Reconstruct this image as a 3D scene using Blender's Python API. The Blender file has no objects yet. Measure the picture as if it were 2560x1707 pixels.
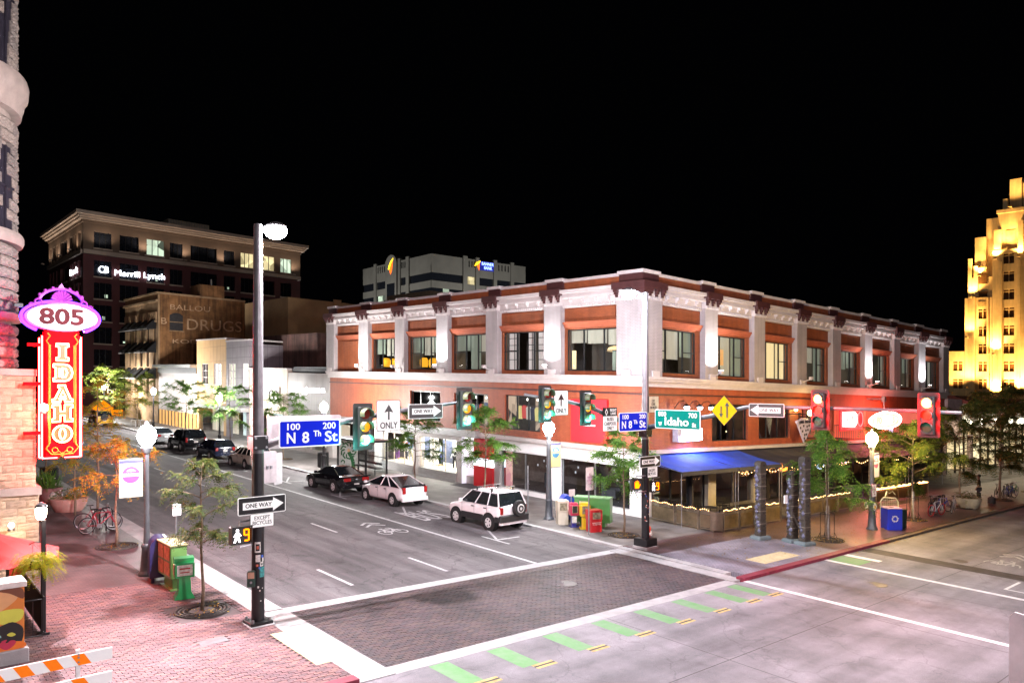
import bpy, bmesh, math, random
from math import sin, cos, pi, radians, sqrt, atan2
from mathutils import Vector, Matrix, Euler
random.seed(7)
S = bpy.context.scene
C = S.collection
# ------------------------------------------------------------------ camera, sky, exposure
H = 6.4
cam_d = bpy.data.cameras.new('camera'); cam = bpy.data.objects.new('camera', cam_d); C.objects.link(cam)
cam.location = (0, 0, H)
cam.rotation_euler = (pi/2, 0, -radians(41.16))
cam_d.sensor_width = 36; cam_d.lens = 36*1868/2560
cam_d.shift_y = (965.6-853.5)/2560
cam_d.clip_end = 2000; cam_d.clip_start = .1
S.camera = cam
W = bpy.data.worlds.new('World'); S.world = W; W.use_nodes = True
bg = W.node_tree.nodes['Background']
bg.inputs[0].default_value = (.55, .6, .85, 1); bg.inputs[1].default_value = .0007      # a moonless city night: black
S.view_settings.view_transform = 'Standard'; S.view_settings.look = 'None'
S.view_settings.exposure = 0; S.view_settings.gamma = 1
S.cycles.use_denoising = True
S.cycles.max_bounces = 5; S.cycles.diffuse_bounces = 3; S.cycles.glossy_bounces = 3; S.cycles.transparent_max_bounces = 12
S.cycles.sample_clamp_indirect = 4
S.cycles.caustics_reflective = False; S.cycles.caustics_refractive = False
S.cycles.use_light_tree = True
def gz(x, y):                       # the streets fall gently towards the south-east
    return -.02567*x + .02245*y
# ------------------------------------------------------------------ materials
MATS = {}
def nt(name):
    m = bpy.data.materials.new(name); m.use_nodes = True
    t = m.node_tree; p = t.nodes['Principled BSDF']
    MATS[name] = m
    return m, t, p
def L(t, a, b): t.links.new(a, b)
def M(name, c, r=.6, metal=0, var=.18, scale=3., bump=0., bscale=None, c2=None, stretch=(1,1,1), wet=0):
    if name in MATS: return MATS[name]
    m, t, p = nt(name)
    p.inputs['Roughness'].default_value = r; p.inputs['Metallic'].default_value = metal
    tc = t.nodes.new('ShaderNodeTexCoord'); mp = t.nodes.new('ShaderNodeMapping'); mp.inputs['Scale'].default_value = stretch
    L(t, tc.outputs['Object'], mp.inputs[0])
    n = t.nodes.new('ShaderNodeTexNoise'); n.inputs['Scale'].default_value = scale; n.inputs['Detail'].default_value = 6; n.inputs['Roughness'].default_value = .65
    L(t, mp.outputs[0], n.inputs['Vector'])
    mx = t.nodes.new('ShaderNodeMix'); mx.data_type = 'RGBA'
    d = c2 or tuple(max(0, x*(1-2*var)) for x in c)
    b = c if c2 else tuple(min(1, x*(1+var)) for x in c)
    mx.inputs[6].default_value = (*d, 1); mx.inputs[7].default_value = (*b, 1)
    rm = t.nodes.new('ShaderNodeMapRange'); rm.inputs[1].default_value = .3; rm.inputs[2].default_value = .7
    L(t, n.outputs[0], rm.inputs[0]); L(t, rm.outputs[0], mx.inputs[0]); L(t, mx.outputs[2], p.inputs['Base Color'])
    if wet:
        r2 = t.nodes.new('ShaderNodeMapRange'); r2.inputs[1].default_value = .35; r2.inputs[2].default_value = .65; r2.inputs[3].default_value = wet; r2.inputs[4].default_value = r
        n3 = t.nodes.new('ShaderNodeTexNoise'); n3.inputs['Scale'].default_value = .7; L(t, tc.outputs['Object'], n3.inputs['Vector'])
        L(t, n3.outputs[0], r2.inputs[0]); L(t, r2.outputs[0], p.inputs['Roughness'])
    if bump:
        n2 = t.nodes.new('ShaderNodeTexNoise'); n2.inputs['Scale'].default_value = bscale or scale*8; n2.inputs['Detail'].default_value = 4
        L(t, mp.outputs[0], n2.inputs['Vector'])
        bp = t.nodes.new('ShaderNodeBump'); bp.inputs['Strength'].default_value = bump; bp.inputs['Distance'].default_value = .02
        L(t, n2.outputs[0], bp.inputs['Height']); L(t, bp.outputs[0], p.inputs['Normal'])
    return m
def BR(name, c1, c2, mortar, bw=.21, bh=.075, ms=.008, r=.75, bump=.5, flat=False, dirt=.25, off=.5):
    """brick or board courses on an upright wall (or on the flat ground)"""
    if name in MATS: return MATS[name]
    m, t, p = nt(name); p.inputs['Roughness'].default_value = r
    tc = t.nodes.new('ShaderNodeTexCoord')
    v = tc.outputs['Object']
    if not flat:
        s = t.nodes.new('ShaderNodeSeparateXYZ'); L(t, v, s.inputs[0])
        a = t.nodes.new('ShaderNodeMath'); L(t, s.outputs[0], a.inputs[0]); L(t, s.outputs[1], a.inputs[1])
        cb = t.nodes.new('ShaderNodeCombineXYZ'); L(t, a.outputs[0], cb.inputs[0]); L(t, s.outputs[2], cb.inputs[1]); v = cb.outputs[0]
    b = t.nodes.new('ShaderNodeTexBrick'); L(t, v, b.inputs['Vector'])
    b.inputs['Color1'].default_value = (*c1, 1); b.inputs['Color2'].default_value = (*c2, 1); b.inputs['Mortar'].default_value = (*mortar, 1)
    b.inputs['Scale'].default_value = 1; b.inputs['Brick Width'].default_value = bw; b.inputs['Row Height'].default_value = bh; b.inputs['Mortar Size'].default_value = ms
    b.offset = off
    n = t.nodes.new('ShaderNodeTexNoise'); n.inputs['Scale'].default_value = .9; n.inputs['Detail'].default_value = 7; L(t, tc.outputs['Object'], n.inputs['Vector'])
    rm = t.nodes.new('ShaderNodeMapRange'); rm.inputs[1].default_value = .3; rm.inputs[2].default_value = .7; rm.inputs[3].default_value = 1-dirt; rm.inputs[4].default_value = 1+dirt*.5
    L(t, n.outputs[0], rm.inputs[0])
    mx = t.nodes.new('ShaderNodeMix'); mx.data_type = 'RGBA'; mx.blend_type = 'MULTIPLY'; mx.inputs[0].default_value = 1
    L(t, b.outputs[0], mx.inputs[6]); L(t, rm.outputs[0], mx.inputs[7])
    mp = t.nodes.new('ShaderNodeMapping'); mp.inputs['Scale'].default_value = (2.2,2.2,.18) if not flat else (.5,.5,.5); L(t, tc.outputs['Object'], mp.inputs[0])
    n4 = t.nodes.new('ShaderNodeTexNoise'); n4.inputs['Scale'].default_value = 1.3; n4.inputs['Detail'].default_value = 5; L(t, mp.outputs[0], n4.inputs['Vector'])
    r4 = t.nodes.new('ShaderNodeMapRange'); r4.inputs[1].default_value = .35; r4.inputs[2].default_value = .6; r4.inputs[3].default_value = 1-dirt; r4.inputs[4].default_value = 1.04; L(t, n4.outputs[0], r4.inputs[0])
    m5 = t.nodes.new('ShaderNodeMix'); m5.data_type = 'RGBA'; m5.blend_type = 'MULTIPLY'; m5.inputs[0].default_value = 1; L(t, mx.outputs[2], m5.inputs[6]); L(t, r4.outputs[0], m5.inputs[7]); L(t, m5.outputs[2], p.inputs['Base Color'])
    bp = t.nodes.new('ShaderNodeBump'); bp.inputs['Strength'].default_value = bump; bp.inputs['Distance'].default_value = .01; bp.invert = True
    L(t, b.outputs[1], bp.inputs['Height']); L(t, bp.outputs[0], p.inputs['Normal'])
    return m
def EM(name, c, s=5., light=False):
    if name in MATS: return MATS[name]
    m, t, p = nt(name)
    p.inputs['Base Color'].default_value = (*[x*.6 for x in c], 1); p.inputs['Roughness'].default_value = .4
    p.inputs['Emission Color'].default_value = (*c, 1); p.inputs['Emission Strength'].default_value = s; p.inputs['Specular IOR Level'].default_value = .1
    if not light: m.cycles.emission_sampling = 'NONE'
    return m
def EMV(name, c1, c2, s, scale=.8, stretch=(1,1,1)):
    """an uneven lit interior seen through a window"""
    if name in MATS: return MATS[name]
    m, t, p = nt(name); p.inputs['Base Color'].default_value = (.05,.05,.05,1)
    tc = t.nodes.new('ShaderNodeTexCoord'); mp = t.nodes.new('ShaderNodeMapping'); mp.inputs['Scale'].default_value = stretch
    L(t, tc.outputs['Object'], mp.inputs[0])
    n = t.nodes.new('ShaderNodeTexVoronoi'); n.inputs['Scale'].default_value = scale; L(t, mp.outputs[0], n.inputs['Vector'])
    g = t.nodes.new('ShaderNodeSeparateColor'); L(t, n.outputs['Color'], g.inputs[0])
    mx = t.nodes.new('ShaderNodeMix'); mx.data_type = 'RGBA'; mx.inputs[6].default_value = (*c1,1); mx.inputs[7].default_value = (*c2,1)
    L(t, g.outputs[0], mx.inputs[0]); L(t, mx.outputs[2], p.inputs['Emission Color']); p.inputs['Emission Strength'].default_value = s
    m.cycles.emission_sampling = 'NONE'
    return m
def GL(name, tint=(.8,.85,.85), refl=.16, r=.03):
    if name in MATS: return MATS[name]
    m, t, p = nt(name); t.nodes.remove(p)
    o = [n for n in t.nodes if n.type == 'OUTPUT_MATERIAL'][0]
    a = t.nodes.new('ShaderNodeBsdfTransparent'); a.inputs[0].default_value = (*tint, 1)
    b = t.nodes.new('ShaderNodeBsdfGlossy'); b.inputs['Roughness'].default_value = r
    mx = t.nodes.new('ShaderNodeMixShader'); f = t.nodes.new('ShaderNodeLayerWeight'); pw = t.nodes.new('ShaderNodeMath'); pw.operation = 'POWER'; pw.inputs[1].default_value = 4; L(t, f.outputs[1], pw.inputs[0])
    ad = t.nodes.new('ShaderNodeMath'); ad.operation = 'MULTIPLY_ADD'; ad.use_clamp = True; ad.inputs[1].default_value = .7; ad.inputs[2].default_value = refl*.4; L(t, pw.outputs[0], ad.inputs[0]); L(t, ad.outputs[0], mx.inputs[0])
    L(t, a.outputs[0], mx.inputs[1]); L(t, b.outputs[0], mx.inputs[2]); L(t, mx.outputs[0], o.inputs[0])
    return m
def PAINT(name, c, r=.25, metal=0., coat=.6):
    if name in MATS: return MATS[name]
    m = M(name, c, r, metal, .05, 2.); p = m.node_tree.nodes['Principled BSDF']; p.inputs['Coat Weight'].default_value = coat; p.inputs['Coat Roughness'].default_value = .06
    return m
# ------------------------------------------------------------------ mesh building
class B:
    def __init__(s): s.v = []; s.f = []; s.T = None
    def add(s, vs, fs):
        k = len(s.v)
        if s.T is not None: vs = [s.T @ Vector(p) for p in vs]
        s.v += [tuple(p) for p in vs]; s.f += [tuple(i+k for i in f) for f in fs]; return s
    def box(s, x0, x1, y0, y1, z0, z1):
        if x0 > x1: x0, x1 = x1, x0
        if y0 > y1: y0, y1 = y1, y0
        return s.add([(x0,y0,z0),(x1,y0,z0),(x1,y1,z0),(x0,y1,z0),(x0,y0,z1),(x1,y0,z1),(x1,y1,z1),(x0,y1,z1)],
              [(3,2,1,0),(4,5,6,7),(0,1,5,4),(1,2,6,5),(2,3,7,6),(3,0,4,7)])
    def bbox(s, x0, x1, y0, y1, z0, z1, b=.01):
        """box with chamfered upright edges and top rim"""
        P = [(x0+b,y0),(x1-b,y0),(x1,y0+b),(x1,y1-b),(x1-b,y1),(x0+b,y1),(x0,y1-b),(x0,y0+b)]
        Q = [(x0+2*b,y0+b),(x1-2*b,y0+b),(x1-b,y0+2*b),(x1-b,y1-2*b),(x1-2*b,y1-b),(x0+2*b,y1-b),(x0+b,y1-2*b),(x0+b,y0+2*b)]
        vs = [(x,y,z0) for x,y in P]+[(x,y,z1-b) for x,y in P]+[(x,y,z1) for x,y in Q]
        fs = [tuple(range(7,-1,-1)), tuple(range(16,24))]
        for i in range(8):
            j = (i+1)%8; fs += [(i,j,8+j,8+i),(8+i,8+j,16+j,16+i)]
        return s.add(vs, fs)
    def quad(s, a, b, c, d): return s.add([a,b,c,d], [(0,1,2,3)])
    def cyl(s, p0, p1, r0, r1=None, n=10, caps=True):
        r1 = r0 if r1 is None else r1
        p0 = Vector(p0); p1 = Vector(p1); d = p1-p0
        if d.length < 1e-6: return s
        z = d.normalized(); x = z.orthogonal().normalized(); y = z.cross(x)
        vs = []
        for p, r in ((p0,r0),(p1,r1)):
            for i in range(n):
                a = 2*pi*i/n; vs.append(p+x*(r*cos(a))+y*(r*sin(a)))
        fs = [(i,(i+1)%n,n+(i+1)%n,n+i) for i in range(n)]
        if caps: fs += [tuple(range(n-1,-1,-1)), tuple(range(n,2*n))]
        return s.add(vs, fs)
    def tube(s, pts, r, n=8, closed=False):
        pts = [Vector(p) for p in pts]; m = len(pts); vs = []; up = None
        for i, p in enumerate(pts):
            a = pts[(i-1)%m] if (closed or i) else p; b = pts[(i+1)%m] if (closed or i < m-1) else p
            d = (b-a).normalized()
            if up is None: up = d.orthogonal().normalized()
            x = (up-d*up.dot(d))
            x = x.normalized() if x.length > 1e-5 else d.orthogonal().normalized()
            up = x; y = d.cross(x); rr = r[i] if isinstance(r, (list,tuple)) else r
            vs += [p+x*(rr*cos(2*pi*k/n))+y*(rr*sin(2*pi*k/n)) for k in range(n)]
        fs = []
        for i in range(m if closed else m-1):
            for k in range(n):
                j = (i+1)%m; fs.append((i*n+k,i*n+(k+1)%n,j*n+(k+1)%n,j*n+k))
        if not closed: fs += [tuple(range(n-1,-1,-1)), tuple(range((m-1)*n,m*n))]
        return s.add(vs, fs)
    def lathe(s, prof, c=(0,0,0), n=16):
        vs = []; m = len(prof)
        for r, z in prof:
            for k in range(n): vs.append((c[0]+r*cos(2*pi*k/n), c[1]+r*sin(2*pi*k/n), c[2]+z))
        fs = [(i*n+k,i*n+(k+1)%n,(i+1)*n+(k+1)%n,(i+1)*n+k) for i in range(m-1) for k in range(n)]
        fs += [tuple(range(n-1,-1,-1)), tuple(range((m-1)*n,m*n))]
        return s.add(vs, fs)
    def ball(s, c, r, n=8, m=6, sq=(1,1,1)):
        prof = [(max(.001,r*sin(pi*i/m)), -r*cos(pi*i/m)) for i in range(m+1)]
        vs = [(c[0]+q*cos(2*pi*k/n)*sq[0], c[1]+q*sin(2*pi*k/n)*sq[1], c[2]+z*sq[2]) for q, z in prof for k in range(n)]
        fs = [(i*n+k,i*n+(k+1)%n,(i+1)*n+(k+1)%n,(i+1)*n+k) for i in range(m) for k in range(n)]
        return s.add(vs, fs)
    def prism(s, poly, y0, y1, ax='y'):
        """polygon in (x,z) pushed along y (or in (x,y) along z, or (y,z) along x)"""
        f = {'y': lambda a,b,t: (a,t,b), 'z': lambda a,b,t: (a,b,t), 'x': lambda a,b,t: (t,a,b)}[ax]
        n = len(poly); vs = [f(a,b,y0) for a,b in poly]+[f(a,b,y1) for a,b in poly]
        fs = [tuple(range(n)), tuple(range(2*n-1,n-1,-1))]+[((i+1)%n,i,n+i,n+(i+1)%n) for i in range(n)]
        return s.add(vs, fs)
    def ring(s, c, R, r, n=24, m=6, ax='x', sx=1, sz=1):
        pts = []
        for i in range(n):
            a = 2*pi*i/n; u, w = R*cos(a)*sx, R*sin(a)*sz
            pts.append({'x': (c[0],c[1]+u,c[2]+w), 'y': (c[0]+u,c[1],c[2]+w), 'z': (c[0]+u,c[1]+w,c[2])}[ax])
        return s.tube(pts, r, m, True)
ALLTEXT = []
def mesh(b, name, mat, shear=None):
    me = bpy.data.meshes.new(name)
    if shear is not None:
        ox, oy, oz = shear
        vs = [(x-ox, y-oy, z+gz(x,y)-oz) for x,y,z in b.v]
    else: vs = b.v
    me.from_pydata(vs, [], b.f); me.materials.append(mat); me.update()
    bm = bmesh.new(); bm.from_mesh(me); bmesh.ops.recalc_face_normals(bm, faces=bm.faces); bm.to_mesh(me); bm.free()
    return me
def part(b, name, mat, parent=None, label=None, smooth=False, shear=False, loc=None, rot=None, kind=None):
    sh = None
    if shear: sh = ROOTLOC.get(parent.name, (0,0,0)) if parent else (0,0,0)
    if sh is not None and parent is not None and parent.parent is not None:
        q = parent
        while q.parent: q = q.parent
        sh = ROOTLOC.get(q.name, (0,0,0))
    me = mesh(b, name, mat, sh)
    if smooth:
        me.polygons.foreach_set('use_smooth', [True]*len(me.polygons))
        if smooth != 'all':
            try: me.set_sharp_from_angle(angle=radians(40))
            except Exception: pass
    o = bpy.data.objects.new(name, me); C.objects.link(o)
    if parent: o.parent = parent
    if loc: o.location = loc
    if rot: o.rotation_euler = rot
    if label: o['label'] = label
    if kind: o['kind'] = kind
    return o
def inst(me, name, parent, loc=(0,0,0), rot=None, scale=None):
    o = bpy.data.objects.new(name, me); C.objects.link(o); o.parent = parent; o.location = loc
    if rot: o.rotation_euler = rot
    if scale: o.scale = scale
    return o
ROOTLOC = {}
def thing(name, label, cat, x, y, h=0, rot=0, group=None):
    o = bpy.data.objects.new(name, None); C.objects.link(o); o.empty_display_size = .2
    o.location = (x, y, gz(x,y)+h); o.rotation_euler = (0,0,rot); ROOTLOC[o.name] = tuple(o.location)
    o['label'] = label; o['category'] = cat
    if group: o['group'] = group
    return o
def struct(b, name, mat, kind='structure', shear=True, parent=None):
    o = part(b, name, mat, parent, shear=shear); o['kind'] = kind
    return o
def dup(root, label, x, y, h=0, rot=0, group=None, scale=None):
    def cp(o, p):
        c = o.copy(); C.objects.link(c); c.parent = p
        for ch in o.children: cp(ch, c)
        return c
    r = cp(root, None); r.location = (x, y, gz(x,y)+h); r.rotation_euler = (0,0,rot); r['label'] = label
    if group: r['group'] = group
    if scale: r.scale = scale if isinstance(scale, tuple) else (scale,)*3
    ROOTLOC[r.name] = tuple(r.location)
    return r
def text(s, size, mat, parent, loc, rot=(pi/2,0,0), w=None, ext=.004, name='lettering', align='CENTER', bold=0):
    cu = bpy.data.curves.new(name, 'FONT'); cu.body = s; cu.size = size; cu.align_x = align; cu.align_y = 'CENTER'; cu.extrude = ext; cu.offset = bold
    cu.resolution_u = 3; cu.space_line = .9
    cu.materials.append(mat)
    o = bpy.data.objects.new(name+'_font', cu); C.objects.link(o); o.parent = parent; o.location = loc; o.rotation_euler = rot
    ALLTEXT.append((o, w, name)); return o
def finish_text():
    bpy.context.view_layer.update(); dg = bpy.context.evaluated_depsgraph_get()
    for o, w, name in ALLTEXT:
        me = bpy.data.meshes.new_from_object(o.evaluated_get(dg)); me.name = name
        if w and me.vertices:
            xs = [v.co.x for v in me.vertices]; k = w/max(1e-4, max(xs)-min(xs))
            for v in me.vertices: v.co.x *= k
        n = bpy.data.objects.new(name, me); C.objects.link(n); n.parent = o.parent; n.location = o.location; n.rotation_euler = o.rotation_euler; n.scale = o.scale
        bpy.data.objects.remove(o)
def lamp(kind, parent, loc, power, color=(1,1,1), radius=.1, rot=None, cone=None, blend=.5, name='bulb_light'):
    d = bpy.data.lights.new(name, kind); d.energy = power; d.color = color
    if kind == 'AREA':
        d.shape = 'RECTANGLE'; d.size = radius[0]; d.size_y = radius[1]
    else: d.shadow_soft_size = radius
    if cone: d.spot_size = radians(cone); d.spot_blend = blend
    o = bpy.data.objects.new(name, d); C.objects.link(o); o.parent = parent; o.location = loc
    if rot: o.rotation_euler = rot
    return o
FY = (pi/2, 0, 0); FX = (pi/2, 0, -pi/2)      # upright, facing -Y / facing -X
# common materials
black = M('black_metal', (.015,.015,.017), .4, .3, .2, 6)
dkgrey = M('dark_grey_metal', (.05,.052,.058), .45, .4, .2, 4)
steel = M('galvanised_steel', (.35,.36,.38), .4, .8, .15, 5)
alu = M('sign_back_aluminium', (.62,.55,.57), .6, .1, .12, 3)
white = M('white_paint', (.78,.78,.77), .5, 0, .06, 3)
roadw = M('road_marking_white', (.42,.41,.42), .7, 0, .2, 5)
conc = M('pale_concrete', (.33,.32,.32), .85, 0, .16, 1.3, .3, 40)
tyre_m = M('tyre_rubber', (.012,.012,.013), .8)
# ------------------------------------------------------------------ ground, roads, pavements
RD, SW = -.05, .05
def RND(name, cols, r=.8, island=True, dirt=.3, bump=.25):
    """a different tone on every brick or stone"""
    m, t, p = nt(name); p.inputs['Roughness'].default_value = r
    g = t.nodes.new('ShaderNodeNewGeometry') if island else t.nodes.new('ShaderNodeObjectInfo')
    src = g.outputs['Random Per Island'] if island else g.outputs['Random']
    cr = t.nodes.new('ShaderNodeValToRGB'); e = cr.color_ramp; e.interpolation = 'CONSTANT'
    for i, c in enumerate(cols):
        el = e.elements[i] if i < 2 else e.elements.new(i/len(cols))
        el.position = i/len(cols); el.color = (*c, 1)
    L(t, src, cr.inputs[0])
    tc = t.nodes.new('ShaderNodeTexCoord'); n = t.nodes.new('ShaderNodeTexNoise'); n.inputs['Scale'].default_value = .8 if island else 9; n.inputs['Detail'].default_value = 8; L(t, g.outputs['Position'] if island else tc.outputs['Object'], n.inputs['Vector'])
    rm = t.nodes.new('ShaderNodeMapRange'); rm.inputs[1].default_value = .3; rm.inputs[2].default_value = .7; rm.inputs[3].default_value = 1-dirt; rm.inputs[4].default_value = 1+dirt*.4
    L(t, n.outputs[0], rm.inputs[0])
    mx = t.nodes.new('ShaderNodeMix'); mx.data_type = 'RGBA'; mx.blend_type = 'MULTIPLY'; mx.inputs[0].default_value = 1
    L(t, cr.outputs[0], mx.inputs[6]); L(t, rm.outputs[0], mx.inputs[7]); L(t, mx.outputs[2], p.inputs['Base Color'])
    n2 = t.nodes.new('ShaderNodeTexNoise'); n2.inputs['Scale'].default_value = 45; L(t, tc.outputs['Object'], n2.inputs['Vector'])
    bp = t.nodes.new('ShaderNodeBump'); bp.inputs['Strength'].default_value = bump; bp.inputs['Distance'].default_value = .01; L(t, n2.outputs[0], bp.inputs['Height']); L(t, bp.outputs[0], p.inputs['Normal'])
    return m
asphalt = M('asphalt', (.125,.112,.118), .85, 0, .3, .9, .8, 55, stretch=(1,.12,1))
pcc = M('road_concrete', (.215,.20,.22), .8, 0, .2, .5, .25, 50)
paver = BR('brick_paving_far', (.13,.085,.085), (.10,.07,.075), (.05,.04,.04), .2, .1, .006, .7, .4, True, .4)
paver_wet_shaded = BR('brick_paving_worn_shaded', (.12,.066,.074), (.085,.052,.062), (.04,.03,.03), .2, .1, .006, .38, .4, True, .45)
pcol = [(.155,.078,.078), (.135,.068,.072), (.115,.062,.07), (.17,.088,.08), (.10,.058,.062)]
pav_i = RND('paving_brick_mixed', pcol); pav_o = RND('paving_brick_single', pcol, island=False)
ccol = [(.066,.042,.048), (.056,.039,.045), (.075,.046,.047), (.050,.037,.043), (.08,.054,.05)]
cw_i = RND('crossing_brick_mixed', ccol, .7, dirt=.45); cw_o = RND('crossing_brick_single', ccol, .7, island=False)
def weather(m, along, crack=.5, st_=.62):
    """tyre tracks, oil stains, aggregate speckle and cracks worked into a road surface"""
    t = m.node_tree; p = t.nodes['Principled BSDF']; src = p.inputs['Base Color'].links[0].from_socket; tc = t.nodes.new('ShaderNodeTexCoord')
    def mul(src, fac):
        mx = t.nodes.new('ShaderNodeMix'); mx.data_type = 'RGBA'; mx.blend_type = 'MULTIPLY'; mx.inputs[0].default_value = 1; L(t, src, mx.inputs[6]); L(t, fac, mx.inputs[7]); return mx.outputs[2]
    def noise(sc, st, a, b, lo, hi, det=4):
        mp = t.nodes.new('ShaderNodeMapping'); mp.inputs['Scale'].default_value = st; L(t, tc.outputs['Object'], mp.inputs[0]); n = t.nodes.new('ShaderNodeTexNoise'); n.inputs['Scale'].default_value = sc; n.inputs['Detail'].default_value = det; L(t, mp.outputs[0], n.inputs['Vector'])
        r = t.nodes.new('ShaderNodeMapRange'); r.inputs[1].default_value = a; r.inputs[2].default_value = b; r.inputs[3].default_value = lo; r.inputs[4].default_value = hi; L(t, n.outputs[0], r.inputs[0]); return r.outputs[0]
    st = (1.1,.025,1) if along == 'y' else (.025,1.1,1)
    src = mul(src, noise(1.0, st, .38, .62, .72, 1.12, 5)); src = mul(src, noise(1.6, (1,1,1), .56, .72, 1.0, st_, 6)); src = mul(src, noise(70, (1,1,1), .3, .7, .72, 1.22, 2)); src = mul(src, noise(.22, (1,1,1), .35, .65, .8, 1.1, 3))
    v = t.nodes.new('ShaderNodeTexVoronoi'); v.feature = 'DISTANCE_TO_EDGE'; v.inputs['Scale'].default_value = .42; mp = t.nodes.new('ShaderNodeMapping'); L(t, tc.outputs['Object'], mp.inputs[0])
    nz = t.nodes.new('ShaderNodeTexNoise'); nz.inputs['Scale'].default_value = 1.5; nz.inputs['Detail'].default_value = 6; L(t, tc.outputs['Object'], nz.inputs['Vector']); av = t.nodes.new('ShaderNodeVectorMath'); av.operation = 'MULTIPLY_ADD'; av.inputs[1].default_value = (.9,.9,.9); L(t, nz.outputs[1], av.inputs[0]); L(t, mp.outputs[0], av.inputs[2]); L(t, av.outputs[0], v.inputs['Vector'])
    r = t.nodes.new('ShaderNodeMapRange'); r.inputs[1].default_value = .002; r.inputs[2].default_value = .012; r.inputs[3].default_value = 1-crack; r.inputs[4].default_value = 1; L(t, v.outputs[0], r.inputs[0]); src = mul(src, r.outputs[0])
    L(t, src, p.inputs['Base Color'])
weather(asphalt, 'y', .4); weather(pcc, 'x', .22, .82)
b = B().box(-900,900,-400,1300,-.6,-.4); struct(b, 'ground', M('bare_ground', (.05,.05,.05), .9))
struct(B().box(8.95,23.2,20.05,420,RD-.3,RD), 'road', asphalt)
struct(B().box(-120,420,2.9,14.15,RD-.3,RD).box(8.05,23.2,-80,2.9,RD-.3,RD).box(8.05,22.9,14.15,14.16,RD-.3,RD), 'road', pcc)
# kerbs
kb = B()
kb.box(8.05,8.4,19.9,400,RD-.2,SW).box(8.4,8.95,20.05,400,RD-.2,RD+.006)
kb.box(8.05,8.95,14.15,19.9,RD-.2,RD+.02)
kb.box(23.2,23.5,20.0,400,RD-.2,SW)
struct(kb, 'kerb', conc)
struct(B().box(22.6,23.2,14.3,19.9,RD-.2,RD+.02).box(23.2,23.55,15.0,20.0,RD-.2,SW-.03), 'kerb_ramp', conc)
redp = M('red_kerb_paint', (.20,.018,.04), .7, 0, .22, 5)
struct(B().box(23.0,35,14.15,14.45,RD-.2,SW+.004).box(-20,8.05,14.15,14.42,RD-.2,SW+.004), 'kerb', redp)
struct(B().box(35,400,14.15,14.4,RD-.2,SW), 'kerb', M('dark_kerb', (.10,.075,.06), .8, 0, .25, 3))
struct(B().box(-120,8.0,2.6,2.9,RD-.2,SW).box(23.5,300,2.6,2.9,RD-.2,SW), 'kerb', conc)
# pavements
struct(B().box(6.8,8.05,24.5,400,SW-.25,SW), 'pavement', paver_wet_shaded)  # darker brick puts the shade along the kerb into the colour
struct(B().box(-120,6.8,24.5,400,SW-.25,SW), 'pavement', paver)
struct(B().box(-120,1.5,14.42,24.5,SW-.25,SW-.001), 'pavement', paver)
struct(B().box(-120,8.05,-80,2.6,SW-.25,SW).box(23.5,300,-80,2.6,SW-.25,SW), 'pavement', conc)
paver_lamplit = BR('corner_paving_lamplit', (.28,.26,.31), (.235,.22,.265), (.08,.075,.085), .2, .1, .006, .5, .4, True, .35)  # lamplight on the far corner put into a paler brick colour
struct(B().box(30.6,300,14.45,19.9,SW-.25,SW).box(23.55,30.6,18.2,19.9,SW-.25,SW), 'pavement', paver_wet_shaded)
struct(B().box(23.55,30.6,14.45,18.2,SW-.25,SW), 'pavement', paver_lamplit)
struct(B().box(23.5,300,19.9,400,SW-.25,SW), 'pavement', BR('pavement_slabs', (.17,.155,.15), (.14,.125,.12), (.06,.055,.05), 1.2, 1.2, .012, .6, .2, True, .35, 0))
# brick field of the near pavement and of the crossing: real bricks
def brickfield(x0, x1, y0, y1, top, holes, mo, mi, parent, nsingle=300, bl=.2, bw=.1, rot=False):
    gap = .009; cells = []; row = 0; y = y0
    while y < y1-bw*.4:
        x = x0-(bl/2 if row%2 else 0)
        while x < x1-.02:
            a, c = max(x,x0), min(x+bl,x1)
            if c-a > .04 and not any(h[0]-.02 < (a+c)/2 < h[1]+.02 and h[2]-.02 < y+bw/2 < h[3]+.02 for h in holes): cells.append((a+gap/2, c-gap/2, y+gap/2, min(y+bw,y1)-gap/2))
            x += bl
        y += bw; row += 1
    # the ones that show largest are the nearest that lie inside the frame
    def key(c):
        x, y = (c[0]+c[1])/2, (c[2]+c[3])/2; d = x*.6582+y*.7529; r = x*.7529-y*.6582
        u = 1280+1868*r/d; v = 965.6+.0341*(u-1280)+1868*6.4/d
        return d if (-10 < u < 2570 and v < 1712) else d+1000
    cells.sort(key=key)
    sizes = {}
    stuff = B()
    for i, (a, c, e, f) in enumerate(cells):
        dz = random.uniform(-.005, .004); full = c-a > bl*.8
        if i < nsingle:
            k = (round(c-a, 2), round(f-e, 2))
            if k not in sizes:
                w, l = (c-a)/2, (f-e)/2
                q = B(); q.bbox(-w, w, -l, l, -.06, 0, .006); sizes[k] = mesh(q, 'brick', mo)
            xx, yy = (a+c)/2, (e+f)/2; pl = ROOTLOC[parent.name]
            inst(sizes[k], 'brick', parent, (xx-pl[0], yy-pl[1], gz(xx,yy)+top+dz-pl[2]), (0.0224, 0.0257, 0))
        else: stuff.add([(a,e,top+dz),(c,e,top+dz),(c,f,top+dz),(a,f,top+dz),(a,e,top-.03),(c,e,top-.03),(c,f,top-.03),(a,f,top-.03)], [(0,1,2,3),(0,4,5,1),(1,5,6,2),(2,6,7,3),(3,7,4,0)])
    part(stuff, 'brickwork', mi, parent, shear=True, kind='stuff')
def sthing(name, x, y):
    o = bpy.data.objects.new(name, None); C.objects.link(o); o.location = (x, y, gz(x,y)); o['kind'] = 'structure'; ROOTLOC[o.name] = tuple(o.location); return o
pv = sthing('brick_pavement', 5, 18)
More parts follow.
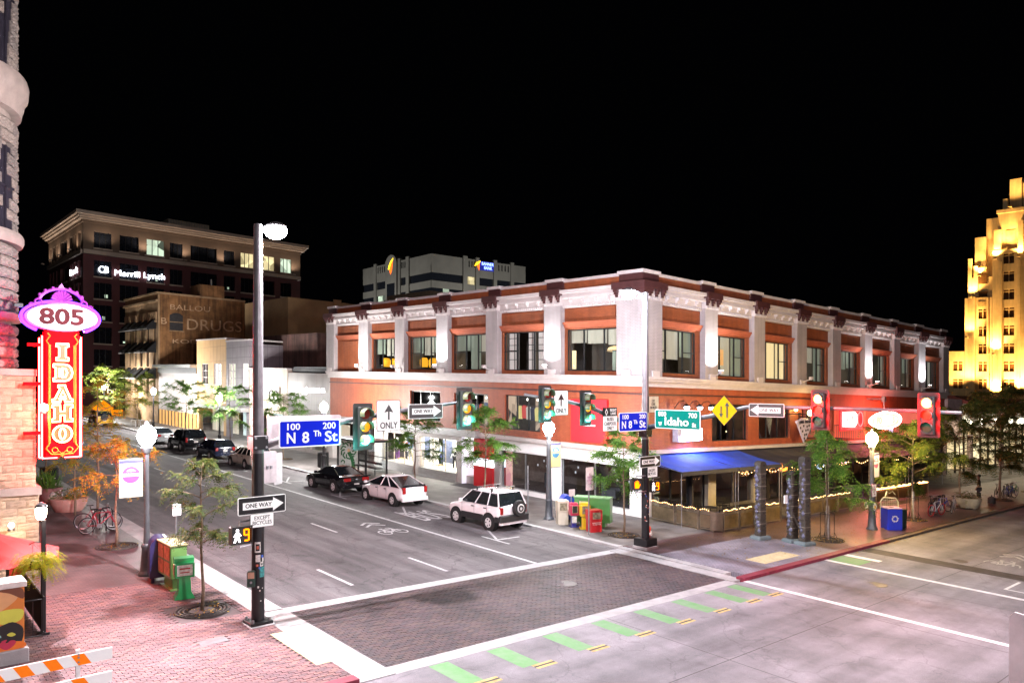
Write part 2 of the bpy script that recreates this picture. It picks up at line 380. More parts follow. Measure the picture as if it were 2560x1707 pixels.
part(B().box(1.5,8.05,14.42,24.5,SW-.3,SW-.018), 'mortar_bed', M('mortar', (.06,.045,.045), .9), pv, shear=True)
brickfield(1.5, 8.05, 14.42, 24.5, SW, [(7.66,8.3,15.4,17.9),(6.2,7.8,19.95,21.55),(6.05,6.75,18.0,18.45)], pav_o, pav_i, pv)
cw = sthing('brick_crossing', 15, 17)
part(B().box(8.95,22.6,14.6,19.6,RD-.3,RD-.014), 'mortar_bed', MATS['mortar'], cw, shear=True)
brickfield(8.96, 22.6, 14.6, 19.6, RD, [], cw_o, cw_i, cw)
part(B().box(8.95,22.6,14.14,14.6,RD-.3,RD+.002).box(8.95,23.2,19.6,20.05,RD-.3,RD+.002), 'concrete_band', M('band_concrete', (.33,.32,.325), .8, 0, .13, 2, .2, 40), cw, shear=True)
# tactile pads with domes
tact = M('tactile_yellow', (.55,.47,.27), .7, 0, .12, 4)
for k, (x0,x1,y0,y1) in enumerate(((7.68,8.04,15.4,17.9),(25.7,28.3,14.9,15.75))):
    t = thing('tactile_pad', ['pale yellow tactile pad in the brick pavement by the near crossing','cream tactile pad at the kerb across the street beside the dark totem posts'][k], 'tactile pad', (x0+x1)/2, (y0+y1)/2)
    z0 = SW if k else SW
    part(B().box(x0,x1,y0,y1,z0-.05,z0+.004), 'plate', tact, t, shear=True)
    dm = B(); x = x0+.05
    while x < x1:
        y = y0+.05
        while y < y1:
            if k == 0 or (x+y)*10 % 2 < 1.4: dm.cyl((x,y,z0),(x,y,z0+.012),.018,.012,6)
            y += .09
        x += .09
    part(dm, 'dome', tact, t, shear=True, kind='stuff')
# ------------------------------------------------------------------ painted markings (thin sheets 4 mm proud)
def sheet(b, x0, x1, y0, y1, z=RD+.004):
    return b.add([(x0,y0,z),(x1,y0,z),(x1,y1,z),(x0,y1,z)], [(0,1,2,3)])
mk = B()
sheet(mk, 18.62,18.78,20.06,140)
struct(mk, 'road_marking', roadw)
da = B()
for x in (11.75, 15.3):
    y = 20.9 if x > 15 else 21.1
    while y < 160: sheet(da, x-.06, x+.06, y, y+2.4); y += 7.9
struct(da, 'lane_dashes', roadw)
pm = B()
for y in (24.0, 30.9, 37.6, 44.5, 51.4, 58.2, 65.0):           # parking bay corners
    sheet(pm, 20.0,20.12,y-.9,y+.9); sheet(pm, 20.13,21.4,y-.06,y+.06)
    pm.add([(20.15,y+.1,RD+.004),(20.27,y+.1,RD+.004),(21.3,y+2.0,RD+.004),(21.18,y+2.0,RD+.004)], [(0,1,2,3)])
struct(pm, 'parking_bay_marking', roadw)
xw = B()
sheet(xw, 22.95,23.2,2.9,14.14); sheet(xw, 28.75,29.0,2.9,14.14); sheet(xw, 30.35,30.75,12.7,14.1); sheet(xw, 29.9,30.0,3.2,8.3); sheet(xw, 30.0,31.6,8.2,8.3)
struct(xw, 'crosswalk_lines', M('crosswalk_white', (.66,.65,.66), .7, 0, .12, 5))
gp = M('green_lane_paint', (.10,.255,.085), .75, 0, .3, 2.6, c2=(.16,.26,.15))
yp = M('worn_yellow_paint', (.52,.38,.14), .8, 0, .25, 6)
gb = B(); ye = B(); bk = B()
for x in (10.05, 11.75, 13.6, 15.45, 17.25, 19.05, 20.8, 22.1):
    w = .27; sheet(gb, x-w, x+w, 12.75, 14.08); sheet(ye, x-.02, x+.62, 12.5, 12.59); sheet(ye, x-.02, x+.62, 12.66, 12.745); sheet(bk, x-.02, x+.62, 12.592, 12.658)
sheet(gb, 29.02,30.2,12.9,14.1)
struct(gb, 'green_bike_lane_bars', gp); struct(ye, 'yellow_marking', yp); struct(bk, 'black_marking', M('black_marking_paint', (.03,.03,.03), .7))
# dark resurfaced trench, joints, manholes
struct(B().box(31.9,32.9,2.95,14.1,RD-.05,RD+.003), 'asphalt_patch', M('patch_asphalt', (.045,.035,.036), .8, 0, .3, 3))
jt = B()
for y in (10.18, 5.6): sheet(jt, 9, 60, y-.012, y+.012, RD+.002)
for x in (15.9, 22.4, 27.0, 36.5, 41.5): sheet(jt, x-.012, x+.012, 2.95, 14.1, RD+.003)
sheet(jt, 9.7,9.72,20.1,60, RD+.002)
struct(jt, 'joint_lines', M('joint_tar', (.05,.045,.045), .8))
for k, (x, y) in enumerate(((26.6,11.2),(33.5,10.9),(17.6,17.4))):
    t = thing('manhole_cover', ['iron manhole cover in the pale concrete road outside the crosswalk','manhole cover beside the dark resurfaced strip','small manhole cover in the brick crossing'][k], 'manhole', x, y, RD)
    q = B(); q.lathe([(.36,0),(.36,.006),(.33,.008),(.31,.004),(.02,.004)], n=20); part(q, 'lid', M('cast_iron', (.10,.085,.085), .6, .3), t)
# cyclist symbol and BUS lettering on 8th, bike mark on Idaho
def bikemark(name, x, y, s, rot):
    o = sthing(name, x, y); o.rotation_euler = (0.0224,0.0257,rot); q = B(); z = RD+.005
    def rg(cx, cy, R):
        pts = [(cx+R*cos(2*pi*i/20), cy+R*1.5*sin(2*pi*i/20)) for i in range(20)]; k = .78
        inn = [(cx+(a-cx)*k, cy+(b-cy)*k) for a,b in pts]
        for i in range(20):
            j = (i+1)%20; q.add([(*pts[i],z),(*pts[j],z),(*inn[j],z),(*inn[i],z)], [(0,1,2,3)])
    rg(-.42*s, 0, .3*s); rg(.42*s, 0, .3*s)
    def ln(a, c, w=.05):
        d = Vector((c[0]-a[0], c[1]-a[1])); n = Vector((-d.y, d.x)).normalized()*w*s
        q.add([(a[0]*s+n.x,a[1]*s+n.y,z),(c[0]*s+n.x,c[1]*s+n.y,z),(c[0]*s-n.x,c[1]*s-n.y,z),(a[0]*s-n.x,a[1]*s-n.y,z)], [(0,1,2,3)])
    for a, c in (((-.42,0),(-.15,.6)),((-.15,.6),(.3,.6)),((.3,.6),(0,0)),((0,0),(-.42,0)),((0,0),(-.22,.75)),((.3,.6),(.42,0)),((.3,.6),(.25,.85)),((-.3,.78),(-.12,.78)),((.1,.9),(.3,.85))): ln(a, c)
    for dy in (1.5, 2.0):
        ln((-.5,dy),(0,dy+.5),.07); ln((0,dy+.5),(.5,dy),.07)
    o2 = part(q, 'symbol', roadw, o); return o
bikemark('bike_lane_symbol', 17.4, 27.7, .95, 0)
bikemark('bike_lane_symbol', 17.4, 66, .95, 0)
bikemark('bike_lane_symbol', 34.4, 9.6, .9, -pi/2)
bl = sthing('bus_lane_lettering', 20.9, 30.0); text('BUS', 1.7, roadw, bl, (0,.2,RD+.006), (0.0224,0.0257,0), w=1.7, ext=.001)
ALLTEXT[-1][0].scale = (1,2.1,1)
# ------------------------------------------------------------------ the corner building
XB, YB = 29.5, 23.84
cbm_brick = BR('painted_red_brick', (.38,.085,.032), (.32,.068,.026), (.13,.028,.014), .21, .072, .007, .55, .5, dirt=.18)
cbm_brown = BR('red_brown_brick', (.28,.075,.022), (.235,.06,.019), (.15,.035,.018), .21, .072, .006, .6, .4, dirt=.2)
cbm_molding = M('terracotta_paint', (.36,.10,.05), .5, 0, .1, 3)
cbm_white = BR('white_painted_brick', (.39,.345,.345), (.36,.32,.32), (.25,.225,.225), .21, .072, .009, .6, .6, dirt=.12)
cbm_trim = M('cream_trim_paint', (.48,.43,.42), .5, 0, .07, 2)
cbm_maroon = M('maroon_paint', (.055,.018,.018), .45, 0, .15, 4)
cbm_store = M('white_storefront_panel', (.72,.70,.70), .4, 0, .05, 1)
cbm_frame = M('dark_window_frame', (.02,.021,.022), .35, .2)
cbm_bronze = M('slim_aluminium_mullion', (.42,.42,.43), .35, .7)
pane_m = GL('window_glass', (.82,.86,.86), .14)
pane_dark = GL('shop_glass_dark', (.75,.80,.84), .2)
room_dark = M('dim_room', (.055,.045,.04), .9)
blind_m = EM('cloth_blind_lit', (.56,.52,.42), .5); blind_w = EM('cloth_blind_warm', (.95,.74,.40), 1.0); blind_g = EM('cloth_blind_grey', (.34,.38,.30), .45)
screen_m = EM('paper_screen', (.64,.55,.53), .75)
cbt = thing('brick_building', 'two storey red brick corner building with white pilasters and uplit cornice', 'building', XB, YB)
def fbox(b, face, s0, s1, o0, o1, h0, h1):
    if face == 'L':
        if s0 <= 23.85: s0 = YB-max(o1, 0)                           # the return round the corner
        b.box(XB-o1, XB-o0, s0, s1, h0, h1)
    else:
        if s0 <= 29.51: s0 = XB-o0
        b.box(s0, s1, YB-o1, YB-o0, h0, h1)
    return b
def fpt(face, s, o, h): return (XB-o, s, h) if face == 'L' else (s, YB-o, h)
def holes_wall(b, face, s0, s1, h0, h1, holes, o0, o1):
    ss = sorted({s0, s1, *[x for q in holes for x in q[:2]]}); ss = [s for s in ss if s0 <= s <= s1]
    for a, c in zip(ss, ss[1:]):
        m = (a+c)/2; hs = [q for q in holes if q[0] < m < q[1]]; z = h0
        for q in sorted(hs, key=lambda q: q[2]):
            if q[2] > z: fbox(b, face, a, c, o0, o1, z, q[2])
            z = q[3]
        if z < h1: fbox(b, face, a, c, o0, o1, z, h1)
PIL = {'L': [(24.45,25.24),(29.3,30.6),(34.7,35.8),(39.8,41.05),(45.0,46.2),(50.0,51.4),(55.4,56.7)],
       'R': [(29.86,30.65),(34.4,35.57),(39.3,40.48),(44.27,45.5),(49.05,50.2),(53.9,55.1),(58.9,60.0),(63.56,64.95),(68.85,70.15)]}
END = {'L': 56.7, 'R': 70.15}
ST = {'L': 23.84, 'R': 29.5}
PIL['L'][0] = (23.84,25.24); PIL['R'][0] = (29.5,30.65)
up_win = []
wall = B(); brown = B(); mould = B(); trim = B(); pilb = []; dent = B(); maroonb = []
for face in 'LR':
    P = PIL[face]; s0, s1 = ST[face], END[face]
    holes = []
    for i in range(len(P)-1):
        a, c = P[i][1], P[i+1][0]
        if face == 'L' and i == 5:                                   # the bricked-up bay
            q = B(); fbox(q, face, a+.55, c-.55, 0, .06, 7.55, 9.55); part(q, 'blind_panel', cbm_brown, cbt, shear=True)
        else:
            w0, w1 = a+.28, c-.12
            if face == 'R': w0, w1 = a+.1, c-.3
            holes.append((w0, w1, 7.36, 9.64)); up_win.append((face, i, w0, w1))
        # hood moulding and sunk brick panel above each window
        for k, (o, z0, z1) in enumerate(((.10,9.72,9.82),(.15,9.82,9.92),(.22,9.92,10.03))): fbox(mould, face, a+.1, c-.05, .001, o, z0, z1)
        q = B(); fbox(q, face, a+.35, c-.35, .001, .05, 10.22, 10.72); part(q, 'brick_panel', cbm_brown, cbt, shear=True)
    holes_wall(brown, face, s0, s1, 7.15, 10.8, holes, -.3, 0)
    # cornice between the pilaster heads
    edges = [s0]+[x for p in P for x in p]+[s1]
    for i in range(len(P)-1):
        a, c = P[i][1], P[i+1][0]; q = B()
        fbox(q, face, a, c, -.3, .14, 10.82, 11.30); fbox(q, face, a, c, -.3, .40, 11.30, 11.40); fbox(q, face, a, c, -.3, .32, 11.40, 11.58); fbox(q, face, a-.0, c+.0, -.3, .52, 11.58, 11.76)
        part(q, 'cornice', cbm_trim, cbt, shear=True)
        n = 4
        for k in range(n):                                          # white consoles under the cornice
            s = a+(c-a)*(k+.7)/(n+.4); q = B()
            fbox(q, face, s-.07, s+.07, .14, .36, 11.16, 11.30); fbox(q, face, s-.06, s+.06, .14, .24, 11.04, 11.16)
            part(q, 'console', cbm_trim, cbt, shear=True)
        s = a+.05
        while s < c-.08: fbox(dent, face, s, s+.08, .14, .21, 10.86, 10.96); s += .17
        q = B(); fbox(q, face, a, c, -.3, .02, 11.76, 12.24); part(q, 'parapet_wall', cbm_brown, cbt, shear=True)
        q = B(); fbox(q, face, a, c, -.36, .10, 12.24, 12.40); part(q, 'coping', cbm_trim, cbt, shear=True)
    for i, (a, c) in enumerate(P):
        q = B(); corner = i == 0
        a2 = a
        fbox(q, face, a2, c, -.3 if not corner else -.3, .35, 7.13, 10.96)
        part(q, 'pilaster', cbm_white, cbt, shear=True)
        q = B(); fbox(q, face, a2, c, -.3, .38, 10.96, 11.5)
        s = a2+.02
        while s < c-.06: fbox(q, face, s, s+.09, .38, .44, 10.99, 11.10); s += .18
        part(q, 'pilaster_head', cbm_trim, cbt, shear=True)
        q = B(); fbox(q, face, a2-.12 if not corner else a2, c+.12, -.3, .62, 11.5, 11.84); part(q, 'pilaster_cap', cbm_maroon, cbt, shear=True)
        for k in range(3):
            s = a2+.08+(c-a2-.16)*k/2; q = B()
            fbox(q, face, s-.10, s+.10, .38, .60, 11.36, 11.5); fbox(q, face, s-.085, s+.085, .38, .54, 11.24, 11.36); fbox(q, face, s-.065, s+.065, .38, .47, 11.12, 11.24)
            part(q, 'bracket', cbm_maroon, cbt, shear=True)
        q = B(); fbox(q, face, a2, c, -.3, .14, 11.84, 12.3); part(q, 'parapet_block', cbm_maroon, cbt, shear=True)
        q = B(); fbox(q, face, a2-.05 if not corner else a2-.0, c+.05, -.36, .24, 12.3, 12.47); part(q, 'coping', cbm_trim, cbt, shear=True)
        q = B(); fbox(q, face, (a2+c)/2-.27, (a2+c)/2+.27, .35, .43, 7.13, 7.42); part(q, 'pilaster_block', cbm_trim, cbt, shear=True)
    # belt course, mid storey, trim
    q = B()
    fbox(q, face, s0, s1, -.3, .22, 6.62, 6.88); fbox(q, face, s0, s1+.0, -.3, .38, 6.88, 7.0); fbox(q, face, s0, s1, -.3, .46, 7.0, 7.13)
    part(q, 'belt_course', cbm_trim, cbt, shear=True)
part(brown, 'upper_wall', cbm_brown, cbt, shear=True); part(mould, 'window_hood', cbm_molding, cbt, shear=True)
part(dent, 'dentils', cbm_trim, cbt, shear=True, kind='stuff')
MIDL = [(26.06,28.68,3.56,5.86,'red'),(31.3,34.41,3.82,5.88,'shop'),(36.0,39.55,3.85,5.86,'shop'),(41.1,44.75,3.85,5.86,'plain')]
MIDR = [(35.54,39.15,3.74,5.80,'blue'),(40.37,43.98,3.77,5.70,'dark'),(45.5,48.9,3.67,5.66,'dark')]
midw = B()
holes_wall(midw, 'L', 23.84, 56.7, 3.42, 6.62, [m[:4] for m in MIDL[1:]], -.3, 0)
holes_wall(midw, 'R', 29.5, 70.15, 3.42, 6.62, [m[:4] for m in MIDR]+[(49.9,65.0,3.5,5.7)], -.3, 0)
part(midw, 'brick_wall', cbm_brick, cbt, shear=True)
q = B(); fbox(q, 'L', 23.84, 56.7, .001, .07, 6.2, 6.28); fbox(q, 'R', 29.5, 49.5, .001, .07, 6.2, 6.28); part(q, 'string_course', cbm_maroon, cbt, shear=True)
q = B(); fbox(q, 'L', 23.84, 57, -.2, .25, 3.2, 3.42); fbox(q, 'L', 23.84, 38.4, -.2, .12, 3.1, 3.2); part(q, 'trim_band', cbm_trim, cbt, shear=True)
q = B(); fbox(q, 'R', 29.5, 70.15, -.2, .25, 3.24, 3.42); part(q, 'trim_band', cbm_trim, cbt, shear=True)
# roof, floors and rear
q = B().box(29.9,69.9,24.2,56.4,11.75,11.9); part(q, 'roof', M('roofing_felt', (.05,.05,.05), .9), cbt, shear=True)
q = B().box(29.85,69.8,24.2,56.35,3.3,3.45).box(29.85,69.8,24.2,56.35,6.75,7.05); part(q, 'floor_slab', room_dark, cbt, shear=True)
q = B().box(69.85,70.15,24.2,56.7,0,12.2).box(33,69.8,56.4,56.7,0,12.2).box(34.5,34.7,28.5,56.3,0,11.7).box(34.7,69.7,28.3,28.5,0,11.7); part(q, 'rear_wall', M('rear_plaster', (.16,.13,.12), .9), cbt, shear=True)
# windows: frame, panes, blinds
def window(face, w0, w1, h0, h1, cols, transom=None, name='window', blinds=None, fm=cbm_frame, inset=.12, parent=cbt, fw=.06, pm=pane_m):
    f = B(); o0, o1 = -inset-.08, -inset
    fbox(f, face, w0, w1, o0, o1, h0, h0+fw); fbox(f, face, w0, w1, o0, o1, h1-fw, h1)
    cuts = [w0]+[w0+(w1-w0)*c for c in cols]+[w1]
    for i, s in enumerate(cuts):
        d = fw if 0 < i < len(cuts)-1 else fw
        a = s if i == 0 else (s-fw if i == len(cuts)-1 else s-fw*.6)
        fbox(f, face, a, a+fw*1.2 if 0 < i < len(cuts)-1 else a+fw, o0, o1, h0+fw, h1-fw)
    if transom:
        for i, (a, c) in enumerate(zip(cuts, cuts[1:])):
            if transom[i]: z = h0+(h1-h0)*transom[i]; fbox(f, face, a+fw, c-fw, o0+.01, o1-.005, z-.025, z+.025)
    wo = part(f, name, fm, parent, shear=True)
    for a, c in zip(cuts, cuts[1:]):
        g = B(); oo = -inset-.04
        g.add([fpt(face,a+fw*.6,oo,h0+fw), fpt(face,c-fw*.6,oo,h0+fw), fpt(face,c-fw*.6,oo,h1-fw), fpt(face,a+fw*.6,oo,h1-fw)], [(0,1,2,3)])
        part(g, 'pane', pm, wo, shear=True)
    for bl in (blinds or []):
        a, c, z0, z1, m = bl; g = B()
        s0, s1 = w0+(w1-w0)*a, w0+(w1-w0)*c
        if m is None: continue
        n = max(4, int((s1-s0)/.16)); pts = []
        for k in range(n+1):
            s = s0+(s1-s0)*k/n; o = -.42-(.02 if k%2 else 0); pts.append((s,o))
        zz0, zz1 = h0+(h1-h0)*z0, h0+(h1-h0)*z1
        vs = [fpt(face,s,o,zz0) for s,o in pts]+[fpt(face,s,o,zz1) for s,o in pts]
        g.add(vs, [(k,k+1,n+2+k,n+1+k) for k in range(n)]); part(g, 'blind', m, wo, shear=True)
    return wo
lampshade = EM('amber_lampshade', (1,.46,.03), 1.1); bulbm = EM('warm_bulb', (1,.75,.4), 5); upper_room = EMV('upper_room', (.030,.022,.016), (.10,.07,.045), .9, .9)
for face, i, w0, w1 in up_win:
    if face == 'L':
        if i == 0: bl = [(0,.26,.62,1,blind_m),(.28,.66,.66,1,blind_m),(.68,1,.68,1,blind_m),(0,.18,.0,.48,blind_g),(.9,.985,.05,.5,blind_w)]; co = (.27,.67); tr = (.48,0,0)
        elif i == 1: bl = [(.03,.27,0,1,screen_m),(.33,.5,0,1,screen_m),(.72,.97,0,1,screen_m)]; co = (.29,.69); tr = (.5,0,.5)
        elif i == 2: bl = [(0,.3,.5,1,blind_m),(.32,.6,.0,1,blind_g),(.62,1,.55,1,blind_g)]; co = (.3,.64); tr = (.5,0,.5)
        elif i == 3: bl = [(0,.28,.5,1,blind_g),(.3,.62,.44,1,blind_m),(.66,1,.5,1,blind_g)]; co = (.29,.64); tr = (.5,0,.5)
        else: bl = [(0,.28,.5,1,blind_m),(.32,.6,.44,1,blind_m),(.66,1,.5,1,blind_g)]; co = (.3,.64); tr = (.5,0,0)
    else:
        co = (.24,.68); tr = (.5,0,.5)
        bl = {0: [(0,.22,.35,1,blind_g),(.26,.66,.33,1,blind_m),(.70,1,.4,1,blind_g)], 1: [(0,.22,.0,1,blind_g),(.27,.66,0,1,blind_m),(.7,1,.0,1,blind_g)],
              2: [(0,.22,0,1,blind_w),(.26,.66,0,1,blind_w),(.7,1,0,1,blind_w)], 3: [(0,.22,.3,1,blind_w),(.26,.66,.55,1,blind_m),(.7,1,0,1,blind_g)],
              4: [(.26,.66,.45,1,blind_g),(.7,1,.5,1,blind_g)], 5: [(.0,.22,.0,1,blind_m),(.3,.5,.0,1,blind_m),(.8,1,.1,1,blind_g)], 6: [(.1,.5,.3,1,blind_g),(.7,1,.5,1,blind_g)], 7: [(.1,.6,.2,1,blind_g),(.7,.95,.0,1,blind_m)]}[i]
    wo = window(face, w0, w1, 7.36, 9.64, co, tr, blinds=bl)
    g = B(); fbox(g, face, w0-.1, w1+.1, -2.3, -2.2, 7.1, 9.9); part(g, 'room_wall', upper_room, wo, shear=True)
    if face == 'L' and i == 1:                                       # lattice bars of the paper screens
        g = B()
        for (a, c) in ((.03,.27),(.33,.5),(.72,.97)):
            s0, s1 = w0+(w1-w0)*a, w0+(w1-w0)*c
            for z in (.28,.52,.66,.84): fbox(g, face, s0, s1, -.40, -.37, 7.36+2.28*z, 7.36+2.28*z+.035)
            for s in (s0, s0+(s1-s0)*.4, s1-.04): fbox(g, face, s, s+.035, -.405, -.372, 7.42, 9.6)
        part(g, 'lattice', cbm_frame, wo, shear=True)
    if face == 'L' and i in (2,3,4):
        for k, (s, z, r) in enumerate([(.45,.2,.38),(.8,.22,.3)] if i != 2 else [(.08,.2,.18)]):
            g = B(); p = fpt(face, w0+(w1-w0)*s, -.8, 7.36+2.28*z); g.lathe([(r*.9,-.3),(r,-.1),(r,.2),(r*.7,.36)], p, 14); part(g, 'lampshade', lampshade, wo, shear=True)
    g = B(); p = fpt(face, w0+(w1-w0)*(.2+.13*((i*7)%5)), -1.2, 7.36+.5); g.ball(p, .06); part(g, 'room_bulb', bulbm, wo, shear=True)
    if face == 'R' and i == 1:
        g = B(); fbox(g, face, w0+.9, w0+1.5, -.36, -.34, 8.0, 8.9); part(g, 'paper_notice', EM('orange_paper', (1,.55,.22), .55), wo, shear=True)
    if face == 'L' and i == 0:
        g = B(); p = fpt(face, w0+(w1-w0)*.42, -1.6, 8.5); g.lathe([(.05,.3),(.3,.22),(.42,.05),(.42,0)], p, 14); part(g, 'pendant_lamp', EM('pendant_glow', (1,.7,.35), 1.6), wo, shear=True)
shop_room = EMV('clothes_display', (.02,.02,.03), (.85,.6,.42), 1.1, 3.2, (1,1,.5))
for (a, c, z0, z1, k) in MIDL[1:]:
    wo = window('L', a, c, z0, z1, (.36,.68), name='shop_window', pm=pane_dark)
    if k == 'shop':
        for j in range(7):                                          # garments on a rail
            s = a+.4+(c-a-.8)*j/6; g = B(); col = random.choice([(.05,.05,.07),(.5,.08,.07),(.45,.4,.34),(.09,.1,.16),(.6,.5,.2)])
            h = z0+1.35+random.uniform(-.1,.1); q0 = fpt('L', s, -.9, h)
            g.prism([(-.16,-.75),(.16,-.75),(.2,-.05),(.05,.05),(-.05,.05),(-.2,-.05)], -.05, .05, 'x') ; g.v = [(x+q0[0],y+q0[1],z+q0[2]) for x,y,z in g.v]
            part(g, 'garment', EM('garment_%d_%d' % (int(col[0]*100), int(col[1]*100)), col, 1.3), wo, shear=True)
        g = B(); g.cyl(fpt('L',a+.2,-.9,z0+1.45), fpt('L',c-.2,-.9,z0+1.45), .02); part(g, 'rail', steel, wo, shear=True)
        g = B(); fbox(g, 'L', a+.05, c-.05, -2.6, -2.5, z0-.2, z1); part(g, 'backdrop', shop_room, wo, shear=True)
        g = B()
        for s in (.2,.5,.8): g.ball(fpt('L', a+(c-a)*s, -1.3, z1-.25), .07)
        part(g, 'track_light', EM('track_spot', (1,.9,.75), 9), wo, shear=True)
night_room = EMV('bar_interior', (.002,.002,.004), (.10,.03,.02), .5, 2.2)
for (a, c, z0, z1, k) in MIDR:
    wo = window('R', a, c, z0, z1, (.3,.66), name='bar_window', pm=pane_dark)
    g = B(); fbox(g, 'R', a, c, -2.2, -2.1, z0-.2, z1); part(g, 'backdrop', night_room, wo, shear=True)
    g = B()
    for j in range(6): g.ball(fpt('R', a+random.uniform(.3,c-a-.3), -1.2, z0+random.uniform(.2,1.6)), .035)
    part(g, 'room_bulb', bulbm, wo, shear=True)
    if k == 'dark':
        g = B(); q0 = fpt('R', a+2.0, -.5, z0+.2)
        g.prism([(-.5,1.35),(.5,1.5),(.1,0)], -.02, .02, 'y'); g.v = [(x+q0[0],y+q0[1],z+q0[2]) for x,y,z in g.v]; part(g, 'poster', M('grey_pizza_poster', (.35,.34,.33), .7, 0, .3, 9), wo, shear=True)
# ground storey along 8th
ground_room = M('dark_shop_room', (.03,.032,.04), .6)
q = B()
fbox(q,'L',23.84,24.64,-.3,.02,0,3.1); fbox(q,'L',29.67,30.41,-.3,.02,0,3.1); fbox(q,'L',24.64,29.67,-.3,.02,2.5,3.1); fbox(q,'L',30.41,34.82,-.3,.02,2.5,3.1)
fbox(q,'L',24.64,29.67,-.3,.04,0,.3); fbox(q,'L',30.41,34.82,-.3,.04,0,.3); fbox(q,'R',29.5,30.2,-.3,.02,0,3.1)
part(q, 'storefront_wall', cbm_store, cbt, shear=True)
q = B(); fbox(q,'L',34.82,35.35,-.3,.06,0,3.1); part(q, 'grey_pier', M('taupe_panel', (.38,.35,.34), .5, 0, .06, 2), cbt, shear=True)
for a, c, cu in ((24.64,29.67,.5),(30.41,34.82,.52)):
    window('L', a, c, .3, 2.5, (cu,), name='shop_window', fm=cbm_bronze, fw=.045, pm=pane_dark)
# things in the dark showroom: armchairs, hanging tags
for k, (x, y) in enumerate(((30.7,24.4),(31.5,27.6),(31.2,32.0))):
    t = thing('armchair', ['pale green armchair in the corner showroom window beside the signal pole','dark armchair in the middle of the showroom window','dark chair behind the glass next to the grey pier'][k], 'armchair', x, y, .3, random.uniform(-.4,.9), group='showroom chairs')
    m = M('mint_upholstery', (.40,.47,.40), .8) if k == 0 else M('charcoal_upholstery', (.05,.05,.06), .8)
    q = B(); q.bbox(-.38,.38,-.38,.38,.18,.45,.04); part(q, 'seat', m, t); q = B(); q.bbox(-.42,.42,.3,.48,.2,1.0,.04); part(q, 'backrest', m, t)
    for s in (-1,1): q = B(); q.bbox(s*.4-.08,s*.4+.08,-.38,.34,.15,.62,.03); part(q, 'armrest', m, t)
    for s in (-1,1):
        for u in (-1,1): q = B(); q.cyl((s*.33,u*.3,0),(s*.33,u*.3,.18),.02); part(q, 'leg', black, t)
q = B(); fbox(q,'L',24,34.8,-5,-.31,.0,.28); part(q, 'shop_floor', M('shop_floorboards', (.08,.07,.08), .25), cbt, shear=True)
tags = B()
for j in range(16): p = fpt('L', random.uniform(25,34.3), -random.uniform(.6,2.5), random.uniform(.5,2.2)); tags.box(p[0],p[0]+.02,p[1]-.05,p[1]+.05,p[2],p[2]+.12)
part(tags, 'price_tags', EM('white_tag', (.9,.92,1), .6), cbt, shear=True, kind='stuff')
# ------------------------------------------------------------------ corner building: storefront portal, entry, restaurant front
grey_panel = M('taupe_stone_panel', (.42,.385,.37), .45, 0, .08, 2)
silver = M('brushed_fascia', (.55,.54,.54), .3, .7, .1, 2, stretch=(1,1,8))
disp_back = EMV('display_backdrop', (1,.93,.8), (.75,.62,.5), 3.0, .9, (1,1,.4))
disp_floor = EM('display_floor_lit', (1,.88,.66), 1.3)
P0, P1 = 38.4, 56.6
q = B(); q.box(29.25,29.75,P0,P0+.55,0,3.05).box(29.25,29.75,43.3,44.0,0,3.05).box(29.25,29.75,48.1,49.2,0,3.05).box(29.25,29.75,55.8,P1,0,3.05).box(29.25,29.75,P0+.55,43.3,2.75,3.05).box(29.25,29.75,44.0,48.1,2.75,3.05)
part(q, 'portal_surround', grey_panel, cbt, shear=True)
q = B(); q.box(29.2,29.75,38.95,43.3,0,.62).box(29.2,29.75,44.0,48.1,0,.62); part(q, 'silver_sill', silver, cbt, shear=True)
q = B(); q.box(29.1,29.8,P0-1.6,P1,3.05,3.5); part(q, 'silver_fascia', silver, cbt, shear=True)
q = B(); q.box(29.26,30.9,P0-.05,P0-.001,0,3.05); part(q, 'white_return_wall', EM('lit_white_panel', (.9,.88,1), .6), cbt, shear=True)
def display(y0, y1, x0=29.45, depth=1.9):
    f = B(); n = 3 if y1-y0 > 3 else 2
    for i in range(n+1):
        y = y0+(y1-y0)*i/n; f.box(x0-.04,x0+.02,y-.025,y+.025,.62,2.75)
    w = part(f, 'display_window', M('champagne_mullion', (.6,.52,.42), .35, .6), cbt, shear=True)
    for i in range(n):
        a, c = y0+(y1-y0)*i/n+.03, y0+(y1-y0)*(i+1)/n-.03
        g = B(); g.quad((x0,a,.62),(x0,c,.62),(x0,c,2.75),(x0,a,2.75)); part(g, 'pane', pane_m, w, shear=True)
    g = B(); g.box(x0+depth,x0+depth+.1,y0,y1,.5,2.9); part(g, 'backdrop', disp_back, w, shear=True)
    g = B(); g.box(x0+.1,x0+depth,y0,y1,.5,.62); part(g, 'display_floor', disp_floor, w, shear=True)
    g = B(); g.box(x0+.1,x0+depth,y0,y1,2.9,2.95); part(g, 'light_ceiling', EM('display_ceiling_light', (1,.94,.84), 26, True), w, shear=True)
    g = B(); g.box(x0+depth-.35,x0+depth-.3,y0+.5,y0+1.5,1.0,2.6).box(x0+depth-.4,x0+depth-.35,y1-1.6,y1-.5,.9,2.5); part(g, 'display_panel', M('display_dark_panel', (.10,.12,.2), .5), w, shear=True)
    return w
SKIN = M('mannequin_white', (.75,.72,.68), .4, 0, .03)
CLOTH = [M('cloth_navy', (.03,.04,.12), .8), M('cloth_red', (.42,.04,.05), .8), M('cloth_cream', (.6,.54,.4), .8), M('cloth_sky', (.25,.36,.6), .8), M('cloth_plum', (.16,.05,.2), .8), M('cloth_black', (.02,.02,.025), .8), M('cloth_orange', (.6,.22,.06), .8)]
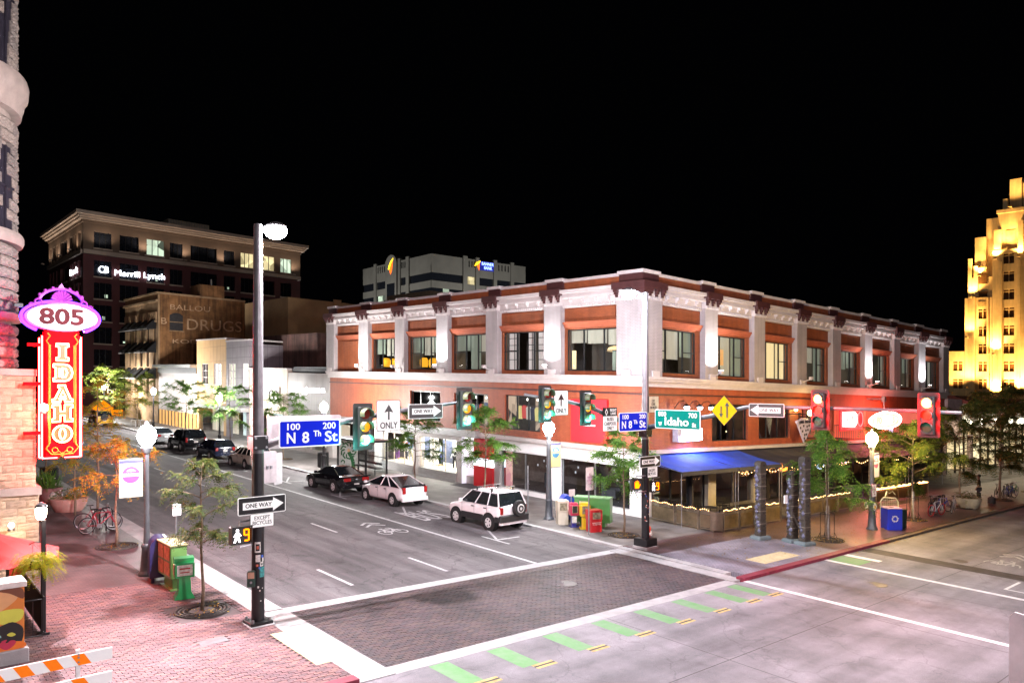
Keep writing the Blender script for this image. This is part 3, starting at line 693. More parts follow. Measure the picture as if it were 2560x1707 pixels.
def figure(name, label, cat, x, y, h, rot, group, skin, top, bot, hair=None, arm=.12, stride=.08, headturn=0, hgt=1.75):
    """a standing body as one continuous skinned surface, clothes as its children"""
    t = thing(name, label, cat, x, y, h, rot, group)
    k = hgt/1.75
    V = {'pel':(0,0,.95,.13),'wai':(0,0,1.1,.115),'che':(0,-.01,1.32,.14),'nek':(0,0,1.48,.055),'hd0':(0,-.01,1.58,.07),'hd1':(0,-.015,1.68,.092),
         'hd2':(0,-.005,1.75,.06),'sl':(-.18,0,1.41,.062),'sr':(.18,0,1.41,.062),'el':(-.24,arm*.3,1.14,.042),'er':(.24,-arm*.2,1.14,.042),
         'wl':(-.25,-arm,.92,.03),'wr':(.25,-arm*1.5,.92,.03),'fl':(-.25,-arm*1.3,.80,.022),'fr':(.25,-arm*1.8,.80,.022),
         'hl':(-.09,0,.90,.095),'hr':(.09,0,.90,.095),'kl':(-.1,-stride*.6,.5,.062),'kr':(.1,stride*.4,.5,.062),'al':(-.1,stride*-.2,.09,.042),'ar':(.1,stride,.09,.042),
         'tl':(-.11,stride*-.2-.17,.03,.035),'tr':(.11,stride-.17,.03,.035)}
    E = [('pel','wai'),('wai','che'),('che','nek'),('nek','hd0'),('hd0','hd1'),('hd1','hd2'),('che','sl'),('che','sr'),('sl','el'),('sr','er'),('el','wl'),('er','wr'),('wl','fl'),('wr','fr'),('pel','hl'),('pel','hr'),('hl','kl'),('hr','kr'),('kl','al'),('kr','ar'),('al','tl'),('ar','tr')]
    def skin_mesh(nm, keys, grow, mat, cut=None):
        ks = [q for q in V if q in keys]; ix = {q: i for i, q in enumerate(ks)}
        me = bpy.data.meshes.new(nm); me.from_pydata([tuple(c*k for c in V[q][:3]) for q in ks], [(ix[a],ix[b]) for a,b in E if a in ix and b in ix], []); me.materials.append(mat)
        o = bpy.data.objects.new(nm, me); C.objects.link(o); o.parent = t
        md = o.modifiers.new('skin','SKIN'); md.use_smooth_shade = True
        for i, q in enumerate(ks): r = (V[q][3]+grow)*k; me.skin_vertices[0].data[i].radius = (r, r*.8 if q in ('che','wai','pel') else r)
        me.skin_vertices[0].data[0].use_root = True
        o.modifiers.new('sub','SUBSURF').levels = 1; o.modifiers['sub'].render_levels = 1
        return o
    skin_mesh('body', list(V), 0, skin)
    if top: skin_mesh('shirt', ['wai','che','sl','sr','el','er','pel'], .02, top)
    if bot: skin_mesh('trousers', ['pel','hl','hr','kl','kr','al','ar'], .018, bot)
    if hair:
        q = B(); q.ball((0,.015,1.70*k), .105*k, 10, 8, (.92,1.0,.95)); part(q, 'hair', hair, t, smooth='all')
        q = B(); q.ball((-.03*k,-.105*k,1.66*k), .012*k, 6, 4).ball((.03*k,-.105*k,1.66*k), .012*k, 6, 4).ball((0,-.115*k,1.62*k), .016*k, 6, 4); part(q, 'face', skin, t)
    return t
display(38.95, 43.3); display(44.0, 48.1)
mk_spots = [(39.6,0,2,3,'white mannequin in cream shirt and blue shorts nearest the store entry'),(40.6,0,5,5,'mannequin all in black beside the cream one in the lit window'),(42.3,0,3,0,'mannequin in sky blue top behind the street tree in the display window'),
            (44.7,0,4,0,'mannequin in plum top in the far display window'),(45.7,0,3,2,'mannequin in sky blue with cream trousers in the far display window'),(46.6,0,1,5,'mannequin in red sweater above a wooden easel in the far display window'),(47.5,0,0,4,'navy and plum mannequin at the far end of the display window')]
for y, dx, a, b, lab in mk_spots:
    figure('mannequin', lab, 'mannequin', 30.15+random.uniform(0,.4), y, .62, -pi/2+random.uniform(-.4,.4), 'mannequins in the lit display windows', SKIN, CLOTH[a], CLOTH[b], hgt=1.7)
# stools/boxes on display
for y in (39.0,41.5,46.2):
    t = thing('display_stand', {39.0:'low wooden display stand with white shoes by the entry window', 41.5:'wide low display bench in the lit window', 46.2:'golden wooden easel stand in the far display window'}[y], 'display stand', 29.9, y+.25, .62, pi/2)
    q = B(); q.bbox(-.3,.3,-.16,.16,.22,.28,.01); part(q, 'top', M('display_oak', (.5,.32,.14), .5), t)
    for s in (-1,1):
        for u in (-1,1): q = B(); q.cyl((s*.26,u*.12,0),(s*.24,u*.1,.22),.018); part(q, 'leg', MATS['display_oak'], t)
# recessed entry with red block and lit inner window
q = B(); q.box(30.9,31.0,35.4,38.4,.0,3.05); part(q, 'entry_back_wall', EMV('entry_display', (1,.55,.45), (.7,.25,.3), 1.1, 2.2), cbt, shear=True)
q = B(); q.box(29.6,30.9,37.5,38.35,0,.55); part(q, 'entry_plinth', grey_panel, cbt, shear=True)
q = B(); q.box(29.5,30.9,35.4,38.35,2.95,3.04); part(q, 'entry_ceiling', EM('entry_ceiling_light', (1,.92,.9), 4, True), cbt, shear=True)
red_m = M('crimson_panel', (.45,.01,.015), .35, 0, .05, 2)
q = B(); q.box(29.3,30.4,35.36,37.2,.0,1.35); part(q, 'red_entry_block', red_m, cbt, shear=True)
q = B(); q.box(29.28,30.4,35.36,37.2,1.35,1.85); part(q, 'lit_logo_box', EM('lit_logo_box', (.85,.92,1), 2.2), cbt, shear=True)
q = B(); q.box(29.3,30.4,35.36,37.2,1.85,3.05); part(q, 'red_entry_block', red_m, cbt, shear=True)
struct(B().box(28.2,30.9,35.6,38.2,SW,SW+.012), 'door_mat', M('entry_mat', (.03,.03,.035), .9))
# restaurant front under the awnings on Idaho
bar_wall = M('dark_bar_front', (.03,.026,.026), .6); cream = M('cream_column', (.42,.38,.28), .6, 0, .08, 2)
q = B()
for a, c in ((30.2,30.4),(33.6,33.75),(41.2,41.5),(45.5,45.8),(50,50.3),(56,56.4),(62,62.4)): fbox(q,'R',a,c,-.3,.05,0,3.24)
fbox(q,'R',30.2,70.15,-.3,.02,2.75,3.24); part(q, 'bar_front', bar_wall, cbt, shear=True)
for a, c in ((35.0,35.75),(39.6,40.3)): q = B(); fbox(q,'R',a,c,-.3,.12,0,2.74); part(q, 'cream_column', cream, cbt, shear=True)
for a, c, cu in ((30.4,33.6,(.5,)),(33.75,35.0,()),(40.3,41.2,()),(41.5,45.5,(.33,.66)),(45.8,50,(.33,.66)),(50.3,56,(.25,.5,.75)),(56.4,62,(.25,.5,.75)),(62.4,70,(.2,.4,.6,.8))):
    window('R', a, c, .1, 2.75, cu, name='bar_window', fm=cbm_frame, pm=pane_dark)
q = B(); fbox(q,'R',35.75,35.85,-.1,.0,.05,2.74); fbox(q,'R',37.6,37.7,-.1,0,.05,2.74); fbox(q,'R',39.5,39.6,-.1,0,.05,2.74); fbox(q,'R',35.85,39.5,-.1,0,2.5,2.74); fbox(q,'R',35.85,39.5,-.1,0,.05,.2)
dr = part(q, 'glass_door', cbm_bronze, cbt, shear=True)
for a, c in ((35.85,37.6),(37.7,39.5)):
    q = B(); q.quad(fpt('R',a,-.05,.2),fpt('R',c,-.05,.2),fpt('R',c,-.05,2.5),fpt('R',a,-.05,2.5)); part(q, 'pane', pane_dark, dr, shear=True)
q = B(); q.cyl(fpt('R',37.5,.05,.9),fpt('R',37.5,.05,1.4),.02); part(q, 'handle', steel, dr, shear=True)
q = B(); fbox(q,'R',30.2,70,-4.4,-4.3,.1,2.74); part(q, 'bar_back_wall', EMV('bar_back', (.004,.003,.004), (.22,.08,.03), .2, 1.3), cbt, shear=True)
q = B()
for j in range(60): p = fpt('R', random.uniform(41,69), -random.uniform(.5,3.5), random.uniform(1.5,2.6)); q.ball(p, .05, 6, 4)
part(q, 'bar_lights', EM('bar_lights', (1,.6,.25), 5), cbt, shear=True, kind='stuff')
# neon shapes in the bar windows
for (a, z, cc, nm) in ((42.0,2.0,(.2,.35,1),'blue'),(44.2,1.9,(1,.25,.03),'orange'),(46.8,2.15,(.75,.9,1),'white'),(49.0,1.8,(.6,.7,1),'pale'),(52.5,2.0,(1,.4,.6),'pink')):
    t = thing('neon_window_sign', '%s glowing neon sign hanging inside the bar window' % nm, 'neon sign', a, YB+.5, z)
    q = B()
    for j in range(3): q.ring((0,0,.02*j), .18+.1*j, .028, 16, 5, 'y', 1.4, .8)
    part(q, 'neon_tube', EM('neon_%s' % nm, cc, 6), t)
    q = B(); q.cyl((0,0,.35),(0,0,.75),.008); part(q, 'chain', black, t)
# the balcony bay with sign posters on Idaho
q = B(); fbox(q,'R',49.9,65,-2.2,-2.1,3.4,5.8); part(q, 'balcony_back_wall', EM('balcony_orange_glow', (.9,.20,.12), .45), cbt, shear=True)  # wall and piers given their own glow for the pink light
q = B(); fbox(q,'R',49.9,65,-2.1,-.3,5.7,5.75); part(q, 'balcony_ceiling', M('balcony_plaster', (.6,.5,.48), .7), cbt, shear=True)
q = B()
for a, c in ((49.9,50.1),(54.6,54.9),(58.6,58.9),(64.8,65)): fbox(q,'R',a,c,-2.1,-.05,3.42,5.7)
part(q, 'balcony_pier', MATS['balcony_orange_glow'], cbt, shear=True)
q = B(); fbox(q,'R',59.1,61.2,-2.09,-2.0,3.6,5.6); fbox(q,'R',61.5,64.6,-2.09,-2.0,3.6,5.6); part(q, 'lit_doorway', EM('pale_violet_room', (.86,.7,1), 1.7, True), cbt, shear=True)
q = B()
for s in (59.7,60.3,60.9,62.2): fbox(q,'R',s,s+.14,-2.0,-1.95,3.6,5.6)
part(q, 'door_frame', cbm_frame, cbt, shear=True)
q = B()
q.cyl(fpt('R',49.9,.02,4.5),fpt('R',65,.02,4.5),.025,n=6)
s = 50.0
while s < 65: q.cyl(fpt('R',s,.02,3.42),fpt('R',s,.02,4.5),.012,n=5); s += .28
part(q, 'balcony_railing', M('wrought_railing', (.14,.12,.12), .5, .5), cbt, shear=True)
t = thing('poster_sign', 'lit white poster with black letter shapes in a red frame on the balcony', 'poster', 51.9, 23.55, 4.9)
q = B(); q.box(-1.7,1.9,.02,.08,-.75,.75); part(q, 'frame', EM('poster_red', (.8,.02,.03), .8), t)
q = B(); q.prism([(-1.4,-.45),(.4,-.55),(.8,-.3),(.8,.35),(.4,.55),(-1.4,.55)], -.04, .0); part(q, 'panel', EM('poster_white', (1,.9,.9), 2.2), t)
q = B()
for j in range(8): x = -1.25+j*.25; q.box(x, x+.1, -.06, -.045, -.3+.1*(j%3), .2+.1*((j*5)%3))
part(q, 'lettering', black, t)
q = B(); q.ring((1.35,-.02,0), .5, .03, 20, 5, 'y', .8, 1); part(q, 'neon_ring', EM('neon_red_ring', (1,.1,.1), 4), t)
# oval neon sign hung from the belt course
t = thing('oval_neon_sign', 'white hot oval neon sign hanging on a bracket above the yellow street lamp', 'neon sign', 54.9, 22.6, 4.9)
q = B(); pts = [(2.35*cos(2*pi*i/36), .5*sin(2*pi*i/36)) for i in range(36)]; q.prism(pts, -.1, .1); part(q, 'face', EM('oval_face', (1,.72,.6), 1.6), t)
q = B(); q.ring((0,-.16,0), 1, .05, 40, 6, 'y', 2.5, .58); part(q, 'neon_tube', EM('neon_white_hot', (1,.20,.16), 170, True), t)
q = B(); q.ring((0,-.13,0), 1, .03, 40, 6, 'y', 2.15, .46); part(q, 'inner_rim', EM('oval_orange', (1,.25,.1), 2), t)
text('FO', .6, EM('oval_letter', (1,.2,.12), 1.2), t, (-1.05,-.13,-.02)); text('S', .6, MATS['oval_letter'], t, (1.35,-.13,-.02))
q = B(); q.cyl((0,0,.5),(0,0,1.55),.04).cyl((0,0,1.5),(0,1.2,1.5),.05); q.box(-.15,.15,-.1,.1,1.3,1.7); part(q, 'hanger', steel, t)
# ------------------------------------------------------------------ things fixed to the corner building
blue_aw = M('blue_awning_cloth', (.02,.06,.42), .7, 0, .1, 2, .15, 30); dark_aw = M('black_awning_cloth', (.012,.013,.03), .75, 0, .2, 2); grey_aw = M('slate_awning_cloth', (.045,.045,.085), .75)
def awning(x0, x1, m, label, yo=21.0, h0=2.68, h1=3.2):
    t = thing('awning', label, 'awning', (x0+x1)/2, YB, 3.2, group='awnings over the bar terrace')
    g = B(); n = 14
    for i in range(n+1):
        x = x0+(x1-x0)*i/n; sag = .05*sin(i*1.7)+.03*sin(i*.6+1)
        for j in range(5): f = j/4; g.v.append((x, YB-.05+(yo-YB+.05)*f, h1+(h0-h1)*f-.10*sin(pi*f)-sag*sin(pi*f)))
    for i in range(n):
        for j in range(4): a = i*5+j; g.f.append((a, a+5, a+6, a+1))
    part(g, 'canopy', m, t, shear=True, smooth='all')
    g = B(); g.box(x0,x1,yo-.03,yo+.0,h0-.2,h0-.012); part(g, 'valance', M('awning_valance', (.012,.013,.025), .7), t, shear=True)
    g = B(); g.cyl((x0,yo+.05,h0-.04),(x1,yo+.05,h0-.04),.03)
    for x in (x0+.02, x1-.02): g.cyl((x,yo+.05,h0-.04),(x,YB-.05,h1-.1),.025)
    part(g, 'rail', black, t, shear=True)
    g = B()
    for x in (x0+.08, x1-.08): g.cyl((x,yo+.1,.05),(x,yo+.1,h0-.05),.022)
    part(g, 'pole', steel, t, shear=True)
awning(28.9, 33.6, blue_aw, 'bright blue cloth awning on the corner under the white sign box')
awning(33.7, 37.9, blue_aw, 'second blue awning behind the first totem post')
awning(38.0, 43.2, dark_aw, 'black awning behind the tall totem posts')
awning(43.4, 49.2, dark_aw, 'black awning with dark folds above the caged tree')
awning(49.6, 55.6, grey_aw, 'slate awning behind the yellow street lamp', 21.3, 2.5)
awning(56.0, 62.6, grey_aw, 'folded slate awning below the violet balcony door', 21.3, 2.5)
# gooseneck lamps and white sign box
for x, lab in ((32.13,'gooseneck wall lamp nearest the signal pole above the green street sign'),(33.28,'middle gooseneck wall lamp above the green street sign'),(34.3,'gooseneck wall lamp nearest the yellow diamond sign')):
    t = thing('gooseneck_lamp', lab, 'wall lamp', x, YB, 5.55, group='gooseneck lamps on the brick wall')
    g = B(); g.tube([(0,0,0),(0,-.3,.35),(0,-.6,.4),(0,-.75,.25)], .018, 6); part(g, 'arm', black, t)
    g = B(); g.lathe([(.05,.12),(.17,0),(.175,-.03)], (0,-.75,.12), 12); part(g, 'shade', black, t)
    g = B(); g.ball((0,-.78,.06), .14); part(g, 'bulb', EM('gooseneck_glow', (.85,.9,1), 30), t)
    lamp('SPOT', t, (0,-.8,.0), 4200, (.45,.5,1), .06, (radians(38),0,0), 125, .9)
t = thing('lit_sign_box', 'glowing white sign box on the brick wall below the gooseneck lamps', 'sign box', 33.05, YB, 4.15)
g = B(); g.bbox(-1.1,1.1,-.35,0,-.33,.33,.02); part(g, 'cabinet', M('grey_cabinet', (.4,.38,.45), .5), t)
g = B(); g.box(-.75,1.06,-.36,-.352,-.29,.29); part(g, 'face', EM('sign_box_face', (.85,.88,1), 12, True), t)
lamp('AREA', t, (.1,-.5,-.1), 330, (.25,.3,1), (1.6,.4), (radians(35),0,0))
# big red wall panel, pizza sign, lanterns
t = thing('red_wall_sign', 'large square red sign panel on the brick wall behind the traffic signals', 'wall sign', XB, 27.37, 4.7)
g = B(); g.box(-.16,-.002,-1.31,1.31,-1.14,1.15); part(g, 'panel', M('red_sign_panel', (.62,.02,.03), .4, 0, .06, 2), t)
g = B(); g.box(-.165,-.161,-.5,.45,-.28,-.2); part(g, 'underline', EM('red_sign_white', (1,.95,.95), .8), t)
text('FADED', .5, MATS['red_sign_white'], t, (-.17,-.02,.1), FX, w=.9) if False else None
t = thing('pizza_slice_sign', 'hanging pizza slice sign with black spots reading pie hole', 'hanging sign', 43.4, 22.6, 4.3)
g = B(); g.prism([(-.85,.5),(-.3,.62),(.4,.58),(.95,.36),(.02,-.75)], -.05, .05); part(g, 'slice', M('pale_lilac_sign', (.55,.48,.60), .5, 0, .1, 4), t)
g = B(); g.tube([(-.92,0,.56),(-.3,0,.70),(.4,0,.66),(1.02,0,.44)], .085, 8); part(g, 'crust', MATS['pale_lilac_sign'], t)
for x, z in ((-.5,.2),(-.12,.3),(.3,.25),(.55,.3),(-.25,-.02),(.15,.02),(.4,.05),(0,-.25),(.2,-.22),(-.05,-.45),(.05,-.6)):
    g = B(); g.cyl((x,-.065,z),(x,-.05,z),.075); part(g, 'pepperoni', black, t)
text('pie hole', .3, black, t, (.05,-.1,.56), FY, w=1.5, ext=.006, bold=.006)
g = B(); g.cyl((-.2,0,.7),(-.2,0,1.0),.012).cyl((.4,0,.66),(.4,0,1.0),.012).cyl((.1,-.1,1.0),(.1,1.25,1.0),.03); part(g, 'bracket', black, t)
t = thing('wall_lantern', 'amber twin globe wall lantern on a bracket above the pizza slice sign', 'wall lamp', 45.2, YB, 5.1)
g = B(); g.cyl((0,0,0),(0,-.75,0),.03).cyl((0,-.75,0),(0,-.75,.12),.03); g.box(-.12,.12,-.04,0,-.25,.25); part(g, 'bracket', black, t)
g = B(); g.ball((0,-.75,.25), .19, 12, 8); part(g, 'globe', EM('amber_globe', (1,.75,.25), 30), t)
lamp('POINT', t, (0,-.95,.45), 160, (1,.6,.2), .15)
t = thing('wall_lantern', 'smaller amber lantern against the brick, just above the twin globes', 'wall lamp', 44.2, YB, 5.55)
g = B(); g.cyl((0,0,-.2),(0,-.3,-.15),.02); part(g, 'bracket', black, t); g = B(); g.ball((0,-.3,.0), .11, 10, 8); part(g, 'globe', MATS['amber_globe'], t)
# pilaster uplights
def uplight(face, s, label, p=1500, on=True):
    if face == 'L': x, y, rz = XB-.95, s, pi/2
    else: x, y, rz = s, YB-.95, pi
    t = thing('facade_uplight', label, 'uplight', x, y, 7.62, rz if face=='R' else rz, 'uplights on the pilasters')
    g = B(); g.bbox(-.13,.13,-.1,.1,-.16,.02,.02); part(g, 'housing', cbm_trim, t)
    g = B(); g.box(-.03,.03,-.5 if False else 0,.6 if False else .03,-.2,-.12); g.cyl((0,0,-.14),(0,-.58,-.3),.025); part(g, 'arm', cbm_trim, t)
    if on:
        g = B(); g.box(-.11,.11,-.08,.08,.022,.03); part(g, 'lens', EM('uplight_lens', (1,1,1), 40), t)
        lamp('SPOT', t, (0,-.12,.1), p, (.93,.96,1), .05, (radians(182),0,0), 150, 1.0)
for i, (f, k) in enumerate((('L',1),('L',3),('L',5),('R',1),('R',5),('R',7))):
    a, c = PIL[f][k]; labs = ['first lit uplight left of the street corner on the 8th street side','middle lit uplight on the 8th street side','farthest lit uplight on the 8th street side by the bricked up bay','lit uplight on the first pilaster past the corner on the awning side','lit uplight above the left red traffic signal','lit uplight above the far right red traffic signal']
    uplight(f, (a+c)/2, labs[i])
for i, (f, k) in enumerate((('L',2),('L',4),('R',3))):
    a, c = PIL[f][k]; uplight(f, (a+c)/2, ['unlit uplight between two lit ones nearer the corner','unlit uplight between two lit ones farther from the corner','unlit white floodlight on the pilaster above the one way arrow sign'][i], on=False)
# terrace fence round the bar: posts, panels, top rails, lights
fp = M('bronze_fence_panel', (.17,.125,.075), .4, .55, .22, 2.5); fpost = M('bronze_fence_post', (.30,.24,.18), .35, .7, .1, 5)
warm_s = EM('string_light', (1,.55,.22), 9)
def fence_run(pts, label, tail=None):
    t = thing('terrace_fence', label, 'fence', *pts[0])
    fb = B()
    for i, (x, y) in enumerate(pts):
        q = B()
        for d in (-.045, 0, .045): q.cyl((x+d,y-d,SW),(x+d,y-d,.98),.018,n=6)
        part(q, 'post', fpost, t, shear=True)
    bulbs = B()
    for (x0,y0),(x1,y1) in zip(pts, pts[1:]):
        d = Vector((x1-x0,y1-y0,0)); l = d.length; d.normalize(); n = Vector((-d.y,d.x,0))
        q = B(); a = Vector((x0,y0,0))+d*.08; c = Vector((x1,y1,0))-d*.08
        def slab(q, z0, z1, th): q.add([(*(a+n*th)[:2],z0),(*(c+n*th)[:2],z0),(*(c-n*th)[:2],z0),(*(a-n*th)[:2],z0),(*(a+n*th)[:2],z1),(*(c+n*th)[:2],z1),(*(c-n*th)[:2],z1),(*(a-n*th)[:2],z1)], [(3,2,1,0),(4,5,6,7),(0,1,5,4),(1,2,6,5),(2,3,7,6),(3,0,4,7)])
        slab(q, .2, .8, .02); part(q, 'panel', fp, t, shear=True)
        q = B(); slab(q, .83, .86, .025); slab(q, .89, .92, .025); slab(q, .95, .98, .03); slab(q, .14, .17, .025); part(q, 'rail', fpost, t, shear=True)
        k = int(l/.11)
        for j in range(k):
            p = a+d*(l-.16)*(j/k); bulbs.ball((p.x,p.y,1.01+.035*sin(j*.9)), .022, 5, 4)
    part(bulbs, 'string_lights', warm_s, t, shear=True, kind='stuff')
    return t
t = fence_run([(29.45,23.3),(29.38,21.75),(29.35,20.4),(29.45,19.75)], 'bronze panel fence facing the signal pole at the terrace corner')
q = B()                                                         # the ribbed quarter-round corner
for k in range(13):
    a = pi+pi/2*k/12; q.cyl((29.8+.34*cos(a),19.8+.34*sin(a),.12),(29.8+.34*cos(a),19.8+.34*sin(a),.95),.032,n=6)
part(q, 'ribbed_corner', fpost, t, shear=True)
fence_run([(29.85,19.45),(31.2,19.45),(32.45,19.45)], 'bronze fence bays with string lights beside the first totem post')
fence_run([(33.4,19.45),(34.95,19.45)], 'single bronze fence bay between the two groups of totem posts')
fence_run([(35.9,19.4),(37.6,19.4),(39.3,19.4),(41.0,19.4),(42.7,19.4)], 'bronze fence behind the caged tree in shade')
t = fence_run([(45.8,19.35),(47.4,19.35),(49.0,19.35),(50.6,19.35),(52.2,19.35),(53.8,19.35)], 'fence with a glowing light strip along its top right of the yellow lamp')
q = B(); q.box(45.85,53.75,19.28,19.31,.93,.99); part(q, 'light_strip', EM('rope_light', (1,.45,.15), 9), t, shear=True)
lamp('AREA', t, (4,-.3,1.1), 60, (1,.45,.15), (7,.1), (radians(70),0,0))
lamp('AREA', t, (-16,1.2,3.0), 0.001, (1,.45,.15), (1,.1)) if False else None
# terrace tables and chairs seen over the fence
slat = M('dark_bistro_metal', (.025,.023,.022), .45, .4)
def chair(label, x, y, rot, m=slat):
    t = thing('bistro_chair', label, 'chair', x, y, SW, rot, 'terrace chairs')
    for s in (-1,1):
        for u in (-1,1): q = B(); q.cyl((s*.2,u*.2,0),(s*.2,u*.18,.45 if u<0 else .85),.013,n=6); part(q, 'leg', m, t)
    q = B(); q.bbox(-.21,.21,-.21,.21,.44,.47,.01); part(q, 'seat', m, t)
    q = B()
    for z in (.56,.64,.72,.80): q.box(-.2,.2,.17,.19,z,z+.045)
    part(q, 'backrest', m, t); return t
def table(label, x, y, m=slat):
    t = thing('bistro_table', label, 'table', x, y, SW, random.uniform(-.2,.2), 'terrace tables')
    q = B(); q.lathe([(.34,.72),(.36,.725),(.36,.75),(.02,.75)], n=18); part(q, 'top', m, t)
    q = B(); q.cyl((0,0,.02),(0,0,.72),.03).lathe([(.24,0),(.24,.02),(.03,.05)], n=14); part(q, 'base', m, t); return t
cl = ['black slatted chair behind the terrace corner','black slatted chair leaning at the bar door','black chair beside the cream column','black chair behind the second fence bay']
for i, (x, y, r) in enumerate(((30.6,21.2,.5),(33.0,21.4,2.6),(34.3,22.4,-.6),(32.0,20.6,3.0))): chair(cl[i], x, y, r)
table('round black table inside the terrace corner', 31.6, 21.3); table('round black table by the cream column', 33.6, 20.6)
purp = M('purple_lit_cloth', (.20,.05,.32), .7)
for i in range(5):
    x = 46.6+i*1.75
    table(['purple topped table just past the yellow lamp','second purple topped table past the yellow lamp','purple topped table in the middle of the rope lit fence','purple topped table near the fence end','last purple topped table at the fence end'][i], x, 21.2, purp)
    chair(['chair behind the rope lit fence just past the yellow lamp','chair behind the second purple table','chair behind the middle purple table','chair near the end of the rope lit fence','last chair at the end of the rope lit fence'][i], x+.75, 21.0, random.uniform(0,6))
t = thing('terrace_festoon', 'warm festoon lights strung under the awnings over the terrace', 'string lights', 46, 21.6, 2.4)
q = B(); w_ = B(); pts = []
for i in range(90):
    x = 34.5+i*.31; z = 2.25+.12*cos(i*.7); q.ball((x,21.9,z), .028, 5, 4); pts.append((x,21.9,z+.04))
w_.tube(pts, .006, 4); part(w_, 'cable', black, t, shear=True); part(q, 'string_lights', warm_s, t, shear=True, kind='stuff')
# ------------------------------------------------------------------ rusticated sandstone building with a round corner tower
scol = [(.16,.135,.115), (.13,.108,.094), (.18,.15,.125), (.115,.098,.085), (.165,.135,.112)]
stone_o = RND('rough_sandstone', scol, .9, island=False, dirt=.5, bump=.6); stone_s = M('smooth_sandstone', (.21,.17,.145), .8, 0, .14, 2, .2, 20)
ash_o = RND('ashlar_sandstone', [(.27,.185,.12),(.24,.165,.11),(.29,.20,.13),(.23,.155,.105)], .85, island=False, dirt=.25, bump=.35)
CX, CY, RT_ = 1.26, 30.1, 2.9
sb = thing('stone_building', 'rough sandstone building with a round corner tower cut by the frame edge', 'building', 2.0, 30.0)
sl = ROOTLOC[sb.name]
q = B(); q.lathe([(RT_-.32,6.3),(RT_-.32,24)], (CX,CY,0), 40); part(q, 'tower_core', stone_s, sb, smooth=True, shear=True)
q = B(); q.box(-30,3.95,27.42,60,-.3,6.3).box(-30,CX,30.1,60,6.3,24); part(q, 'wall_core', stone_s, sb, shear=True)
def rough_block(w, h, d, amp, seed):
    """a rock faced block: front (-Y) pillowed and pitted"""
    rr = random.Random(seed); b = B(); n, m = 5, 5
    for j in range(m+1):
        for i in range(n+1):
            e = (i in (0,n)) or (j in (0,m)); b.v.append((-w/2+w*i/n, -(0 if e else rr.uniform(.3,1)*amp), h*j/m))
    for j in range(m):
        for i in range(n): a = j*(n+1)+i; b.f.append((a,a+1,a+n+2,a+n+1))
    k = len(b.v); b.v += [(-w/2,d,0),(w/2,d,0),(w/2,d,h),(-w/2,d,h)]
    b.f += [(0,k,k+1,n)]+[(m*(n+1),(m+1)*(n+1)-1,k+2,k+3)]
    b.f += [tuple([0]+[j*(n+1) for j in range(1,m+1)]+[k+3,k]), tuple([n]+[j*(n+1)+n for j in range(1,m+1)]+[k+2,k+1])]
    return b
bm_cache = [mesh(rough_block(1,1,.3,.09,s), 'stone', stone_o) for s in range(7)]
WIN = [(6.45,8.2,None),(10.86,13.55,(49,64)),(16.1,20.5,(49,64))]
rest = B(); rb_ = [rough_block(1,1,.3,.07,s) for s in range(20,24)]; cnt = 0; h = 8.0; row = 0
bands = [(6.3,6.42),(7.95,8.25),(10.45,10.85),(14.75,16.1)]
z = 6.42
while z < 21:
    hh = .36 if z < 14 else .4
    inb = [b for b in bands if b[0] <= z+.01 < b[1] or b[0] < z+hh-.02 < b[1]]
    if inb: z = inb[0][1]; continue
    a = -82+(row%2)*8
    while a < 96:
        wa = random.uniform(9,15); mid = a+wa/2
        skip = any(w[2] and w[0] <= z+hh*.5 < w[1] and w[2][0] < mid < w[2][1] for w in WIN)
        if not skip and mid < -2:
            th = radians(mid); d = RT_-.18; rest.T = Matrix.Translation((CX+d*sin(th), CY-d*cos(th), z)) @ Matrix.Rotation(th,4,'Z') @ Matrix.Diagonal((RT_*radians(wa)-.03,1,hh-.03,1)); k_ = random.choice(rb_); rest.add(k_.v, k_.f)
        elif not skip and cnt < 290:
            th = radians(mid)                                # 0 = facing -Y, + towards +X
            wl = RT_*radians(wa)-.03; d = RT_-.18
            x, y = CX+d*sin(th), CY-d*cos(th)
            inst(random.choice(bm_cache), 'stone', sb, (x-sl[0], y-sl[1], z+gz(x,y)-sl[2]), (0,0,th), (wl,1.0,hh-.03)); cnt += 1
        a += wa
    z += hh; row += 1
part(rest, 'stonework', RND('rough_sandstone_rest', scol, .9, dirt=.5, bump=.6), sb, shear=True, kind='stuff')
def arc_band(prof, name, m=stone_s):
    q = B(); q.lathe(prof, (CX,CY,0), 48); part(q, name, m, sb, smooth=True, shear=True)
arc_band([(RT_-.3,7.95),(RT_-.05,7.95),(RT_+.05,8.02),(RT_+.05,8.2),(RT_-.05,8.25),(RT_-.3,8.25)], 'string_course')
arc_band([(RT_-.3,10.45),(RT_,10.45),(RT_+.06,10.58),(RT_+.06,10.75),(RT_,10.85),(RT_-.3,10.85)], 'sill_band')
arc_band([(RT_-.3,14.75),(RT_-.02,14.75),(RT_+.02,15.0),(RT_+.05,15.05),(RT_+.08,15.25),(RT_+.17,15.4),(RT_+.2,15.75),(RT_+.14,15.95),(RT_-.3,16.1)], 'cornice_band')
for (z0, z1, an) in WIN[1:]:
    q = B(); th = radians(56.5); d = RT_-.22
    q.box(-.5,.5,0,.04,z0,z1); q.box(-.5,-.42,-.06,0,z0,z1); q.box(-.04,.04,-.06,0,z0,z1); q.box(-.5,.5,-.06,0,(z0+z1)/2,(z0+z1)/2+.08)
    q.v = [(CX+x*cos(th)+(d-y)*sin(th), CY+x*sin(th)-(d-y)*cos(th), zz) for x,y,zz in q.v]; part(q, 'window', M('dark_sash', (.02,.018,.025), .25), sb, shear=True)
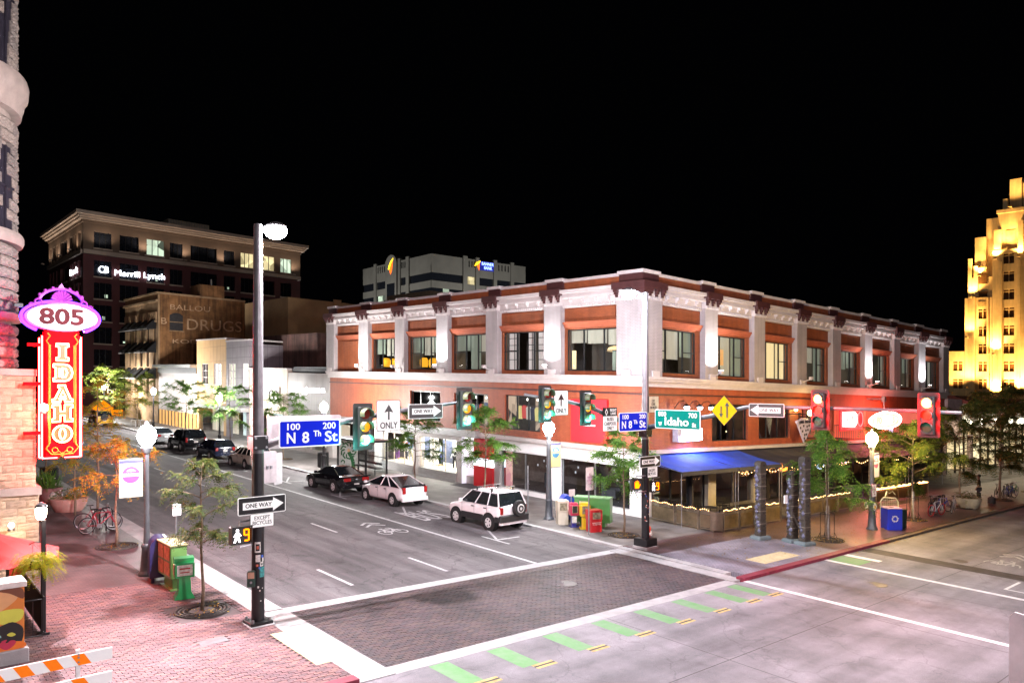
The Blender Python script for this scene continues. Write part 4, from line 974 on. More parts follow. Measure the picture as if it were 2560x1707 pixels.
# smooth ashlar below the ledge
q = B(); q.box(-30,4.17,27.15,60,6.22,6.42); part(q, 'ledge', stone_s, sb, shear=True)
q = B(); q.box(-30,4.27,27.05,60,2.55,2.78); part(q, 'water_table', stone_s, sb, shear=True)
ac = []
for sd in range(4):
    r = random.Random(sd+40); b = rough_block(1,1,.25,.03,sd+40); ac.append(mesh(b, 'stone', ash_o))
z = .05; row = 0; n = 0; rest = B()
while z < 6.2:
    hh = .235 if z < 2.5 or z > 2.8 else .23
    if 2.4 < z < 2.78: z = 2.78; continue
    hh = min(hh, 6.22-z)
    x = 4.13; first = True
    off = .08 if z < 2.5 else 0
    while x > 1.2:
        w = .34 if (first and row%2) else random.uniform(.5,.66); first = False
        inst(random.choice(ac), 'stone', sb, (x-w/2-sl[0]+off, 27.2-off-sl[1], z+gz(x,27.2)-sl[2]), None, (w-.006,1,hh-.005)); x -= w
    while x > -9: w = random.uniform(.5,.66); rest.T = Matrix.Translation((x-w/2+off, 27.2-off, z)) @ Matrix.Diagonal((w-.006,1,hh-.005,1)); rest.add(rb_[row%4].v, rb_[row%4].f); x -= w
    # return along 8th street
    y = 27.2; first = True
    while y < 29.6 and z > 2.7 or y < 28.4:
        w = .34 if (first and row%2 == 0) else .58; first = False
        inst(random.choice(ac), 'stone', sb, (4.13+off-sl[0], y+w/2-sl[1], z+gz(4.1,y)-sl[2]), (0,0,pi/2), (w-.006,1,hh-.005)); y += w
    z += hh; row += 1
part(rest, 'stonework', RND('ashlar_rest', [(.27,.185,.12),(.24,.165,.11),(.29,.20,.13),(.23,.155,.105)], .85, dirt=.25, bump=.3), sb, shear=True, kind='stuff')
q = B(); q.box(3.9,4.12,28,60,0,6.3); part(q, 'side_wall', MATS['smooth_sandstone'], sb, shear=True)
for y in (33,38,43,48):
    q = B(); q.box(4.08,4.14,y,y+2.4,.7,4.6); part(q, 'shop_window', MATS['dark_sash'], sb, shear=True)
# wall lamps on it
for (x, y, hh, pw, col, lab, r) in ((4.3,26.85,5.25,60,(1,.72,.5),'bright wall lamp beside the neon sign on the sandstone wall',.13),(3.45,26.8,1.72,40,(1,.66,.38),'small wall lamp low on the sandstone wall above the red parasol',.08)):
    t = thing('wall_lamp', lab, 'wall lamp', x, y, hh)
    q = B(); q.ball((0,0,0), r, 10, 8); part(q, 'globe', EM('wall_globe', (1,.93,.85), 25), t)
    q = B(); q.cyl((0,.05,-.12),(0,.4,-.12),.03); q.lathe([(.09,-.17),(.1,-.12),(.06,-.1)], n=10); part(q, 'bracket', black, t)
    lamp('POINT', t, (.0,-.18,-.28), pw, col, .12)
t = thing('tower_floodlight', 'small floodlight washing the rough tower stones with warm light, plus an added pavement spot', 'floodlight', 3.6, 26.6, 8.35)
q = B(); q.bbox(-.12,.12,-.06,.06,-.08,.04,.015); part(q, 'housing', black, t); q = B(); q.cyl((0,0,-.08),(-.2,.7,-.15),.02); part(q, 'arm', black, t)
lamp('SPOT', t, (0,0,.12), 90, (1,.82,.55), .06, (radians(190),0,radians(-15)), 120, .9)
lamp('SPOT', t, (0,-.05,-.14), 40, (1,.8,.55), .06, (radians(-12),0,0), 120, .9)
lamp('SPOT', t, (.25,-.2,-.05), 30000, (1,.80,.86), .12, Vector((1.25,-9.0,-8.3)).to_track_quat('-Z','Y').to_euler(), 38, 1.0)  # added spot that makes the pink pool of light on the pavement
# ------------------------------------------------------------------ neon blade sign 805 IDAHO
ns = thing('neon_blade_sign', 'tall vertical neon sign with glowing letters IDAHO under an oval 805', 'neon sign', 4.78, 27.0, 3.7)
nred = EM('neon_red_tube', (1,.004,.004), 420, True); nhot = EM('neon_orange_tube', (1,.42,.2), 14); nspill = EM('neon_violet_spill', (.22,.04,1), 50, True)
red_f = M('red_enamel', (.50,.004,.007), .45, .0, .1, 3); gold = M('orange_gilt', (.60,.17,.03), .4, .2, .1, 6)
q = B(); q.bbox(-.47,.47,-.2,.2,.02,3.95,.03); part(q, 'cabinet', red_f, ns)
q = B()
for s in (-1,1):
    q.tube([(s*.36,-.215,.42),(s*.36,-.215,3.5),(s*.43,-.215,3.62),(s*.33,-.215,3.78),(s*.40,-.215,3.86)], .025, 6)
    q.tube([(s*.36,-.215,.42),(s*.44,-.215,.3),(s*.3,-.215,.12),(0,-.215,.10)], .025, 6); q.ring((s*.2,-.215,.24), .08, .018, 14, 5, 'y'); q.tube([(s*.2,-.215,.16),(s*.08,-.215,.2),(0,-.215,.1)], .016, 5)
    q.box(s*.33-.02,s*.33+.02,-.212,-.2,.45,3.5)
q.prism([(0,.02),(.07,.09),(0,.17),(-.07,.09)], -.23, -.2)
part(q, 'scrollwork', gold, ns)
q = B()
for s in (-1,1):
    q.tube([(s*.53,-.14,.0),(s*.53,-.14,3.78)], .022, 6); q.tube([(s*.56,.14,.0),(s*.56,.14,3.72)], .022, 6)
    q.tube([(s*.53,-.14,.0),(s*.12,-.14,.0)], .022, 6); q.tube([(s*.56,.14,.0),(s*.12,.14,-.02)], .022, 6)
part(q, 'neon_tube', nred, ns)
for m_ in (red_f, gold): m_.node_tree.nodes['Principled BSDF'].inputs['Specular IOR Level'].default_value = 0
# letters, slab serif neon outlines with an orange heart
letters = {'I': ([(-.17,0),(.17,0),(.17,.08),(.09,.11),(.09,.41),(.17,.44),(.17,.52),(-.17,.52),(-.17,.44),(-.09,.41),(-.09,.11),(-.17,.08)], []),
 'D': ([(-.25,0),(.05,0),(.16,.03),(.24,.12),(.27,.26),(.24,.40),(.16,.49),(.05,.52),(-.25,.52),(-.25,.44),(-.18,.41),(-.18,.11),(-.25,.08)], [[(0,.1),(.08,.13),(.13,.26),(.08,.39),(0,.42)]]),
 'A': ([(-.28,0),(-.05,0),(-.05,.08),(-.11,.1),(.1,.1),(.06,.08),(.06,0),(.28,0),(.28,.08),(.22,.1),(.08,.46),(.08,.52),(-.12,.52),(-.12,.46),(-.06,.42),(-.2,.1),(-.28,.08)], [[(-.06,.17),(.08,.17),(.01,.36)]]),
 'H': ([(-.28,0),(-.06,0),(-.06,.2),(.06,.2),(.06,0),(.28,0),(.28,.08),(.22,.1),(.22,.42),(.28,.44),(.28,.52),(.06,.52),(.06,.32),(-.06,.32),(-.06,.52),(-.28,.52),(-.28,.44),(-.22,.42),(-.22,.1),(-.28,.08)], []),
 'O': ([(.26*cos(2*pi*i/20), .26+.26*sin(2*pi*i/20)) for i in range(20)], [[(.08*cos(2*pi*i/12), .26+.17*sin(2*pi*i/12)) for i in range(12)]])}
for ch, z0 in zip('IDAHO', (3.02,2.38,1.73,1.12,.48)):
    out, ins = letters[ch]
    q = B(); q.prism([(x,z+z0) for x,z in out], -.222, -.2); part(q, 'letter_panel', M('letter_orange', (.55,.06,.004), .5), ns)
    q = B(); q.tube([(x,-.245,z+z0) for x,z in out], .026, 6, True)
    for p in ins: q.tube([(x,-.245,z+z0) for x,z in p], .026, 6, True)
    if ch in 'DIHO': q.tube([(0 if ch != 'D' else -.08,-.245,z0+.12),(0 if ch != 'D' else -.08,-.245,z0+.40)], .022, 6) if ch in 'D' else None
    part(q, 'neon_letter', nhot, ns)
# oval head
oz = 4.36
q = B(); q.prism([(.98*cos(2*pi*i/40), oz+.43*sin(2*pi*i/40)) for i in range(40)], -.2, .2); part(q, 'oval_rim', M('violet_enamel', (.30,.02,.22), .35), ns)
q = B(); q.prism([(.93*cos(2*pi*i/40), oz+.39*sin(2*pi*i/40)) for i in range(40)], -.225, -.2); part(q, 'oval_face', EM('oval_white_face', (1,.86,.9), .75), ns)
text('805', .68, M('crimson_numerals', (.06,.0,.004), .9), ns, (0,-.235,oz-.0), FY, w=1.22, ext=.006, bold=.022)
q = B()
nvio = EM('neon_violet_front', (.15,.03,1), 5)
for yy in (-.06,):
    pts = [(1.07*cos(a), yy, oz+.51*sin(a)) for a in [radians(-52+284*i/40) for i in range(41)]]; q.tube(pts, .05, 8)
part(q, 'neon_ring', nvio, ns); q = B()
for yy in (.12,):
    pts = [(1.06*cos(a), yy, oz+.5*sin(a)) for a in [radians(-52+284*i/40) for i in range(41)]]; q.tube(pts, .03, 6)
part(q, 'neon_ring', nspill, ns)  # second ring added behind the front one for its violet spill
q = B()                                                          # crest: shell with scrolls
crest = M('violet_crest', (.22,.02,.26), .5, .1)
for i in range(9):
    a = radians(20+140*i/8); q.cyl((.05*cos(a),-.1,oz+.5+.04*sin(a)),(.30*cos(a),-.14,oz+.5+.34*sin(a)),.02,.05,6)
pts = [(.62*cos(radians(15+150*i/20)), -.05, oz+.42+.48*sin(radians(15+150*i/20))) for i in range(21)]; q.tube(pts, .05, 6)
for s in (-1,1): q.ring((s*.62,-.08,oz+.46), .09, .03, 14, 5, 'y'); q.ring((s*.8,-.08,oz+.36), .06, .025, 12, 5, 'y')
for i in range(7):
    a = radians(30+120*i/6); q.ball((.66*cos(a),-.05,oz+.44+.5*sin(a)), .06, 6, 4)
q.prism([(-.1,oz+.92),(0,oz+1.08),(.1,oz+.92)], -.1, 0)
part(q, 'crest', crest, ns)
q = B()
for z in (.78,3.5,2.3): q.box(-1.0 if z < 3 else -.9,-.45,-.05,.05,z-.05,z+.05)
part(q, 'bracket', red_f, ns)
# ------------------------------------------------------------------ the row of shops farther up 8th street
glass_n = M('night_window_glass', (.012,.014,.02), .12); warm_win = EMV('warm_office', (1,.85,.45), (.25,.2,.1), 1.3, .7); white_win = EM('white_lit_pane', (.95,1,.97), 1.7); gwin = EMV('green_office', (.8,1,.75), (.02,.03,.02), 1.2, .5)
def xbox(b, y0, y1, h0, h1, o0, o1, X=29.5): return b.box(X-o1, X-o0, y0, y1, h0, h1)
# clothing shop
t = thing('shop_building', 'low grey panelled clothing shop left of the brick corner building', 'building', 29.5, 61)
q = xbox(B(), 56.75, 64.75, 3.0, 6.95, -12, .02); part(q, 'upper_wall', BR('grey_rain_panels', (.30,.26,.25), (.28,.25,.24), (.24,.21,.20), .45, 4.2, .012, .45, .2, dirt=.1, off=0), t, shear=True)
q = B()
for a, c in ((56.75,57.3),(60.2,60.6),(64.2,64.75)): xbox(q, a, c, 0, 3.0, -.4, .04)
xbox(q, 56.75,64.75,0,.35,-.4,.06); part(q, 'pier', MATS['grey_rain_panels'], t, shear=True)
q = xbox(B(), 57,64.6,2.55,2.9,-.5,1.0); part(q, 'canopy', black, t, shear=True)
shopglow = EMV('shop_glow', (1,.88,.68), (.55,.42,.3), .9, .8)
q = xbox(B(), 57,64.6,.35,2.6,-2.0,-1.9); part(q, 'lit_interior', shopglow, t, shear=True)
for a, c in ((57.3,58.75),(58.8,60.2),(60.6,62.4),(62.45,64.2)): q = B(); q.quad((29.6,a,.35),(29.6,c,.35),(29.6,c,2.6),(29.6,a,2.6)); part(q, 'pane', pane_m, t, shear=True)
q = xbox(B(), 56.9,64.6,7.0,7.35,-6,-.3); part(q, 'roof_edge', dkgrey, t, shear=True)
q = B()
for k in range(40): q.box(29.9,30.0,57+k*.19,57.1+k*.19,7.36,7.5)
part(q, 'roof_trim', steel, t, shear=True, kind='stuff')
wl = EM('white_lit_letters', (.95,.97,1), 5)
text('WALLA WALLA | CLOTHING CO.', .5, wl, t, (-.06,0,5.42+.0), FX, w=7.0, ext=.02)
q = B(); q.box(29.46-.03,29.46,60.9,61.0,5.1,5.75); part(q, 'letter_bar', wl, t, shear=True)
# cream shop with a hanging emblem
t = thing('shop_building', 'cream stucco shop with a round letter emblem behind the left signal pole', 'building', 29.5, 68.5)
crm = BR('cream_stucco', (.56,.47,.39), (.54,.45,.38), (.44,.37,.31), 1.6, .9, .01, .7, .2, dirt=.08, off=0)
q = xbox(B(), 64.8,73.6,3.1,7.22,-12,.06); part(q, 'upper_wall', crm, t, shear=True); q = xbox(B(), 64.8,73.6,7.22,7.36,-12,.14); part(q, 'coping', cbm_trim, t, shear=True)
q = B()
for a, c in ((64.8,65.4),(68.9,69.4),(73.1,73.6)): xbox(q, a, c, 0, 3.1, -.4, .06)
part(q, 'pier', crm, t, shear=True); q = xbox(B(), 65,73.5,.3,3,-2.2,-2.1); part(q, 'lit_interior', EMV('white_shop', (.85,1,.97), (.6,.7,.75), 1.2, .9), t, shear=True)
for a, c in ((65.4,67.1),(67.15,68.9),(69.4,71.2),(71.25,73.1)): q = B(); q.quad((29.6,a,.3),(29.6,c,.3),(29.6,c,3),(29.6,a,3)); part(q, 'pane', pane_m, t, shear=True)
q = B(); q.box(29.28,29.4,66.3,68.6,3.9,5.6); part(q, 'emblem_board', M('emblem_white', (.6,.55,.5), .6), t, shear=True); q = B(); q.ring((29.25,67.9,4.75), .5, .08, 18, 6, 'x').ring((29.25,66.9,4.75), .45, .08, 18, 6, 'x'); part(q, 'emblem_ring', black, t, shear=True)
# purple grey and orange stucco blocks with tall windows
pg = BR('purple_grey_panels', (.19,.16,.18), (.18,.155,.17), (.07,.06,.07), 1.25, 1.05, .022, .6, .3, dirt=.12, off=0); orp = BR('orange_stucco_panels', (.60,.36,.16), (.58,.35,.155), (.36,.22,.10), 1.9, 1.6, .02, .7, .3, dirt=.1, off=0)
for (y0, y1, hh, m, wins, lab) in ((73.7,79.9,10.1,pg,[(73.9,75.3,0),(77.3,79.3,1)],'purple grey panelled block with two white lit tall windows'),(79.95,89.1,10.4,orp,[(81.4,83.6,1),(85.4,87.4,2)],'orange stucco block with one white window and one dark tall window')):
    t = thing('shop_building', lab, 'building', 29.5, (y0+y1)/2)
    q = B()
    hol = [(a,c,5.45,7.8) for a,c,_ in wins]
    holes_wall_ = []
    ss = sorted({y0,y1,*[x for w in hol for x in w[:2]]})
    for a, c in zip(ss, ss[1:]):
        mid = (a+c)/2; hs = [w for w in hol if w[0] < mid < w[1]]
        if hs: xbox(q, a, c, 3.2, hs[0][2], -.4, .05); xbox(q, a, c, hs[0][3], hh, -.4, .05)
        else: xbox(q, a, c, 3.2, hh, -.4, .05)
    xbox(q, y0, y1, 3.2, hh-.3, -12, -.41)
    part(q, 'wall', m, t, shear=True); q = xbox(B(), y0, y1, hh, hh+.15, -12, .14); part(q, 'coping', cbm_trim, t, shear=True)
    for a, c, k in wins:
        f = B(); xbox(f, a, a+.08, 5.45, 7.8, -.2, 0); xbox(f, c-.08, c, 5.45, 7.8, -.2, 0); xbox(f, (a+c)/2-.04, (a+c)/2+.04, 5.45, 7.8, -.19, -.01)
        for z in (5.45,6.2,6.95,7.72): xbox(f, a+.08, c-.08, z, z+.07, -.195, -.005)
        w = part(f, 'window', cbm_trim if k else white, t, shear=True)
        g = B(); xbox(g, a+.05, c-.05, 5.46, 7.79, -.3, -.21); part(g, 'pane', [EM('pale_lit_pane', (.85,.9,.72), .62), white_win, glass_n][k] if not (k == 1 and y0 < 75) else EM('pale_lit_pane', (.85,.9,.72), .62), w, shear=True)
    q = B(); xbox(q, y0, y0+.7, 0, 3.2, -.4, .05); xbox(q, y1-.7, y1, 0, 3.2, -.4, .05); part(q, 'pier', m, t, shear=True)
    q = xbox(B(), y0, y1, 2.9, 3.3, -.4, .9); part(q, 'canopy', silver, t, shear=True)
    q = xbox(B(), y0+.7, y1-.7, .2, 2.9, -1.6, -1.5); part(q, 'lit_interior', MATS['white_shop'] if y0 < 75 else shopglow, t, shear=True)
    n = 3
    for i in range(n):
        a = y0+.7+(y1-y0-1.4)*i/n; c = a+(y1-y0-1.4)/n-.1; g = B(); g.quad((29.6,a,.2),(29.6,c,.2),(29.6,c,2.9),(29.6,a,2.9)); part(g, 'pane', pane_m, t, shear=True)
# long low shop with amber panels
t = thing('shop_building', 'long low pale building with a row of amber panels and a dark roof fascia', 'building', 29.5, 96)
q = xbox(B(), 89.2,103.8,1.9,6.6,-12,.03); part(q, 'upper_wall', BR('pale_pink_cladding', (.55,.47,.43), (.53,.45,.42), (.42,.36,.33), .6, 5, .02, .6, .2, dirt=.08, off=0), t, shear=True)
q = xbox(B(), 89.2,103.9,6.6,7.3,-12,.1); part(q, 'fascia', dkgrey, t, shear=True); q = xbox(B(), 89.2,103.9,7.3,7.65,-12,.8); part(q, 'roof_edge', silver, t, shear=True)
q = xbox(B(), 76,103.9,1.95,2.3,-.4,1.1); part(q, 'awning', steel, t, shear=True) if False else None
q = B(); xbox(q, 89.2,103.9,-1,.0,-.4,.05); part(q, 'plinth', conc, t, shear=True)
y = 89.5
while y < 103.5:
    q = xbox(B(), y, y+1.0, 0, 1.9, -.3, .02); part(q, 'amber_panel', EM('amber_panel', (1,.52,.16), .62), t, shear=True)
    q = xbox(B(), y+1.0, y+1.25, 0, 1.9, -.3, .06); part(q, 'mullion', black, t, shear=True); y += 1.3
# ------------------------------------------------------------------ old brick block with the painted DRUGS wall
t = thing('drugs_building', 'old brown brick block with faded painted DRUGS lettering and black awnings', 'building', 29.5, 104.2)
dbr = BR('old_orange_brick', (.42,.20,.075), (.36,.165,.06), (.26,.125,.055), .3, .1, .012, .9, .5, dirt=.5); dface = BR('tan_brick_front', (.52,.33,.18), (.48,.30,.165), (.34,.22,.12), .3, .1, .012, .9, .4, dirt=.2)
q = B().box(29.75,41,104.2,120,-1,16.95); part(q, 'side_wall', dbr, t, shear=True)
q = B(); xs = []
dw = []
for k in range(5):
    y = 105.3+k*3.0
    for z in (3.9,7.4,10.6): dw.append((y,y+1.1,z,z+1.9))
fr = B()
ss = sorted({104.2,120.2,*[v for w in dw for v in w[:2]]})
for a, c in zip(ss, ss[1:]):
    mid = (a+c)/2; hs = sorted([w for w in dw if w[0] < mid < w[1]], key=lambda w: w[2]); z = -1
    for w in hs: fr.box(29.5,29.74,a,c,z,w[2]); z = w[3]
    fr.box(29.5,29.74,a,c,z,16.9)
part(fr, 'front_wall', dface, t, shear=True)
for (a, c, z0, z1) in dw:
    g = B(); g.box(29.66,29.72,a,c,z0,z1); g.box(29.6,29.66,(a+c)/2-.04,(a+c)/2+.04,z0,z1); part(g, 'window', glass_n, t, shear=True)
for z in (6.0,9.5,12.6):
    for k in range(5):
        y = 105.0+k*3.0; g = B(); g.prism([(29.5,z+1.25),(28.3,z),(28.3,z-.22),(29.5,z-.22)], y, y+1.75, 'y'); part(g, 'awning', M('black_canvas', (.008,.008,.009), .8), t, shear=True)
    g = B(); g.box(28.26,28.29,104.8,119,z-.34,z-.235); part(g, 'awning_trim', cbm_trim, t, shear=True)
q = B()
for k in range(20): y = 104.6+k*.78; q.box(29.3,29.5,y,y+.42,13.6,14.6); q.ball((29.42,y+.21,13.4), .2, 6, 4)
part(q, 'corbel', dface, t, shear=True, kind='stuff'); q = B(); q.box(29.2,29.5,104,120.2,15.9,16.2).box(29.3,41,104.0,120.2,16.95,17.2); part(q, 'cornice', dface, t, shear=True)
q = B(); q.box(34.85,38.1,104.1,108,17.0,18.8); part(q, 'chimney_block', dbr, t, shear=True); q = B(); q.cyl((36.6,105,18.8),(36.6,105,19.7),.12); part(q, 'vent_pipe', steel, t, shear=True)
g = B(); pts = [(30.95,12.3),(32.6,12.3),(32.6,14.3),(32.2,14.55),(31.8,14.62),(31.4,14.55),(30.95,14.3)]; g.prism(pts, 104.1, 104.19); w = part(g, 'arched_window', M('dusty_window', (.05,.045,.045), .4), t, shear=True)
g = B(); g.box(30.9,32.65,104.06,104.1,13.35,13.45).box(30.85,32.7,104.0,104.18,12.15,12.28); part(g, 'window_rail', dface, w, shear=True)
faded = M('faded_wall_paint', (.80,.56,.36), .95, 0, .4, 2.5, c2=(.42,.22,.10))
def ghost(s, x, z, size, w): text(s, size, faded, t, (x-29.5, -.02, z+gz(x,104.2)-gz(29.5,104.2)), FY, w=w, ext=.002)
ghost('DRUGS', 36.8, 13.25, 2.1, 7.4); ghost('KODAKS', 34.3, 10.9, .8, 6.0); ghost('BALLOU', 33.6, 15.4, 1.0, 5.2); ghost('B', 30.2, 13.4, 1.2, .7)
# brown plain block behind and painted-sign wall
bb = M('tan_render', (.32,.20,.095), .9, 0, .18, .3); db = M('umber_render', (.13,.08,.045), .9, 0, .2, .4)
t = thing('brown_building', 'plain tan rendered block with stepped roof behind the old shops', 'building', 45, 80)
q = B().box(36.4,60.5,80,92.5,0,15.6); part(q, 'wall', bb, t, shear=True); q = B().box(42.0,43.0,79.9,80,13.4,15.9).box(49.5,55.0,79.95,81,15.6,16.6); part(q, 'step', bb, t, shear=True)
q = B().box(55.5,60.8,79.5,90,15.6,18.4); part(q, 'lift_house', M('pale_tan_render', (.30,.23,.15), .9), t, shear=True); q = B().box(58.4,59.5,79.45,79.5,12.6,13.7); part(q, 'window', glass_n, t, shear=True)
q = B(); q.prism([(56,17.2),(59.8,15.9),(59.8,15.7),(56,15.7)], 79.0, 79.49, 'y'); part(q, 'lean_to', black, t, shear=True)
t = thing('brown_building', 'dark brick party wall with peeling white painted words behind the clothing shop', 'building', 36, 72)
q = B().box(33,55,66,79,0,10.9); part(q, 'wall', BR('dark_party_brick', (.15,.07,.055), (.12,.06,.05), (.08,.045,.04), .25, .08, .01, .9, .5, dirt=.5), t, shear=True)
peel = M('peeling_white_paint', (.30,.19,.16), .95, 0, .5, 3.5, c2=(.07,.035,.03))
q = B(); q.box(36,54,65.97,66,8.0,9.0); part(q, 'painted_band', peel, t, shear=True); text('WAYNE FURNITURE', 1.0, peel, t, (8.5,-6.05,9.55+gz(44,66)-gz(36,72)), FY, w=15, ext=.002)
# ------------------------------------------------------------------ large dark red office block
t = thing('office_building', 'large dark red office block with pale cornice at the far end of 8th street', 'building', 30, 150)
obr = M('oxblood_cladding', (.10,.022,.025), .7, 0, .15, .3); otan = M('tan_precast', (.14,.093,.064), .7, 0, .1, .4); opale = M('pale_precast_trim', (.45,.36,.29), .7, 0, .08, 1)
FL = [3.0+4.0*i for i in range(7)]
def ogrid(face, s0, s1, bays, gap):
    """piers and spandrels round real window openings"""
    wb = B(); tb = B(); top = B(); wins = []
    for i, (a, c) in enumerate(bays):
        for k in range(7):
            z = 3.6+4.0*k if k < 6 else 28.7
            wins.append((a, c, z, z+2.9, k))
    ss = sorted({s0, s1, *[v for w in wins for v in w[:2]]})
    def bx(b, a, c, z0, z1, o0, o1):
        if face == 'L': b.box(30-o1, 30-o0, a, c, z0, z1)
        else: b.box(a, c, 150-o1, 150-o0, z0, z1)
    for a, c in zip(ss, ss[1:]):
        mid = (a+c)/2; hs = sorted([w for w in wins if w[0] < mid < w[1]], key=lambda w: w[2])
        z = 0
        for w in hs: bx(wb if w[2] < 27.5 else wb, a, c, z, min(w[2],27.4), -.6, 0); z = w[3]
        if not hs: bx(wb, a, c, 0, 27.4, -.6, 0)
        if hs: bx(top, a, c, 28.2, 28.7, -.6, .0); bx(top, a, c, 31.6, 33.0, -.6, 0)
        else: bx(top, a, c, 28.2, 33.0, -.6, .0)
    if face == 'L': pass
    bx(tb, s0, s1, 27.5, 28.2, -.6, .35); 
    part(wb, 'brick_frame', obr, t, shear=True); part(top, 'top_storey_frame', otan, t, shear=True); part(tb, 'stone_band', opale, t, shear=True)
    lit = {('R',2,6):gwin,('R',6,6):warm_win,('R',7,6):warm_win,('R',8,6):gwin,('R',0,6):None}
    for j, (a, c, z0, z1, k) in enumerate(wins):
        i = j//7; m = lit.get((face,i,k)) or glass_n
        g = B(); bx(g, a, c, z0, z1, -.58, -.4); w = part(g, 'window', m, t, shear=True)
        g = B(); bx(g, a-.1, c+.1, z0-.25, z0-.001, -.3, .12); part(g, 'sill', opale, w, shear=True)
        g = B(); n = 3
        for q_ in range(1, n): s = a+(c-a)*q_/n; bx(g, s-.06, s+.06, z0, z1, -.39, -.3)
        part(g, 'mullion', black, w, shear=True)
        if m is glass_n and random.random() < .3:
            g = B(); s = a+random.uniform(.5,c-a-.8); bx(g, s, s+.5, z0+.3, z0+.3+random.uniform(.2,.6), -.399, -.39); part(g, 'desk_lamp', gwin, w, shear=True)
def ofix(): pass
RB = [(31.7,34.6),(35.9,39.1),(40.5,43.6),(44.6,46.9),(48.4,53.4),(54.8,57.0),(58.2,60.9),(61.9,65.3),(66.6,69.0)]
ogrid('R', 30, 71, RB, 0); ogrid('L', 150.6, 182, [(152,154.2),(155.6,157.8),(159.2,161.4),(163.5,170.0),(172,174),(175.4,177.4),(178.8,180.8)], 0)
q = B().box(30.7,70.8,150.7,181.8,0,32.9); part(q, 'core', glass_n, t, shear=True)
for k, (z0, z1, o) in enumerate(((33.0,33.5,.2),(33.5,33.9,.7),(33.9,34.3,1.0),(34.3,34.9,1.35))):
    q = B().box(30-o, 71+o, 150-o, 182+o, z0, z1); part(q, 'cornice', opale if k != 0 else otan, t, shear=True)
q = B(); 
for k in range(70): q.box(30+k*.585,30.25+k*.585,149.25,149.5,33.5,33.85)
part(q, 'dentils', opale, t, shear=True, kind='stuff')
q = B().box(46,54,156,166,34.9,37.2); part(q, 'plant_screen', M('pale_plant_screen', (.5,.47,.35), .5), t, shear=True)
q = B()
for k in range(16): q.box(46+k*.5,46.1+k*.5,155.9,156,34.9,37.2)
part(q, 'screen_rib', steel, t, shear=True, kind='stuff')
lgt = EM('white_sign_letters', (.85,.9,1), 7)
text('Merrill Lynch', 1.5, lgt, t, (9.3,-.25,24.6+gz(37,150)-gz(30,150)), FY, w=8.6, ext=.05); text('CB', 1.7, lgt, t, (3.2,-.25,24.75), FY, w=1.6, ext=.05)
text('Bank', 1.6, lgt, t, (-.25,6.6,24.9), FX, w=6.5, ext=.05)
for i, (x, y) in enumerate(((33,148.6),(40,148.6),(47,148.6),(54.5,148.6),(62,148.6),(69,148.6),(28.6,154),(28.6,163),(28.6,172),(28.6,180))):
    q = B(); q.bbox(x-.3,x+.3,y-.2,y+.2,28.25,28.45,.03); part(q, 'added_ledge_light', opale, t, shear=True); r = ROOTLOC[t.name]  # uplights added on the ledge to brighten cornice and top storey
    rr2 = (radians(186),0,0) if y < 150 else (0,radians(186),0)
    lamp('SPOT', t, (x-r[0],y-r[1],28.6+gz(x,y)-r[2]), 900, (1,.80,.62), .3, rr2, 150, .6)
# ------------------------------------------------------------------ bank tower far behind the corner building
bx_, by_ = 115.4, 164.8
t = thing('bank_tower', 'grey office tower with a rounded crest and blue bank sign behind the brick parapet', 'building', bx_, by_)
bgz = gz(bx_, by_); cons = M('grey_ribbed_precast', (.17,.165,.15), .8, 0, .1, .2)
ang = 0
def bt(b, side, s0, s1, z0, z1, o0, o1):
    # local: corner at origin; left flank runs +Y, right flank runs +X
    if side == 'L': b.box(-o1,-o0,s0,s1,z0,z1)
    else: b.box(s0,s1,-o1,-o0,z0,z1)
    return b
LQ, RQ = 47.5, 25.5
lens = {'L': 36.0, 'R': 34.0}
q = B().box(.3,34,.3,36,0,38.5); part(q, 'core', glass_n, t)
for side in 'LR':
    ln = lens[side]
    for k in range(9):
        z = 3.5+4.1*k
        g = B(); bt(g, side, 0, ln, z, z+1.9, -.3 if side=='L' else -.29, .0 if side=='L' else .001); part(g, 'spandrel', cons, t)
    g = B(); bt(g, side, 0, ln, 38.2, 41.2, -.3 if side=='L' else -.29, .02 if side=='L' else .021); part(g, 'parapet', cons, t)
    for s in ((10.5,12),(15,16.2),(21.5,22.7),(28,29.2)): g = B(); bt(g, side, s[0], s[1], 0, 41.8, -.2, .35); part(g, 'pier', cons, t)
    for s0 in ((12,15),(16.2,21.5),(22.7,28),(29.2,ln)):
        pass
    g = B()
    for s in (12.6,13.6,14.4,23.4,24.6,25.8,27.0): bt(g, side, s, s+.35, 38.9, 40.6, .02, .1)
    part(g, 'slot', black, t)
    for (s0, s1, k, m) in ([(23,27.5,7,gwin),(18,20,6,gwin),(12.2,14.8,5,gwin)] if side == 'L' else [(12.2,14.8,8,warm_win),(12.2,21,7,gwin),(16.5,21,6,gwin),(22.9,26.5,6,gwin),(4,6,7,gwin)]):
        g = B(); bt(g, side, s0, s1, 3.5+4.1*(k-1)+1.95 if False else 3.5+4.1*k-2.15, 3.5+4.1*k-.05, -.25, -.2); part(g, 'lit_window', m, t)
for (x, y, z) in ((-26,8,18),(-26,28,18),(8,-26,18),(26,-26,18)):
    q = B(); q.bbox(x-.4,x+.4,y-.4,y+.4,z-.5,z,.05); q.cyl((x,y,z-.5),(x,y,-6),.15); part(q, 'added_flood_mast', dkgrey, t); lamp('POINT', t, (x,y,z+.6), 17000, (1,.97,.9), .4)  # unseen masts and lamps added to brighten the tower walls
g = B(); pts = [(-.8,16.2),(-.8,41)]
cr = [(16.0,0)]+[(16.0,40.8)]+[(18.85+2.85*cos(radians(180-18*i)), 40.8+2.4*sin(radians(180-18*i))) for i in range(11)]+[(21.7,0)]
